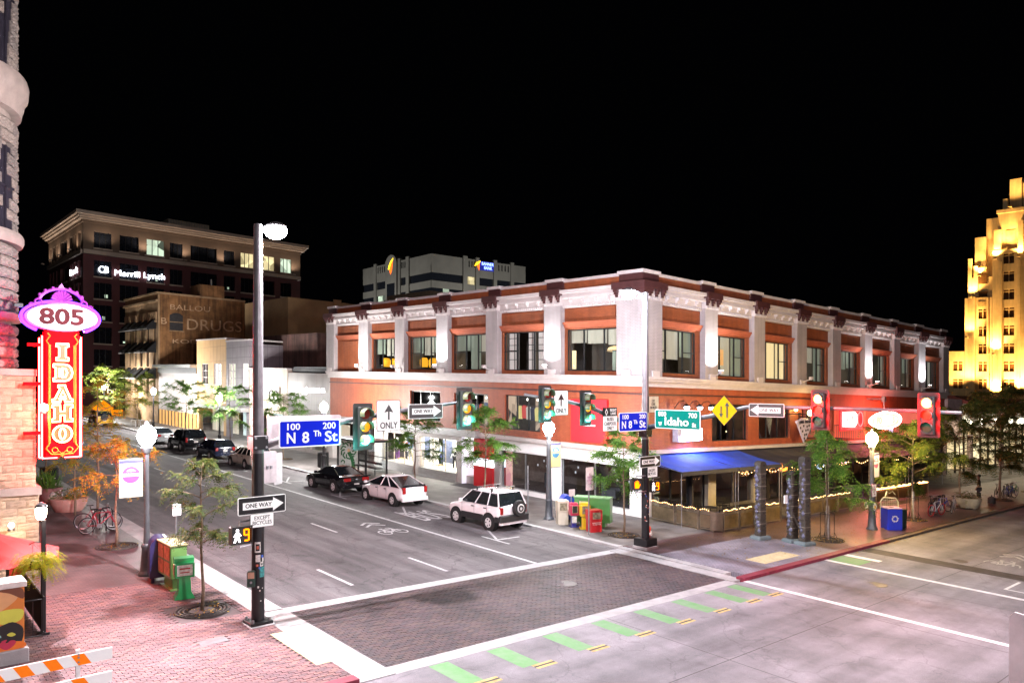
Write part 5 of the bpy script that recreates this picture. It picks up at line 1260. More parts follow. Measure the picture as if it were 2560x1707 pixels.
g.prism(cr, -.9, 1.5, 'x'); part(g, 'rounded_crest', cons, t)
g = B(); g.box(-.95,-.905,16.8,20.9,0,35); part(g, 'glass_strip', glass_n, t)
g = B(); pts = [(19.9,41.2),(18.9,40.9),(17.9,40.0),(17.4,38.9),(18.1,39.9),(19.1,40.6)]; fl1 = EM('flame_yellow', (1,.62,.02), 3.2); fl2 = EM('flame_orange', (1,.12,.01), 2.6)
g.prism([(20.3,39.2),(19.9,40.2),(18.9,41.4),(17.6,42.2),(17.6,41.8),(18.8,40.6),(19.6,39.1)], -.96, -.91, 'x'); part(g, 'logo_flame_yellow', fl1, t)
g = B(); g.prism([(19.6,39.0),(18.8,40.5),(17.7,41.6),(18.2,38.8),(18.9,37.6)], -.96, -.91, 'x'); part(g, 'logo_flame_orange', fl2, t)
text('BANNER\n BANK', 1.25, EM('bank_blue_letters', (.22,.32,1), 4), t, (19.1,-.45,39.7), FY, w=4.3, ext=.05)
g = B(); g.box(16.3,21.4,-.38,-.36,38.4,40.9); part(g, 'sign_back', EM('bank_blue_glow', (.02,.03,.35), .6), t)
g = B(); g.prism([(14.3,39.3),(15.0,40.4),(16.4,41.0),(16.4,40.6),(15.4,39.8)], -.5, -.46); part(g, 'logo_flame_yellow', fl1, t); g = B(); g.prism([(15.2,39.6),(16.2,40.4),(16.0,38.2)], -.5, -.46); part(g, 'logo_flame_orange', fl2, t)
# ------------------------------------------------------------------ golden lit stepped hotel tower
TX = 150
t = thing('golden_tower', 'stepped art deco tower glowing gold under floodlights', 'building', TX, 40)
gst = BR('golden_limestone', (.58,.43,.22), (.56,.415,.21), (.48,.35,.18), 1.3, .62, .014, .8, .3, dirt=.12)
gd = M('golden_relief', (.42,.29,.12), .8, 0, .25, 1.5)
def gb_(y0, y1, z0, z1, o=0, d=10, name='wall', m=gst): q = B(); q.box(TX-o,TX+d,y0,y1,z0,z1); return part(q, name, m, t, shear=True)
def gwall(y0, y1, z1, wins, o=0):
    q = B(); ss = sorted({y0, y1, *[v for w in wins for v in w[:2]]})
    for a, c in zip(ss, ss[1:]):
        mid = (a+c)/2; z = 0
        for w in sorted([w for w in wins if w[0] < mid < w[1]], key=lambda w: w[2]): q.box(TX-o,TX+.5,a,c,z,w[2]); z = w[3]
        q.box(TX-o,TX+.5,a,c,z,z1)
    q.box(TX+.5,TX+14,y0,y1,0,z1); part(q, 'wall', gst, t, shear=True)
    for w in wins:
        g = B(); g.box(TX+.26-o,TX+.3-o,w[0],w[1],w[2],w[3]); wo = part(g, 'window', M('amber_window', (.10,.05,.02), .25), t, shear=True)
        g = B(); g.box(TX+.12-o,TX+.25-o,(w[0]+w[1])/2-.06,(w[0]+w[1])/2+.06,w[2],w[3]).box(TX+.1-o,TX+.25-o,w[0],w[1],w[3]-.42,w[3]-.3); part(g, 'frame', gst, wo, shear=True)
ZS = [8.76+3.11*i for i in range(8)]
gwall(47.7, 50.8, 15.5, [(48.0,49.6,8.8,10.5),(48.0,49.6,11.95,13.65)])
gwall(43.2, 47.65, 25.0, [(44.15,45.5,z,z+1.75) for z in ZS[:5]])
gwall(36.4, 43.19, 33.0, [(39.9,41.55,z,z+1.75) for z in ZS]+[(37.0,38.3,z,z+1.75) for z in ZS], .4)
gwall(24, 36.39, 33.0, [(32.6,34.2,z,z+1.75) for z in ZS]+[(28.2,29.6,z,z+1.75) for z in ZS], .4)
for k, (y0,y1,z0,z1,o) in enumerate(((46.6,47.2,25,32.1,-.2),(45.6,46.3,25,30.7,-.2),(43.9,44.1,15,24.9,.35),(43.3,43.6,0,24.9,.35),(46.0,46.3,0,25.2,.3),(41.9,43.0,32,36.6,.3),(38.5,39.3,32,37.7,.7),(36.6,37.4,30,37.7,.7),(41.75,42.2,8,31,.7),(39.0,39.4,8,31,.7))): gb_(y0,y1,z0,z1,o,.6,'pilaster')
q = B(); q.box(TX+.3,TX+8,43.2,46.9,25,28.6); part(q, 'setback', gst, t, shear=True)
for z in ZS[5:7]: q = B(); q.box(TX+.2,TX+.29,44.15,45.5,z,z+1.75); part(q, 'window', MATS['amber_window'], t, shear=True)
q = B(); q.box(TX+.6,TX+7,44.5,46.2,28.6,35.8); part(q, 'setback', gst, t, shear=True)
q = B(); q.box(TX+1.0,TX+9,42.6,44.5,28.6,39.0); part(q, 'setback', gst, t, shear=True)
q = B(); q.box(TX+.5,TX+9,30,42.55,33,39.5); part(q, 'setback', gst, t, shear=True)
q = B(); q.box(TX+.1,TX+9.4,29.8,42.7,39.5,40.1); part(q, 'cornice', gst, t, shear=True)
q = B(); q.box(TX+2.0,TX+5,39.4,41.2,40.1,45.6); part(q, 'spire_block', gst, t, shear=True)
q = B(); q.box(TX+2.0,TX+6,30,39.2,40.1,44.7); part(q, 'spire_block', gst, t, shear=True)
q = B(); q.box(TX+1.4,TX+1.99,41.4,42.1,40.1,42.2); part(q, 'spire_block', gst, t, shear=True)
for y in (39.9,37.0,32.6): q = B(); q.box(TX+.4,TX+.49,y,y+1.5,34.0,36.4); part(q, 'carved_panel', gd, t, shear=True)
for (y,z) in ((44.15,23.4),(44.15,29.4)): q = B(); q.box(TX-.06,TX-.002,y,y+1.35,z,z+.9); part(q, 'carved_panel', gd, t, shear=True)
for (y, z, p, xo) in ((46.5,25.2,5500,.9),(45.2,29.0,6000,.5),(42.6,31.6,5000,1.0),(39.0,31.6,5000,1.4),(42.7,7.6,16000,1.6),(42.7,15,9000,1.5),(38.8,8,16000,2.2),(46.8,9,9000,2.2),(49.2,8.0,5000,2.2),(35,8,16000,2.5),(46.9,18,6000,1.6),(40.3,40.3,4500,1.2),(41,33.2,4000,1.2)):
    q_ = B(); q_.bbox(TX-xo-.2,TX-xo+.2,y-.25,y+.25,z-.2,z+.1,.03); q_.cyl((TX-xo,y,z-.12),(TX+.6,y,z-.3),.04); part(q_, 'floodlight', gd, t, shear=True)
    r = ROOTLOC[t.name]; lamp('SPOT', t, (TX-xo-r[0], y-r[1], z+.25+gz(TX-xo,y)-r[2]), p*1.25, (1,.56,.17), .15, (0,radians(192),0), 116, .9)
# low shop past the brick building
t = thing('shop_building', 'low white shop with red tiled eave below the golden tower', 'building', 74, YB)
q = B().box(70.3,110,24.3,32,4.0,6.3); part(q, 'upper_wall', M('white_render', (.55,.52,.48), .7), t, shear=True)
q = B().box(70.2,73.6,23.6,24.3,3.4,6.6); part(q, 'pink_gable', M('pale_pink_render', (.55,.42,.42), .7), t, shear=True)
for x in (70.3,77,86,96): q = B().box(x,x+.65,24,24.3,0,3.39); part(q, 'pier', MATS['pale_pink_render'], t, shear=True)
q = B(); q.prism([(23.0,6.35),(24.4,6.9),(27,7.0),(27,6.3),(23.0,6.25)], 74, 111, 'x'); part(q, 'tiled_eave', M('red_roof_tile', (.30,.08,.06), .8, 0, .2, 4), t, shear=True)
q = B().box(71,110,25.5,25.6,0,4.0); part(q, 'lit_interior', EMV('bright_shop_gold', (1,.85,.5), (.5,.35,.15), 1.4, .45), t, shear=True)
for k in range(9): x = 72.5+k*4; q = B(); q.ball((x,24.0,4.6), .28, 8, 6); part(q, 'globe_light', EM('shop_globe', (1,.92,.7), 16), t, shear=True)
lamp('AREA', t, (4,-1.2,4.4), 220, (1,.82,.55), (16,.5), (radians(30),0,0))
x = 71.2
while x < 110: q = B(); q.box(x,x+.12,24.05,24.2,0,4.0); part(q, 'mullion', cbm_frame, t, shear=True); x += 2.2
# ------------------------------------------------------------------ signal poles with mast arms and luminaires
pole_m = M('pole_grey_paint', (.16,.155,.165), .4, .35, .15, 3); pole_b = M('pole_black_paint', (.022,.022,.025), .4, .3, .2, 5)
lum_lens = EM('luminaire_lens', (1,.98,1), 120)
def signal_pole(name, label, x, y, head, lp, arms, base_conc=False, group=None, color=(1,.89,.94)):
    t = thing(name, label, 'signal pole', x, y, SW, 0, group)
    q = B(); q.cyl((0,0,.06),(0,0,4.4),.165,.150,16); part(q, 'lower_shaft', pole_b, t, smooth=True)
    q = B(); q.cyl((0,0,4.4),(0,0,10.32),.150,.105,16); part(q, 'upper_shaft', pole_m, t, smooth=True)
    q = B()
    if base_conc:
        q.bbox(-.34,.34,-.34,.34,.12,.42,.02)
        part(q, 'base_cover', black, t); q = B(); q.bbox(-.37,.37,-.37,.37,-.2,.12,.02); part(q, 'concrete_footing', MATS['band_concrete'], t)
    else:
        q.bbox(-.29,.29,-.29,.29,.02,.09,.01); part(q, 'base_plate', black, t)
        q = B()
        for a in (-1,1):
            for c in (-1,1): q.cyl((a*.22,c*.22,.09),(a*.22,c*.22,.17),.035,n=6)
        part(q, 'anchor_bolt', steel, t); q = B(); q.bbox(-.33,.33,-.33,.33,-.1,.02,.02); part(q, 'concrete_footing', MATS['band_concrete'], t)
    q = B(); q.tube([(0,0,10.15),(head[0]*.5,head[1]*.5,10.32),(head[0]*.8,head[1]*.8,10.36)], .04, 8); part(q, 'lamp_arm', pole_m, t)
    g = B(); r = .19; g.lathe([(.05,.16),(.17,.12),(.27,.05),(.26,.02)], (head[0],head[1],10.28), 16); lo = part(g, 'lamp_head', pole_m, t)
    g = B(); g.ball((head[0],head[1],10.2), .29, 18, 12, (1,1,.75)); part(g, 'lens', lum_lens, lo)
    lamp('POINT', t, (head[0],head[1],9.84), lp, color, .14)
    q = B(); q.bbox(-.2,.2,-.2,.2,4.5,4.86,.02); part(q, 'arm_clamp', black, t)
    q = B()
    for s in (-1,1):
        for z in (4.56,4.80): q.cyl((s*.14,-.22,z),(s*.14,-.2,z),.03,n=8)
    part(q, 'clamp_bolt', steel, t)
    for pts in arms:
        q = B(); n = len(pts); q.tube(pts, [.105-.055*i/(n-1) for i in range(n)], 12); part(q, 'mast_arm', pole_m, t, smooth='all')
    return t
LPX, LPY = 7.78, 18.89; RPX, RPY = 23.95, 19.2
ga = lambda x, y, rx, ry: gz(x,y)-gz(rx,ry)
def armpts(rx, ry, lst): return [(x-rx, y-ry, h+ga(x,y,rx,ry)-SW) for x,y,h in lst]
lp = signal_pole('signal_pole', 'tall signal and lamp pole with stickers on the near brick corner', LPX, LPY, (.45,-.05), 15000,
    [armpts(LPX, LPY, [(7.9,18.89,4.62),(8.6,18.89,4.85),(10.3,18.89,5.27),(12.2,18.89,5.58),(14.6,18.89,5.88)])], group='signal poles')
rp = signal_pole('signal_pole', 'signal and lamp pole on the far corner with two mast arms', RPX, RPY, (-1.05,0), 4600,
    [armpts(RPX, RPY, [(23.8,19.2,4.83),(22.0,19.2,5.32),(20.8,19.2,5.68),(19.5,19.2,5.91),(17.37,19.2,6.13)]), armpts(RPX, RPY, [(23.95,19.0,4.95),(23.95,17.5,5.25),(23.95,16.1,5.55),(23.95,14.6,5.95),(23.95,11.3,6.05),(23.95,7.7,6.08)])], True, 'signal poles', (.82,.86,1))
sp = signal_pole('signal_pole', 'signal pole at the camera corner, only the back of its sign in frame', 7.75, 1.2, (.4,.3), 8000, [], group='signal poles')
ep = signal_pole('signal_pole', 'lamp pole on the fourth corner of the crossing', 24.4, 1.2, (-.9,.2), 9000, [], True, 'signal poles')
# sign plate seen from behind at the camera corner
t = thing('traffic_sign', 'bare aluminium back of a large sign at the bottom right frame edge', 'traffic sign', 7.33, 1.70, 4.14)
q = B(); w, h = .36, .48
pl = [(-w+.05,-h),(w-.05,-h),(w,-h+.05),(w,h-.05),(w-.05,h),(-w+.05,h),(-w,h-.05),(-w,-h+.05)]
R = Matrix.Rotation(radians(-114), 4, 'Z'); q.T = R; q.prism(pl, -.006, .006); part(q, 'plate', alu, t)
q = B(); q.T = R; q.cyl((0,-.03,.2),(0,-.006,.2),.02).cyl((0,-.03,-.2),(0,-.006,-.2),.02); part(q, 'bolt', steel, t)
# stickers, push button and graffiti on the near pole
def sticker(parent, ang, z, w, h, m, r=.163):
    q = B(); n = 4
    for i in range(n+1):
        a = radians(ang)+w/r*(i/n-.5); q.v += [(r*sin(a),-r*cos(a),z),(r*sin(a),-r*cos(a),z+h)]
    for i in range(n): q.f.append((2*i,2*i+2,2*i+3,2*i+1))
    part(q, 'sticker', m, parent)
wst = M('white_sticker', (.65,.63,.6), .6, 0, .25, 20); teal = M('teal_spray', (.03,.36,.35), .6, 0, .5, 18, c2=(.03,.05,.06)); rst = M('red_sticker', (.45,.1,.06), .6); bst = M('blue_sticker', (.05,.12,.5), .6); blk = M('black_print', (.012,.012,.012), .6)
sticker(lp, -25, 1.86, .15, .27, wst); sticker(lp, -25, 1.90, .1, .18, blk, .165); sticker(lp, -25, 1.95, .06, .08, rst, .167)
for a, z, w, h, m in ((18,1.72,.06,.07,bst),(-22,1.62,.12,.18,wst),(12,1.5,.1,.12,wst),(14,1.53,.05,.05,blk),(20,1.22,.16,.26,teal),(-8,1.44,.05,.05,bst),(-30,1.50,.06,.06,rst),(25,1.62,.05,.1,wst),(-6,.86,.03,.04,wst),(20,.92,.03,.03,wst),(-20,.95,.04,.05,wst),(2,.6,.03,.03,wst)): sticker(lp, a, z, w, h, m)
for k in range(26): sticker(rp, random.uniform(-60,50), random.uniform(.9,2.4) if k > 8 else random.uniform(1.6,1.8), random.uniform(.02,.06), random.uniform(.02,.07), random.choice([wst,wst,wst,bst,rst]))
def pushbutton(x, y, h, lab, rot=0):
    t = thing('push_button', lab, 'push button', x, y, h, rot)
    q = B(); q.bbox(-.1,.1,-.14,.02,-.2,.2,.02); part(q, 'housing', M('dark_green_box', (.02,.05,.04), .4, .2), t); q = B(); q.box(-.08,.08,-.145,-.141,.02,.18); part(q, 'plate', M('tan_plate', (.4,.22,.15), .5), t); q = B(); q.cyl((0,-.16,-.08),(0,-.14,-.08),.03); part(q, 'button', steel, t)
pushbutton(LPX-.2, LPY-.06, 1.26, 'pedestrian push button box strapped to the near pole', radians(-25))
# ------------------------------------------------------------------ signs
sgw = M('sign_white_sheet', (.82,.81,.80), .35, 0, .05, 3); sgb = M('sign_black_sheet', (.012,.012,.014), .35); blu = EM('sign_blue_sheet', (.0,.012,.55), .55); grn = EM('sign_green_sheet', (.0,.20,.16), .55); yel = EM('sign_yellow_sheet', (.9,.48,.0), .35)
sgw_r = EM('sign_white_retro_glow', (.9,.88,.88), .55)  # this and the coloured sheets glow in place of returned lamplight
def rr(w, h, r=.05, n=4):
    pts = []
    for cx, cz, a0 in ((w-r,h-r,0),(-w+r,h-r,90),(-w+r,-h+r,180),(w-r,-h+r,270)):
        for i in range(n+1): a = radians(a0+90*i/n); pts.append((cx+r*cos(a), cz+r*sin(a)))
    return pts[::-1]
def plate(t, w, h, m, border=None, bm=None, y=0, r=.05, name='panel'):
    q = B(); q.prism(rr(w/2, h/2, r), y-.012, y+.012); part(q, name, m if not border else bm, t)
    if border: q = B(); q.prism(rr(w/2-border, h/2-border, max(.01,r-border)), y-.016, y-.0125); part(q, 'field', m, t)
def sign(label, x, y, h, rot=0, group=None, tilt=0):
    t = thing('traffic_sign', label, 'traffic sign', x, y, h, rot, group); return t
ARM = 'signs on the mast arms'
def clamps(t, w=.3, d=.14, z=0):
    q = B()
    for s in (-1,1): q.box(s*w*.5-.02,s*w*.5+.02,.012,d,z-.04,z+.04)
    part(q, 'clamp', steel, t)
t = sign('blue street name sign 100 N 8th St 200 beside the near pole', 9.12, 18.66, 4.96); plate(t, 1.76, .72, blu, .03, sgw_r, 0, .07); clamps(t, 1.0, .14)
text('100', .24, sgw_r, t, (-.5,-.02,.18), FY, w=.36, bold=.004); text('200', .24, sgw_r, t, (.55,-.02,.18), FY, w=.38, bold=.004)
text('N', .40, sgw_r, t, (-.55,-.02,-.12), FY, w=.24, bold=.008); text('8', .40, sgw_r, t, (-.14,-.02,-.12), FY, w=.2, bold=.008); text('Th', .22, sgw_r, t, (.2,-.02,-.02), FY, w=.22, bold=.005); text('St', .40, sgw_r, t, (.6,-.02,-.12), FY, w=.38, bold=.008)
t = thing('traffic_sign', 'grey back of a wide sign standing behind the blue street name sign', 'traffic sign', 9.2, 19.12, 4.98); q = B(); q.prism(rr(1.08,.43,.07), -.01, .01); part(q, 'plate', alu, t); clamps(t, 1.0, -.14)
t = sign('straight arrow ONLY sign next to the first green signal', 11.58, 18.70, 5.43, 0, ARM); plate(t, .80, .90, sgw_r, .018, sgb, 0, .06); clamps(t)
def arrow(t, z0, z1, m, x=0, w=.05, hw=.15, hl=.2, y=-.022):
    q = B(); q.prism([(x-w/2,z0),(x+w/2,z0),(x+w/2,z1-hl),(x+hw,z1-hl-.03),(x,z1),(x-hw,z1-hl-.03),(x-w/2,z1-hl)], y-.004, y+.004); part(q, 'arrow', m, t)
arrow(t, -.12, .32, sgb); text('ONLY', .26, sgb, t, (0,-.022,-.29), FY, w=.58, bold=.003)
def oneway(label, x, y, h, w=1.24, hh=.44, left=False, rot=0, pole=None):
    t = sign(label, x, y, h, rot, 'one way signs'); plate(t, w, hh, sgb, .018, sgw_r, 0, .04); s = -1 if left else 1; k = w/1.24
    q = B(); pts = [(-.5,-.09),(.28,-.09),(.28,-.17),(.56,0),(.28,.17),(.28,.09),(-.5,.09)]; pts = [(s*a*k, b*k) for a,b in pts]; q.prism(pts, -.022, -.017); part(q, 'arrow', sgw_r, t)
    text('ONE WAY', .15*k, sgb, t, (-.1*s*k,-.026,0), FY, w=.68*k, bold=.002); clamps(t, .5, .14); return t
oneway('one way sign pointing along the arm between the two near signals', 12.9, 18.72, 5.56)
oneway('one way sign with stickers below it on the near pole', LPX+.03, LPY-.19, 3.14, 1.26, .45)
t = sign('small EXCEPT BICYCLES plate under the one way sign on the near pole', LPX+.02, LPY-.20, 2.75); plate(t, .62, .35, sgw_r, .008, sgb, 0, .03); text('EXCEPT\nBICYCLES', .14, sgb, t, (0,-.022,0), FY, w=.5); clamps(t, .1, .05)
t = sign('straight arrow ONLY sign above the white lamp on the far arm', 18.95, 19.02, 5.87, 0, ARM); plate(t, .72, .90, sgw_r, .018, sgb, 0, .06); arrow(t, -.12, .32, sgb); text('ONLY', .24, sgb, t, (0,-.022,-.29), FY, w=.52, bold=.003); clamps(t)
t = sign('RIGHT LANE BUSES CARPOOL ONLY sign with a diamond', 21.6, 19.03, 5.27, 0, ARM); plate(t, .82, .90, sgw_r, .012, sgb, 0, .03); q = B(); q.box(-.40,.40,-.022,-.014,.12,.44); part(q, 'black_field', sgb, t)
text('RIGHT\nLANE', .14, sgw_r, t, (.17,-.026,.28), FY, w=.36, bold=.002); text('BUSES\nCARPOOL\nONLY', .19, sgb, t, (0,-.026,-.17), FY, w=.68, bold=.001); q = B(); q.prism([(-.22,.14),(-.14,.28),(-.22,.42),(-.30,.28)], -.026, -.022); part(q, 'diamond', sgw_r, t); q = B(); q.prism([(-.22,.2),(-.175,.28),(-.22,.36),(-.265,.28)], -.029, -.0265); part(q, 'diamond_core', sgb, t); clamps(t)
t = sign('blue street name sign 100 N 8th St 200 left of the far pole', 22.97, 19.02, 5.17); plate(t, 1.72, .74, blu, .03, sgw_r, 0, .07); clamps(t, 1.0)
text('100', .24, sgw_r, t, (-.5,-.02,.19), FY, w=.36, bold=.004); text('200', .24, sgw_r, t, (.54,-.02,.19), FY, w=.38, bold=.004); text('N', .40, sgw_r, t, (-.58,-.02,-.12), FY, w=.24, bold=.008); text('8', .40, sgw_r, t, (-.2,-.02,-.12), FY, w=.2, bold=.008); text('Th', .22, sgw_r, t, (.12,-.02,-.02), FY, w=.22, bold=.005); text('St', .40, sgw_r, t, (.54,-.02,-.12), FY, w=.38, bold=.008)
WR = -pi/2
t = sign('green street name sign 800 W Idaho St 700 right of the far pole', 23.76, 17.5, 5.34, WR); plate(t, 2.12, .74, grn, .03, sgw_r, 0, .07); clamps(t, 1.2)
text('800', .26, sgw_r, t, (-.70,-.02,.19), FY, w=.38, bold=.004); text('700', .26, sgw_r, t, (.72,-.02,.16), FY, w=.38, bold=.004); text('W', .22, sgw_r, t, (-.8,-.02,-.2), FY, w=.16, bold=.005); text('Idaho', .44, sgw_r, t, (-.03,-.02,-.1), FY, w=1.12, bold=.01); text('St', .22, sgw_r, t, (.78,-.02,-.2), FY, w=.18, bold=.005)
t = sign('yellow diamond sign with a down and an up arrow', 23.78, 15.43, 5.78, WR, ARM); q = B(); q.prism([(0,.56),(.56,0),(0,-.56),(-.56,0)][::-1], -.012, .012); part(q, 'panel', sgb, t); q = B(); q.prism([(0,.535),(.535,0),(0,-.535),(-.535,0)][::-1], -.018, -.0125); part(q, 'field', yel, t)
arrow(t, -.26, .32, sgb, .13, .06, .1, .14, -.024); q = B(); q.prism([(-.12-.025,.16),(-.12+.025,.16),(-.12+.025,-.12),(-.03,-.1),(-.12,-.26),(-.21,-.1),(-.12-.025,-.12)], -.028, -.02); part(q, 'arrow', sgb, t); clamps(t)
oneway('one way sign pointing left on the arm before the red signals', 23.78, 13.75, 5.87, 1.34, .46, True, WR)
oneway('one way sign on the far pole above a bent bicycles plate', 23.97, 18.98, 3.57, 1.3, .44)
t = sign('EXCEPT BICYCLES plate bent round the far pole', 24.1, 18.97, 3.14); plate(t, .62, .42, sgw_r, .008, sgb, 0, .03); text('EXCEPT\nBICYCLES', .15, sgb, t, (-.05,-.022,0), FY, w=.46); q = B(); q.quad((.312,-.0,.2),(.5,.14,.2),(.5,.14,-.2),(.312,0,-.2)); part(q, 'bent_side', sgw, t)
t = sign('small CITY notice plate wrapped high on the far pole', 24.22, 19.0, 5.87); plate(t, .62, .66, M('aged_notice', (.6,.56,.42), .5, 0, .15, 5), .008, sgb, 0, .03); text('CITY\nCODE\nENFORCED', .15, sgb, t, (-.04,-.022,0), FY, w=.42); clamps(t, .1, .1)
# backs of two small signs behind the near pole
t = thing('traffic_sign', 'pink lit back of a sign bolted behind the near pole', 'traffic sign', 8.15, 19.1, 4.05); q = B(); q.prism(rr(.22,.42,.04), -.008, .008); part(q, 'plate', alu, t); clamps(t, .1, -.1)
t = thing('traffic_sign', 'grey edge-on back of a second sign behind the near pole', 'traffic sign', 8.48, 19.25, 3.98); q = B(); q.T = Matrix.Rotation(radians(35),4,'Z'); q.prism(rr(.2,.42,.04), -.008, .008); part(q, 'plate', alu, t); q = B(); q.cyl((-.3,-.1,0),(0,0,0),.02); part(q, 'clamp', steel, t)
# ------------------------------------------------------------------ traffic signals
sig_b = M('signal_black', (.015,.018,.017), .5); sig_y = M('visor_olive', (.10,.115,.06), .5); 
lens = {'r0': M('red_lens_off', (.16,.015,.01), .2), 'a0': M('amber_lens_off', (.16,.03,.004), .3), 'g0': M('green_lens_off', (.02,.09,.05), .2), 'a1': EM('amber_lens_glow', (1,.40,.02), .7), 'g1': EM('green_lens_lit', (.10,1,.75), 22, True), 'r1': EM('red_lens_lit', (1,.22,.06), 24, True)}
def signal(label, x, y, h, rot, state, w=.62):
    t = thing('traffic_signal', label, 'traffic signal', x, y, h, rot, 'traffic signals on the mast arms')
    q = B(); q.prism(rr(w/2,.66,.05), .02, .035); part(q, 'backplate', sig_b if state == 'g' else M('signal_red_glow', (.085,.004,.004), .6), t)  # glow of the lit red lens painted into the backplate colour
    q = B(); q.bbox(-.17,.17,-.10,.14,-.56,.56,.02); part(q, 'housing', sig_b, t)
    for k, (z, c) in enumerate(((.36,'r'),(0,'a'),(-.36,'g'))):
        on = state == c
        g = B(); g.cyl((0,-.125,z),(0,-.10,z),.145,n=18); lo = part(g, {'r':'red_lens','a':'amber_lens','g':'green_lens'}[c], lens[c+('1' if on else '0')] if not (c == 'a' and state == 'g') else lens['a1'], t)
        g = B(); n = 14; vd = -.34 if state == 'g' else -.22
        for i in range(n+1):
            a = radians(-25+230*i/n); g.v += [(.165*cos(a),-.10,z+.165*sin(a)),(.165*cos(a),vd,z+.165*sin(a)),(.155*cos(a),-.10,z+.155*sin(a)),(.155*cos(a),vd,z+.155*sin(a))]
        for i in range(n): a = i*4; g.f += [(a,a+4,a+5,a+1),(a+2,a+3,a+7,a+6),(a+1,a+5,a+7,a+3)]
        part(g, 'visor', sig_y if state == 'g' else sig_b, lo, smooth='all')
        if on: lamp('SPOT', t, (0,-.20,z), 90 if c == 'g' else 150, (.15,1,.8) if c == 'g' else (1,.08,.03), .1, (pi/2,0,0), 150, .6); lamp('POINT', t, (-.30 if c == 'g' else 0,-.5,z-.2), 60 if c == 'g' else 430, (.1,1,.85) if c == 'g' else (1,.012,.008), .1)  # point lamp added ahead of the visor to tint housing and backplate
    q = B(); q.box(-.05,.05,.14,.22,-.1,.1); part(q, 'hanger', steel, t); return t
signal('green lit signal nearest the blue 8th street sign on the near arm', 10.72, 18.64, 5.12, 0, 'g')
signal('green lit signal at the tip of the near arm beside the one way sign', 14.36, 18.68, 5.65, 0, 'g')
signal('green lit signal left of the ONLY sign at the tip of the far arm', 18.15, 18.98, 5.82, 0, 'g')
signal('green lit signal in front of the big red wall panel', 20.22, 18.98, 5.70, 0, 'g')
signal('red lit signal in front of the pizza slice sign', 23.72, 11.8, 5.97, WR, 'r')
signal('red lit signal at the tip of the arm, largest in view', 23.72, 8.5, 5.97, WR, 'r')
# pedestrian heads
hand_m = EM('hand_orange', (1,.2,.0), 3.5); walk_m = EM('walk_white', (1,.92,.95), 3.5)
def pedhead(label, x, y, h, rot, mode, s=1):
    t = thing('pedestrian_signal', label, 'pedestrian signal', x, y, h, rot, 'pedestrian signals')
    q = B(); q.bbox(-.25,.25,-.02,.2,-.23,.23,.03); q.box(-.26,.26,-.12,-.02,.21,.24).box(-.26,-.235,-.1,-.02,-.2,.21).box(.235,.26,-.1,-.02,-.2,.21); part(q, 'housing', sig_b, t)
    q = B(); q.tube([(0,.1,.22),(0,.1,.32),(.45,.2,.32)], .025, 6).tube([(0,.1,-.22),(0,.1,-.32),(.45,.2,-.3)], .025, 6); part(q, 'bracket', steel, t)
    if mode == 'walk':
        g = B(); g.ball((-.1,-.03,.13), .04, 8, 6, (1,.3,1)); g.prism([(-.14,.08),(-.06,.08),(-.05,-.04),(-.02,-.17),(-.07,-.17),(-.10,-.06),(-.15,-.17),(-.20,-.17),(-.15,-.03)], -.036, -.025); g.prism([(-.14,.08),(-.2,-.02),(-.18,-.03),(-.12,.04)], -.036, -.025); g.prism([(-.06,.07),(0,-.0),(-.01,-.02),(-.07,.04)], -.036, -.025); part(g, 'walking_figure', walk_m, t)
        g = B()
        for z in (.14,.0,-.14): g.box(.08,.18,-.036,-.025,z-.018,z+.018)
        for xx in (.07,.19): g.box(xx-.018,xx+.018,-.037,-.026,-.14,.14) if xx > .1 else g.box(xx-.018,xx+.018,-.037,-.026,.0,.14)
        part(g, 'countdown', EM('countdown_orange', (1,.22,.0), 3.5), t)
    else:
        g = B(); g.prism([(-.09,-.15),(.06,-.15),(.13,.0),(.12,.03),(.07,-.03),(.065,.12),(.04,.12),(.03,.03),(.025,.16),(0,.16),(-.005,.03),(-.03,.15),(-.055,.15),(-.05,.02),(-.075,.1),(-.10,.1),(-.095,-.05)], -.036, -.025); part(g, 'raised_hand', hand_m, t)
    return t
pedhead('pedestrian signal showing a white walking figure and orange count on the near pole', 7.27, 18.72, 2.41, 0, 'walk')
pedhead('pedestrian signal showing an orange raised hand left of the far pole', 23.3, 19.1, 2.67, radians(-30), 'hand')
t = pedhead('dim pedestrian signal with a pink figure on the right side of the far pole', 24.62, 19.25, 2.5, radians(-8), 'walk')
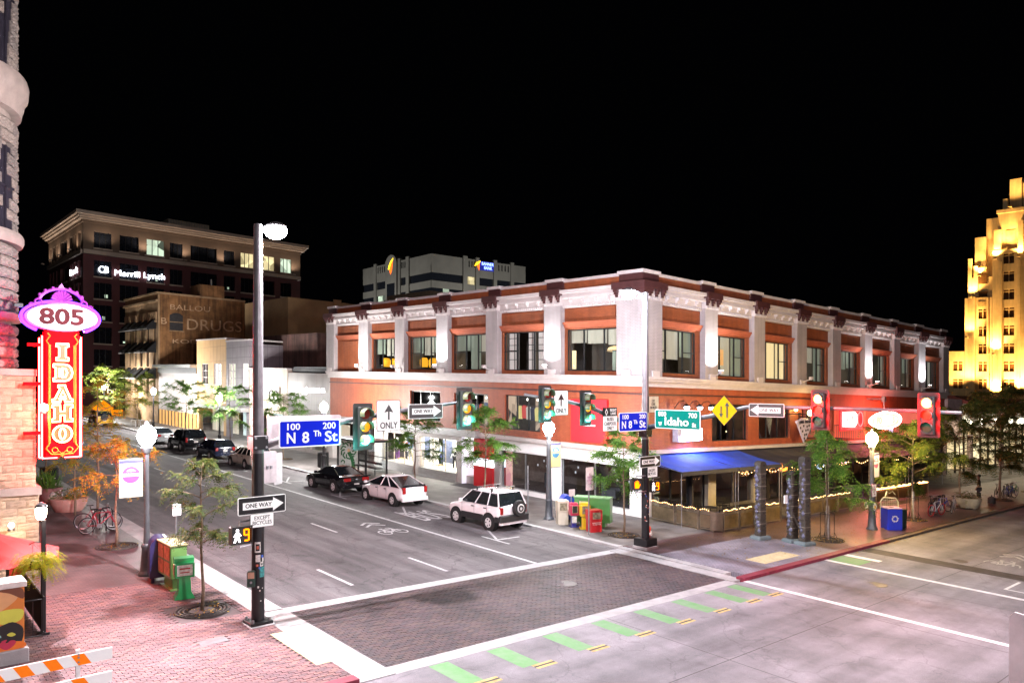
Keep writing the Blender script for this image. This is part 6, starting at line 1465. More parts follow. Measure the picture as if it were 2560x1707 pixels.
# ------------------------------------------------------------------ acorn street lamps with banners
lampg = M('lamp_post_grey', (.10,.105,.115), .4, .4, .12, 4); lampk = M('lamp_post_black', (.025,.025,.028), .4, .4)
globe_w = EM('lamp_globe_white', (1,.99,1), 90); globe_y = EM('lamp_globe_amber', (1,.78,.25), 60)
ban_c = M('banner_cream_cloth', (.62,.56,.42), .8, 0, .06, 3); ban_w = M('banner_white_cloth', (.72,.68,.70), .8, 0, .05, 3); ban_y = M('banner_yellow_cloth', (.60,.50,.22), .8, 0, .06, 3)
purp_p = M('plum_print', (.22,.06,.24), .7); blue_p = M('blue_print', (.05,.20,.36), .7); rose_p = M('rose_print', (.5,.12,.25), .7); navy_p = M('navy_print', (.06,.06,.16), .7)
def acorn(label, x, y, m, gm, pw, col, banner=None, pr=.085):
    t = thing('street_lamp', label, 'street lamp', x, y, SW, 0, 'globe street lamps')
    q = B(); q.lathe([(.27,0),(.27,.06),(.22,.12),(.20,.16),(.17,.5),(.15,.85),(.17,.9),(.17,.95),(.13,1.0)], n=16); part(q, 'base', m, t, smooth=True)
    q = B(); q.lathe([(pr+.02,.95),(pr-.01,2.0),(pr-.02,3.85)], n=14); part(q, 'shaft', m, t, smooth=True)
    q = B(); q.lathe([(.10,3.85),(.14,3.95),(.17,4.02),(.12,4.08)], n=14); part(q, 'collar', m, t, smooth=True)
    g = B(); g.lathe([(.12,4.08),(.23,4.2),(.285,4.38),(.25,4.56),(.16,4.68),(.06,4.74)], n=18); go = part(g, 'globe', gm, t, smooth='all')
    g = B(); g.lathe([(.06,4.74),(.07,4.78),(.02,4.86)], n=10); part(g, 'finial', m, t)
    lamp('POINT', t, (0,0,5.0), pw*.45, col, .15); lamp('SPOT', t, (0,0,3.7), pw*.55, col, .2, None, 168, .25) if False else None
    for a in (0, 120, 240): lamp('POINT', t, (.38*cos(radians(a)), .38*sin(radians(a)), 4.25), pw*.28, col, .14)
    if banner:
        bm, pm, s, kind = banner
        q = B(); x0, x1 = (s*.12, s*.80); q.box(x0,x1,-.008,.008,2.5,3.68); part(q, 'banner', bm, t)
        q = B(); q.cyl((0,0,3.70),(s*.82,0,3.70),.014,n=6).cyl((0,0,2.48),(s*.82,0,2.48),.014,n=6); part(q, 'banner_rod', black, t)
        q = B(); q.box(x0,x1,-.012,-.0085,3.56,3.66); part(q, 'banner_header', navy_p, t)
        c = (x0+x1)/2; g = B()
        g.prism([(c+.26*cos(a), 3.2+.26*sin(a)) for a in [radians(12+156*i/14) for i in range(15)]], -.012, -.0085); g.prism([(c+.26*cos(a), 3.2+.26*sin(a)) for a in [radians(192+156*i/14) for i in range(15)]], -.012, -.0085); part(g, 'emblem', pm, t)
        g = B(); g.prism([(c+.14*cos(a), 3.26+.12*sin(a)) for a in [radians(20+140*i/12) for i in range(13)]], -.014, -.0122); g.prism([(c+.05*cos(a), 3.34+.05*sin(a)) for a in [radians(36*i) for i in range(10)]], -.016, -.0142) ; part(g, 'emblem_core', bm, t)
        if kind:
            text('MARKET', .13, pm, t, (c,-.012,3.2), FY, w=.5, ext=.001); text('Discover', .1, pm, t, (c,-.012,2.85), FY, w=.34, ext=.001); text('UNIQUE', .13, pm, t, (c,-.012,2.68), FY, w=.46, ext=.001)
    return t
acorn('grey globe lamp beside the mailbox with a cream MARKET banner', 6.86, 25.4, lampg, globe_w, 900, (1,.95,.97), (ban_c, purp_p, -1, 1))
acorn('globe lamp behind the white off road car with a yellow banner', 25.09, 26.0, lampg, globe_w, 1700, (1,.97,.95), (ban_y, blue_p, 1, 0), .13)
acorn('amber globe lamp beside the blue recycling bin', 37.13, 15.85, lampg, globe_y, 3000, (1,.66,.25), (ban_w, rose_p, 1, 0), .12)
acorn('dark globe lamp between the bus shelter and the clothing shop', 25.0, 49.0, lampk, globe_w, 5200, (1,.98,.95))
acorn('dark globe lamp in front of the purple grey block', 25.0, 69.5, lampk, globe_w, 5200, (1,.98,.95))
acorn('dark globe lamp before the long amber panelled building', 25.0, 90.0, lampk, globe_w, 5200, (1,.98,.95))
acorn('farthest globe lamp down 8th street past the brick block', 25.0, 112.5, lampk, globe_w, 7000, (1,.98,.95))
t = thing('parking_sign', 'small white permit sign with red letters on the amber lamp', 'traffic sign', 37.05, 15.72, 1.95); plate(t, .46, .6, sgw, .01, rose_p, 0, .03); text('NO\nPARKING\nANY\nTIME', .12, rose_p, t, (0,-.02,0), FY, w=.34, ext=.001)
t = thing('parking_sign', 'small square white plate behind the amber lamp', 'traffic sign', 36.75, 15.95, 1.25); plate(t, .3, .3, sgw); clamps(t, .05, .1)
t = thing('lane_sign', 'tiny yellow and white diamond plate on the amber lamp', 'traffic sign', 37.1, 15.70, 1.15); q = B(); q.prism([(0,.22),(.22,0),(0,-.22),(-.22,0)][::-1], -.01, .01); part(q, 'panel', sgw, t); q = B(); q.prism([(0,.11),(.11,0),(0,-.11),(-.11,0)][::-1], -.016, -.0105); part(q, 'field', yel, t)
# post-mounted parking signs on the kerb
def postsign(label, x, y, top, w, h, m, lines=True, lab2=''):
    t = thing('parking_sign', label, 'traffic sign', x, y, SW, random.uniform(-.1,.25)); q = B(); q.cyl((0,0,0),(0,0,top-.05),.03,n=8); part(q, 'post', steel, t)
    if h:
        q = B(); q.T = Matrix.Translation((0,-.05,top-h/2)); q.prism(rr(w/2,h/2,.03), -.01, .01); part(q, 'panel', m, t)
        if lines: text('NO\nPARKING\nLOADING\nZONE', h*.14, rose_p, t, (0,-.065,top-h/2), FY, w=w*.7, ext=.001)
        q = B(); q.box(-.02,.02,-.05,0,top-h*.7,top-h*.6); part(q, 'bolt', steel, t)
    return t
pinkw = M('pinkish_sign_sheet', (.72,.55,.55), .5)
postsign('tall narrow pink white sign post in front of the newspaper boxes', 23.94, 22.3, 2.95, .46, 1.0, pinkw)
postsign('bare galvanised post beside the off road car', 25.0, 27.4, 2.5, 0, 0, None)
postsign('small blank plate on a post behind the cream newspaper box', 25.2, 24.6, 1.62, .36, .32, pinkw, False)
postsign('thin post with a small white plate behind the near street tree', 8.2, 26.9, 1.95, .3, .42, sgw, False)
t = thing('detour_sign', 'orange diamond detour sign with an arrow plate far down 8th street', 'traffic sign', 22.9, 103.5, SW+1.9, radians(-20)); q = B(); q.prism([(0,1.0),(1.2,.0),(0,-1.0),(-1.2,0)][::-1], -.01, .01); q.box(.9,2.2,-.02,.0,-1.0,-.2); part(q, 'panel', EM('orange_sign_sheet', (1,.28,.0), .7), t); q = B(); q.cyl((0,.05,-1.9),(0,.05,.5),.04).cyl((1.5,.05,-1.9),(1.5,.05,-.5),.04); part(q, 'post', steel, t); q = B(); q.prism([(1.1,-.6),(1.35,-.45),(1.35,-.56),(2.0,-.56),(2.0,-.64),(1.35,-.64),(1.35,-.75)], -.03, -.021); part(q, 'arrow', sgb, t)
# ------------------------------------------------------------------ cars
tyre = tyre_m; rim_m = M('alloy_rim', (.55,.54,.54), .35, .1, .05); arch_m = M('wheel_arch_black', (.01,.01,.01), .8); carglass = M('car_window_glass', (.012,.015,.018), .06); tail = M('tail_lamp_red', (.30,.012,.012), .15); head_l = M('head_lamp_clear', (.55,.56,.58), .1, .3); plate_m = M('licence_plate', (.62,.58,.55), .5, 0, .12, 20); trimk = M('car_trim_black', (.02,.02,.021), .5); amberl = M('amber_reflector', (.6,.2,.02), .2)
def car(label, x, y, paint, spec, rot=0, group='cars parked along 8th street', name='parked_car', extra=None):
    """spec: length, width, profile of (y, z) bonnet-roof line rear to front, belt height, wheel positions"""
    t = thing(name, label, 'car', x, y, RD, rot, group)
    Lc, Wd, belt, sill, R = spec['L'], spec['W'], spec['belt'], spec.get('sill',.22), spec.get('R',.32)
    # lower body: stations along the length
    st = spec['body']                                               # (y, halfwidth, ztop, zbot)
    b = B(); n = len(st)
    for (yy, hw, zt, zb) in st:
        prof = [(.0,zb),(hw*.86,zb),(hw*.97,zb+(zt-zb)*.18),(hw,zb+(zt-zb)*.42),(hw*.985,zb+(zt-zb)*.72),(hw*.93,zb+(zt-zb)*.93),(hw*.84,zt),(hw*.4,zt+.012),(0,zt+.018)]
        ring = prof+[(-a,c) for a,c in prof[-2:0:-1]]
        b.v += [(a,yy,c) for a,c in ring]
    m = 16
    for i in range(n-1):
        for k in range(m): b.f.append((i*m+k,i*m+(k+1)%m,(i+1)*m+(k+1)%m,(i+1)*m+k))
    b.f += [tuple(range(m)), tuple(range((n-1)*m,n*m))]
    o_ = part(b, 'body', paint, t, smooth='all'); md = o_.modifiers.new('sub','SUBSURF'); md.levels = md.render_levels = 1
    # greenhouse: painted roof on glass, pillars over it
    ch = spec['cabin']                                              # (y at belt rear, y roof rear, y roof front, y belt front, roof z, hw belt, hw roof)
    yr, yrr, yrf, yf, zr, hb, hr = ch; zb = belt
    hrf = hr*.97
    g = B(); g.add([(-hb,yr,zb),(hb,yr,zb),(hb*.97,yf,zb),(-hb*.97,yf,zb),(-hr,yrr,zr-.03),(hr,yrr,zr-.03),(hrf,yrf,zr-.03),(-hrf,yrf,zr-.03)], [(0,1,5,4),(1,2,6,5),(2,3,7,6),(3,0,4,7),(4,5,6,7),(3,2,1,0)])
    part(g, 'window', carglass, t)
    r = B(); n = 6
    for i in range(n+1):
        f = i/n; yy = yrr+(yrf-yrr)*f; zz = zr+.035*sin(pi*f); hw = hr+(hrf-hr)*f
        r.v += [(-hw-.012,yy,zz-.075),(-hw*.93,yy,zz-.012),(-hw*.5,yy,zz+.01),(0,yy,zz+.016),(hw*.5,yy,zz+.01),(hw*.93,yy,zz-.012),(hw+.012,yy,zz-.075)]
    for i in range(n):
        for k in range(6): a = i*7+k; r.f.append((a,a+7,a+8,a+1))
    r.f += [tuple(range(7)), tuple(range(n*7,n*7+7))]
    part(r, 'roof', spec.get('roofm') or paint, t, smooth='all')
    p = B()
    def lerp(a, c, f): return tuple(a[i]+(c[i]-a[i])*f for i in range(3))
    for s in (-1,1):
        for (A, Cc, w) in (((s*hb,yr,zb),(s*hr,yrr,zr-.03),.05),((s*hb*.97,yf,zb),(s*hrf,yrf,zr-.03),.035)): p.cyl(A, Cc, w*.75, w*.6, 6)
        for f in spec.get('pillars', (.5,)):
            A = (s*(hb+.004), yr+(yf-yr)*f, zb); Cc = (s*(hr+.004), yrr+(yrf-yrr)*(f+.0), zr-.03); p.cyl(A, Cc, .03, .025, 6)
    part(p, 'pillar', spec.get('pilm') or paint, t)
    for yy in spec['wheels']:
        for s in (-1,1):
            hw = Wd/2; q = B(); q.cyl((s*(hw-.24),yy,R+.02),(s*(hw+.006),yy,R+.02),R+.085,n=24); part(q, 'wheel_arch', arch_m, t)
            q = B(); q.lathe([(R*.62,-.1),(R*.93,-.105),(R,-.07),(R,.07),(R*.93,.105),(R*.62,.1)], n=24); q.v = [(s*(hw-.085)+z, yy+a, R+c) for a,c,z in q.v]; w = part(q, 'wheel', tyre, t, smooth=True)
            q = B(); q.cyl((s*(hw-.04),yy,R),(s*(hw+.021),yy,R),R*.66,R*.62,20); ro = part(q, 'rim', rim_m, w)
            q = B(); ns = 5
            for k in range(ns): a = 2*pi*k/ns; c0 = (yy+R*.42*cos(a), R+R*.42*sin(a)); q.cyl((s*(hw+.020),c0[0],c0[1]),(s*(hw+.025),c0[0],c0[1]),R*.11,n=8)
            part(q, 'rim_slot', arch_m, w)
    rear = st[0][0]; fr = st[-1][0]
    lz = spec.get('lampz', belt-.22); lw = spec.get('lamp', (.16,.2))
    for s in (-1,1):
        hw = st[1][1]*.9; q = B(); q.bbox(s*(hw-lw[0]/2)-lw[0]/2, s*(hw-lw[0]/2)+lw[0]/2, rear-.035 if not spec.get('lampy') else spec['lampy']-.035, rear+.16, lz-lw[1]/2, lz+lw[1]/2, .015); part(q, 'tail_lamp', tail, t)
        hf = st[-2][1]*.84; q = B(); q.bbox(s*(hf-.17)-.15, s*(hf-.17)+.15, fr-.12, fr+.02, .60, .74, .02); part(q, 'headlamp', head_l, t)
        q = B(); q.bbox(s*(hb+.10)-.09, s*(hb+.10)+.09, yf-.22, yf-.10, zb+.0, zb+.14, .02); part(q, 'mirror', spec.get('mirm') or paint, t)
    if spec.get('doors'):
        q = B()
        for s in (-1,1):
            for d in spec['doors']: q.box(s*Wd/2*.985-.006 if s<0 else s*Wd/2*.985-.002, s*Wd/2*.985+.002 if s<0 else s*Wd/2*.985+.006, d-.006, d+.006, sill+.16, belt-.06)
        part(q, 'door_gap', trimk, t); q = B()
        for s in (-1,1):
            for d in spec['doors'][:-1]: q.bbox(s*Wd/2*.985-.02, s*Wd/2*.985+.02, d+.06, d+.22, belt-.15, belt-.11, .005)
        part(q, 'door_handle', trimk, t)
    q = B(); pz = spec.get('platez', .62); q.box(-.16, .16, rear-.018+spec.get('platey',0), rear+.03, pz, pz+.16); part(q, 'licence_plate', plate_m, t)
    q = B(); q.bbox(-Wd/2*.9, Wd/2*.9, rear-.05, rear+.12, .30, .50, .03); part(q, 'bumper', spec.get('bump') or paint, t)
    return t
wp = PAINT('white_car_paint', (.72,.66,.67)); kp = PAINT('black_car_paint', (.008,.008,.01), .15); np_ = PAINT('navy_car_paint', (.012,.016,.04), .2); sp_ = PAINT('silver_car_paint', (.45,.46,.48), .25, .6); bp_ = PAINT('burgundy_car_paint', (.06,.015,.02), .2); yp_ = PAINT('yellow_car_paint', (.55,.30,.03)); rp_ = PAINT('red_car_paint', (.5,.02,.02)); cp_ = PAINT('champagne_car_paint', (.60,.52,.44), .3, .2)
HATCH = dict(L=4.46, W=1.75, belt=.98, R=.31, body=[(-2.2,.70,.98,.42),(-2.12,.82,1.02,.30),(-1.7,.865,1.0,.24),(-.8,.875,.96,.2),(.5,.875,.95,.2),(1.2,.87,.92,.2),(1.75,.83,.80,.24),(2.1,.70,.66,.3),(2.22,.5,.56,.36)],
    cabin=(-2.02,-.75,.15,1.45,1.47,.80,.60), wheels=(-1.35,1.35), doors=(-.75,.1,1.0), pillars=(.28,.55), lampz=.86, lamp=(.16,.32), platez=.66)
COUPE = dict(L=4.8, W=1.88, belt=.95, R=.35, body=[(-2.4,.80,.92,.40),(-2.34,.88,.97,.28),(-1.8,.93,.98,.22),(-1.2,.94,.96,.2),(.2,.93,.93,.2),(1.2,.93,.91,.2),(1.9,.91,.84,.22),(2.3,.86,.74,.28),(2.42,.78,.62,.34)],
    cabin=(-1.75,-.75,.15,1.05,1.38,.80,.58), wheels=(-1.36,1.38), doors=(-.5,.9), pillars=(.32,), lampz=.80, lamp=(.42,.18), platez=.42)
SUV = dict(L=4.1, W=1.74, belt=1.10, R=.35, body=[(-1.92,.78,1.10,.52),(-1.86,.84,1.12,.42),(-1.3,.865,1.11,.34),(0,.87,1.09,.32),(.85,.865,1.07,.32),(1.3,.84,1.0,.34),(1.85,.80,.92,.38),(2.02,.68,.80,.44)],
    cabin=(-1.84,-1.62,.25,.95,1.68,.80,.66), wheels=(-1.2,1.2), doors=(-1.05,-.15,.75), pillars=(.28,.6), lampz=.92, lamp=(.13,.30), platez=.60, pilm=None)
WAGON = dict(L=4.7, W=1.75, belt=.98, R=.31, body=[(-2.32,.72,.98,.40),(-2.26,.83,1.0,.30),(-1.6,.865,.99,.24),(0,.875,.97,.22),(1.0,.87,.94,.22),(1.7,.84,.84,.24),(2.2,.74,.72,.3),(2.36,.56,.6,.36)],
    cabin=(-2.2,-1.85,.3,1.15,1.46,.80,.62), wheels=(-1.32,1.35), doors=(-.95,0,1.0), pillars=(.22,.5,.75), lampz=.82, lamp=(.2,.24), platez=.6)
BIGSUV = dict(L=5.0, W=1.95, belt=1.18, R=.39, body=[(-2.45,.82,1.18,.5),(-2.38,.93,1.20,.38),(-1.6,.965,1.19,.32),(0,.97,1.17,.3),(1.1,.965,1.14,.3),(1.8,.93,1.08,.32),(2.35,.88,1.0,.36),(2.5,.78,.86,.42)],
    cabin=(-2.35,-2.1,.35,1.15,1.80,.88,.70), wheels=(-1.45,1.5), doors=(-1.1,-.1,.95), pillars=(.2,.48,.75), lampz=1.0, lamp=(.16,.4), platez=.75)
SEDAN = dict(L=4.7, W=1.8, belt=.97, R=.32, body=[(-2.32,.74,.96,.40),(-2.26,.85,1.0,.30),(-1.6,.89,.99,.24),(0,.9,.96,.22),(1.0,.89,.93,.22),(1.7,.86,.84,.24),(2.2,.76,.72,.3),(2.36,.58,.6,.36)],
    cabin=(-1.75,-1.0,.25,1.15,1.44,.80,.58), wheels=(-1.35,1.38), doors=(-.8,.1,1.0), pillars=(.3,.55), lampz=.82, lamp=(.3,.18), platez=.6)
c = car('white rounded hatchback parked between the black coupe and the off road car', 21.75, 34.72, wp, HATCH)
q = B(); q.bbox(-.72,.72,-2.14,-2.04,.985,1.10,.03); part(q, 'rear_spoiler_glass', carglass, c)
c = car('glossy black coupe parked by the bus shelter', 21.4, 40.35, kp, COUPE)
q = B(); q.ball((0,-2.43,.80), .07, 10, 6, (1,.2,.7)); part(q, 'badge', steel, c); q = B(); q.bbox(-.88,.88,-2.5,-2.3,.95,.99,.02); part(q, 'spoiler', kp, c)
c = car('white off road car with a spare wheel and roof bars', 21.98, 26.95, wp, SUV)
for s in (-1,1):                                                     # black lower cladding
    q = B(); q.bbox(s*.855-.03, s*.855+.02, -.8, .8, .38, .66, .02); q.bbox(s*.855-.03, s*.855+.02, -1.86, -1.62, .42, .66, .02); part(q, 'cladding', trimk, c)
q = B(); q.bbox(-.86,.86,-2.02,-1.86,.42,.72,.04); part(q, 'rear_bumper', trimk, c)
q = B(); q.lathe([(.2,-.1),(.34,-.1),(.36,-.05),(.36,.07),(.33,.1),(.2,.1)], n=22); q.v = [(.22+a,-2.05+z,.98+b_) for a,b_,z in q.v]; sw_ = part(q, 'spare_wheel', tyre, c, smooth=True); q = B(); q.cyl((.22,-2.17,.98),(.22,-2.1,.98),.2,n=16); part(q, 'rim', rim_m, sw_)
q = B(); q.ring((.22,-2.175,.98), .11, .035, 14, 5, 'y'); part(q, 'rim_slots', arch_m, sw_)
q = B()
for yy in (-1.15,-.1):
    q.cyl((-.74,yy,1.82),(.74,yy,1.82),.018,n=6)
    for s in (-1,1): q.box(s*.62-.03,s*.62+.03,yy-.03,yy+.03,1.66,1.82)
part(q, 'roof_bars', black, c)
car('white estate car partly hidden by the near signal pole', 21.3, 53.3, cp_, WAGON)
car('navy estate car parked behind the white estate', 21.3, 60.3, np_, WAGON)
car('large black off road car with dark windows farther up the row', 21.4, 67.4, kp, BIGSUV)
car('silver saloon blurred by the lamp glare at the end of the row', 21.3, 75.0, sp_, SEDAN)
c = car('yellow off road car with a spare wheel far down 8th street', 21.9, 100.5, yp_, SUV); c.scale = (1.1,1.1,1.1)
q = B(); q.cyl((.0,-2.1,1.0),(0,-1.9,1.0),.34,n=16); part(q, 'spare_wheel', tyre, c)
car('red saloon stopped beside the yellow car far down 8th street', 17.6, 101.5, rp_, SEDAN)
c = car('dark car with red tail lights waiting at the far right behind the trees', 70.5, 13.0, kp, SEDAN, -pi/2, None)
q = B(); q.ball((-.7,-2.38,.84), .12).ball((.7,-2.38,.84), .12); part(q, 'brake_light', EM('brake_light_lit', (1,.05,.02), 14), c)
# ------------------------------------------------------------------ bicycles and racks
def bike(label, x, y, rot, fm, tm=tyre, lean=.0, group='parked bicycles', h=SW, sm=None):
    t = thing('bicycle', label, 'bicycle', x, y, h, rot, group); t.rotation_euler = (0, lean, rot); R = .34
    for yy in (-.52,.52):
        q = B(); q.ring((0,yy,R), R-.02, .02, 28, 6, 'x'); w = part(q, 'wheel', tm, t, smooth='all')
        q = B(); q.ring((0,yy,R), R-.05, .012, 24, 4, 'x'); part(q, 'rim', sm or steel, w)
        q = B()
        for k in range(14): a = 2*pi*k/14; q.cyl((.015*(-1)**k,yy,R),(0,yy+(R-.05)*cos(a),R+(R-.05)*sin(a)),.003,n=3,caps=False)
        part(q, 'spokes', steel, w)
    bb = (0,-.08,.29); seat = (0,-.24,.80); hd = (0,.33,.80); hd2 = (0,.37,.66)
    q = B(); q.cyl(bb,seat,.018).cyl(seat,hd,.018).cyl(bb,hd2,.022).cyl(hd,hd2,.022)
    for s in (-.05,.05): q.cyl((s,-.52,R),(s*.5,-.08,.29),.011).cyl((s,-.52,R),(s*.5,-.24,.76),.010).cyl((s,.52,R),(s*.7,.38,.63),.013)
    part(q, 'frame', fm, t)
    q = B(); q.cyl((0,-.24,.78),(0,-.27,.95),.014); q.bbox(-.07,.07,-.40,-.14,.95,.99,.02); part(q, 'saddle', black, t)
    q = B(); q.tube([(-.28,.30,.98),(-.2,.38,.98),(0,.35,.96),(.2,.38,.98),(.28,.30,.98)], .014, 6); q.cyl((0,.33,.8),(0,.35,.97),.016); part(q, 'handlebar', steel, t)
    q = B(); q.cyl((.05,-.08,.29),(.06,-.08,.29),.095,n=16).cyl((.06,-.08,.29),(.07,.05,.2),.012).cyl((-.06,-.08,.29),(-.07,-.21,.38),.012); part(q, 'crank', steel, t)
    return t
redf = PAINT('red_bike_frame', (.35,.02,.04)); whf = PAINT('white_bike_frame', (.75,.74,.76)); blkf = PAINT('black_bike_frame', (.02,.02,.025)); blf = PAINT('blue_bike_frame', (.05,.06,.35)); grf = PAINT('grey_bike_frame', (.35,.35,.38)); redt = M('red_tyre', (.42,.03,.03), .7); gnf = PAINT('green_bike_frame', (.05,.25,.08))
bike('red bicycle with white rims leaning on the near rack', 7.22, 33.1, radians(-78), redf, tyre, .1)
bike('pink and black bicycle behind the red one on the near rack', 7.3, 33.9, radians(-102), PAINT('rose_bike_frame', (.40,.10,.14)), tyre, -.08)
bike('white bicycle with red tyres at the rack beside the caged tree', 44.8, 15.65, radians(-100), whf, redt, .06, sm=redt)
bike('black bicycle behind the white one in the far rack', 45.9, 16.2, radians(-85), blkf, tyre, -.05)
bike('blue bicycle third from the kerb in the far rack', 46.6, 16.0, radians(-110), blf, tyre, .08)
bike('grey bicycle at the right end of the far rack', 47.2, 15.6, radians(-80), grf, tyre, .05)
bike('dark bicycle standing nearest the right frame edge tree', 57.0, 16.2, radians(-85), blkf, tyre, .06)
bike('blue bicycle in the rack at the right frame edge', 57.9, 15.7, radians(-105), blf, tyre, -.06)
bike('green bicycle half cut by the right frame edge', 59.4, 15.9, radians(-95), gnf, tyre, .06)
def rack(label, x, y, n, dx, dy, m=black):
    t = thing('bike_rack', label, 'bike rack', x, y, SW, 0, 'bike racks')
    for i in range(n): q = B(); px, py = dx*i, dy*i; q.tube([(px,py-.02,0),(px,py-.02,.7),(px+.12,py,.85),(px+.36,py,.85),(px+.48,py+.02,.7),(px+.48,py+.02,0)], .03, 8); part(q, 'hoop', m, t)
rack('black hoop rack under the red bicycle', 7.0, 33.3, 2, .35, .5); rack('black hoop rack between the bicycles by the kerb', 44.9, 16.0, 4, .75, .06); rack('black hoop rack at the right frame edge', 57.2, 15.9, 3, .9, .05); rack('wavy grey rack far down 8th street beside the detour sign', 24.2, 96, 3, .9, -.5, steel)
# ------------------------------------------------------------------ news boxes, mail boxes, bins
def label_plate(t, x0, x1, y, z0, z1, m, name='window'): q = B(); q.box(x0,x1,y-.006,y,z0,z1); return part(q, name, m, t)
gp_ = PAINT('bright_green_box', (.02,.30,.09), .35); dg = PAINT('dull_green_box', (.13,.26,.07), .45); dgt = M('olive_box_top', (.42,.38,.2), .5, 0, .1, 6); mail = PAINT('navy_mailbox', (.02,.018,.09), .4); paperm = M('news_paper', (.5,.28,.18), .7, 0, .35, 9); wpap = M('white_paper', (.7,.68,.64), .7, 0, .25, 12)
def mailbox(label, x, y, rot, m, s=1):
    t = thing('mailbox', label, 'mailbox', x, y, SW, rot); w = .33*s; q = B(); pts = [(-.3,.15),(.3,.15),(.3,.95)]+[(.3*cos(radians(a)), .95+.3*sin(radians(a))) for a in range(15,180,15)]+[(-.3,.95)]; q.prism([(a*s,b_*s) for a,b_ in pts], -w, w, 'x'); part(q, 'body', m, t, smooth=True)
    q = B()
    for a in (-.24,.24):
        for c_ in (-.22,.22): q.box(a*s-.04,a*s+.04,c_*s-.04,c_*s+.04,0,.16*s)
    part(q, 'leg', m, t); q = B(); q.bbox(-.27*s,.27*s,-.34*s,-.28*s,.9*s,1.08*s,.02); part(q, 'chute', m, t); q = B(); q.box(-.1,.1,-.306*s,-.302*s,.5,.75); part(q, 'label_plate', wst, t); return t
mailbox('navy blue rounded mailbox behind the green news racks', 7.02, 24.55, radians(80), mail, 1.1)
t = thing('news_rack', 'long green four window news rack next to the mailbox', 'news rack', 7.06, 23.55, SW, radians(-90))
q = B(); q.bbox(-.62,.62,-.22,.24,.38,1.33,.02); part(q, 'cabinet', dg, t); q = B(); q.bbox(-.65,.65,-.25,.27,1.33,1.37,.01); part(q, 'top', dgt, t); q = B(); q.box(-.4,.4,-.1,.12,.05,.38).box(-.5,.5,-.2,.22,0,.05); part(q, 'pedestal', dg, t)
for i, a in enumerate((-.55,.03)):
    for z in (.45,.9): q = B(); q.box(a,a+.5,-.235,-.221,z,z+.38); part(q, 'door', M('orange_display', (.5,.2,.09), .5, 0, .3, 6), t)
t = thing('news_box', 'bright green pedestal news box beside the near street tree', 'news box', 7.0, 22.25, SW, radians(-12))
q = B(); q.prism([(-.27,0),(.27,0),(.25,.05),(.17,.2),(.15,.62),(-.15,.62),(-.17,.2),(-.25,.05)], -.2, .2); part(q, 'pedestal', gp_, t); q = B(); q.bbox(-.26,.26,-.24,.26,.62,1.02,.02); q.prism([(-.26,1.02),(.26,1.02),(.26,1.14),(-.26,1.14)], -.1, .26); part(q, 'case', gp_, t)
q = B(); q.box(-.2,.2,-.256,-.241,.68,.98); part(q, 'window', wpap, t); q = B(); q.box(-.272,-.262,-.15,.18,.68,.96); part(q, 'side_door', paperm, t); text('2810', .09, rose_p, t, (0,-.26,.78), FY, ext=.001) if False else None
q = B(); q.box(-.12,.12,-.262,-.257,.76,.79).box(-.14,.14,-.262,-.257,.86,.90); part(q, 'print', M('red_print', (.5,.05,.05), .6), t)
def newsbox(label, x, y, rot, m, w, d, hgt, kind, m2=None):
    t = thing('news_box', label, 'news box', x, y, SW, rot, 'news boxes by the far kerb')
    if kind == 'cab': q = B(); q.bbox(-w/2,w/2,-d/2,d/2,0,hgt*.55,.02); q.bbox(-w/2-.02,w/2+.02,-d/2-.02,d/2+.02,hgt*.55,hgt,.02); part(q, 'case', m, t)
    else: q = B(); q.bbox(-w/2,w/2,-d/2,d/2,0,.06,.01); q.bbox(-w*.3,w*.3,-d*.3,d*.3,.06,hgt*.5,.02); part(q, 'pedestal', m2 or m, t); q = B(); q.bbox(-w/2,w/2,-d/2,d/2,hgt*.5,hgt*.92,.02); q.bbox(-w/2+.02,w/2-.02,-d/4,d/2,hgt*.92,hgt,.015); part(q, 'case', m, t)
    q = B(); q.box(-w*.34,w*.34,-d/2-.032,-d/2-.02,hgt*.6,hgt*.9); part(q, 'window', M('news_window', (.28,.25,.16), .3, 0, .4, 8), t); q = B(); q.bbox(w*.2,w*.34,-d/2-.06,-d/2-.02,hgt*.93,hgt*1.03,.01); part(q, 'coin_box', m, t); return t
creamp = PAINT('cream_news_paint', (.62,.54,.42), .45); navyp = PAINT('navy_news_paint', (.02,.02,.17), .4); yelp = PAINT('yellow_news_paint', (.75,.48,.02), .4); redp_ = PAINT('red_news_paint', (.45,.015,.02), .35)
rz = radians(-48)
t = newsbox('cream news box nearest the grey globe lamp', 24.75, 24.75, radians(-30), creamp, .5, .45, 1.13, 'cab')
t = newsbox('navy and red news box between the cream and yellow ones', 24.75, 24.0, radians(-30), PAINT('crimson_news_paint', (.42,.02,.07), .4), .4, .38, 1.1, 'ped', navyp); q = B(); q.box(-.11,.11,-.13,-.12,.2,.5); part(q, 'print', wpap, t); q = B(); q.box(-.1,.1,-.226,-.222,.68,.98); part(q, 'dark_window', blk, t)
t = newsbox('yellow news box between the navy and red ones', 24.85, 23.4, radians(-35), yelp, .46, .42, 1.18, 'ped')
t = newsbox('red news box next to the tall pink white sign', 24.75, 22.75, radians(-20), redp_, .56, .5, .98, 'cab'); text('Capital', .09, wpap, t, (0,-.285,.36), FY, w=.4, ext=.001); q = B(); q.box(-.22,.22,-.29,-.286,.42,.44); part(q, 'print', wpap, t)
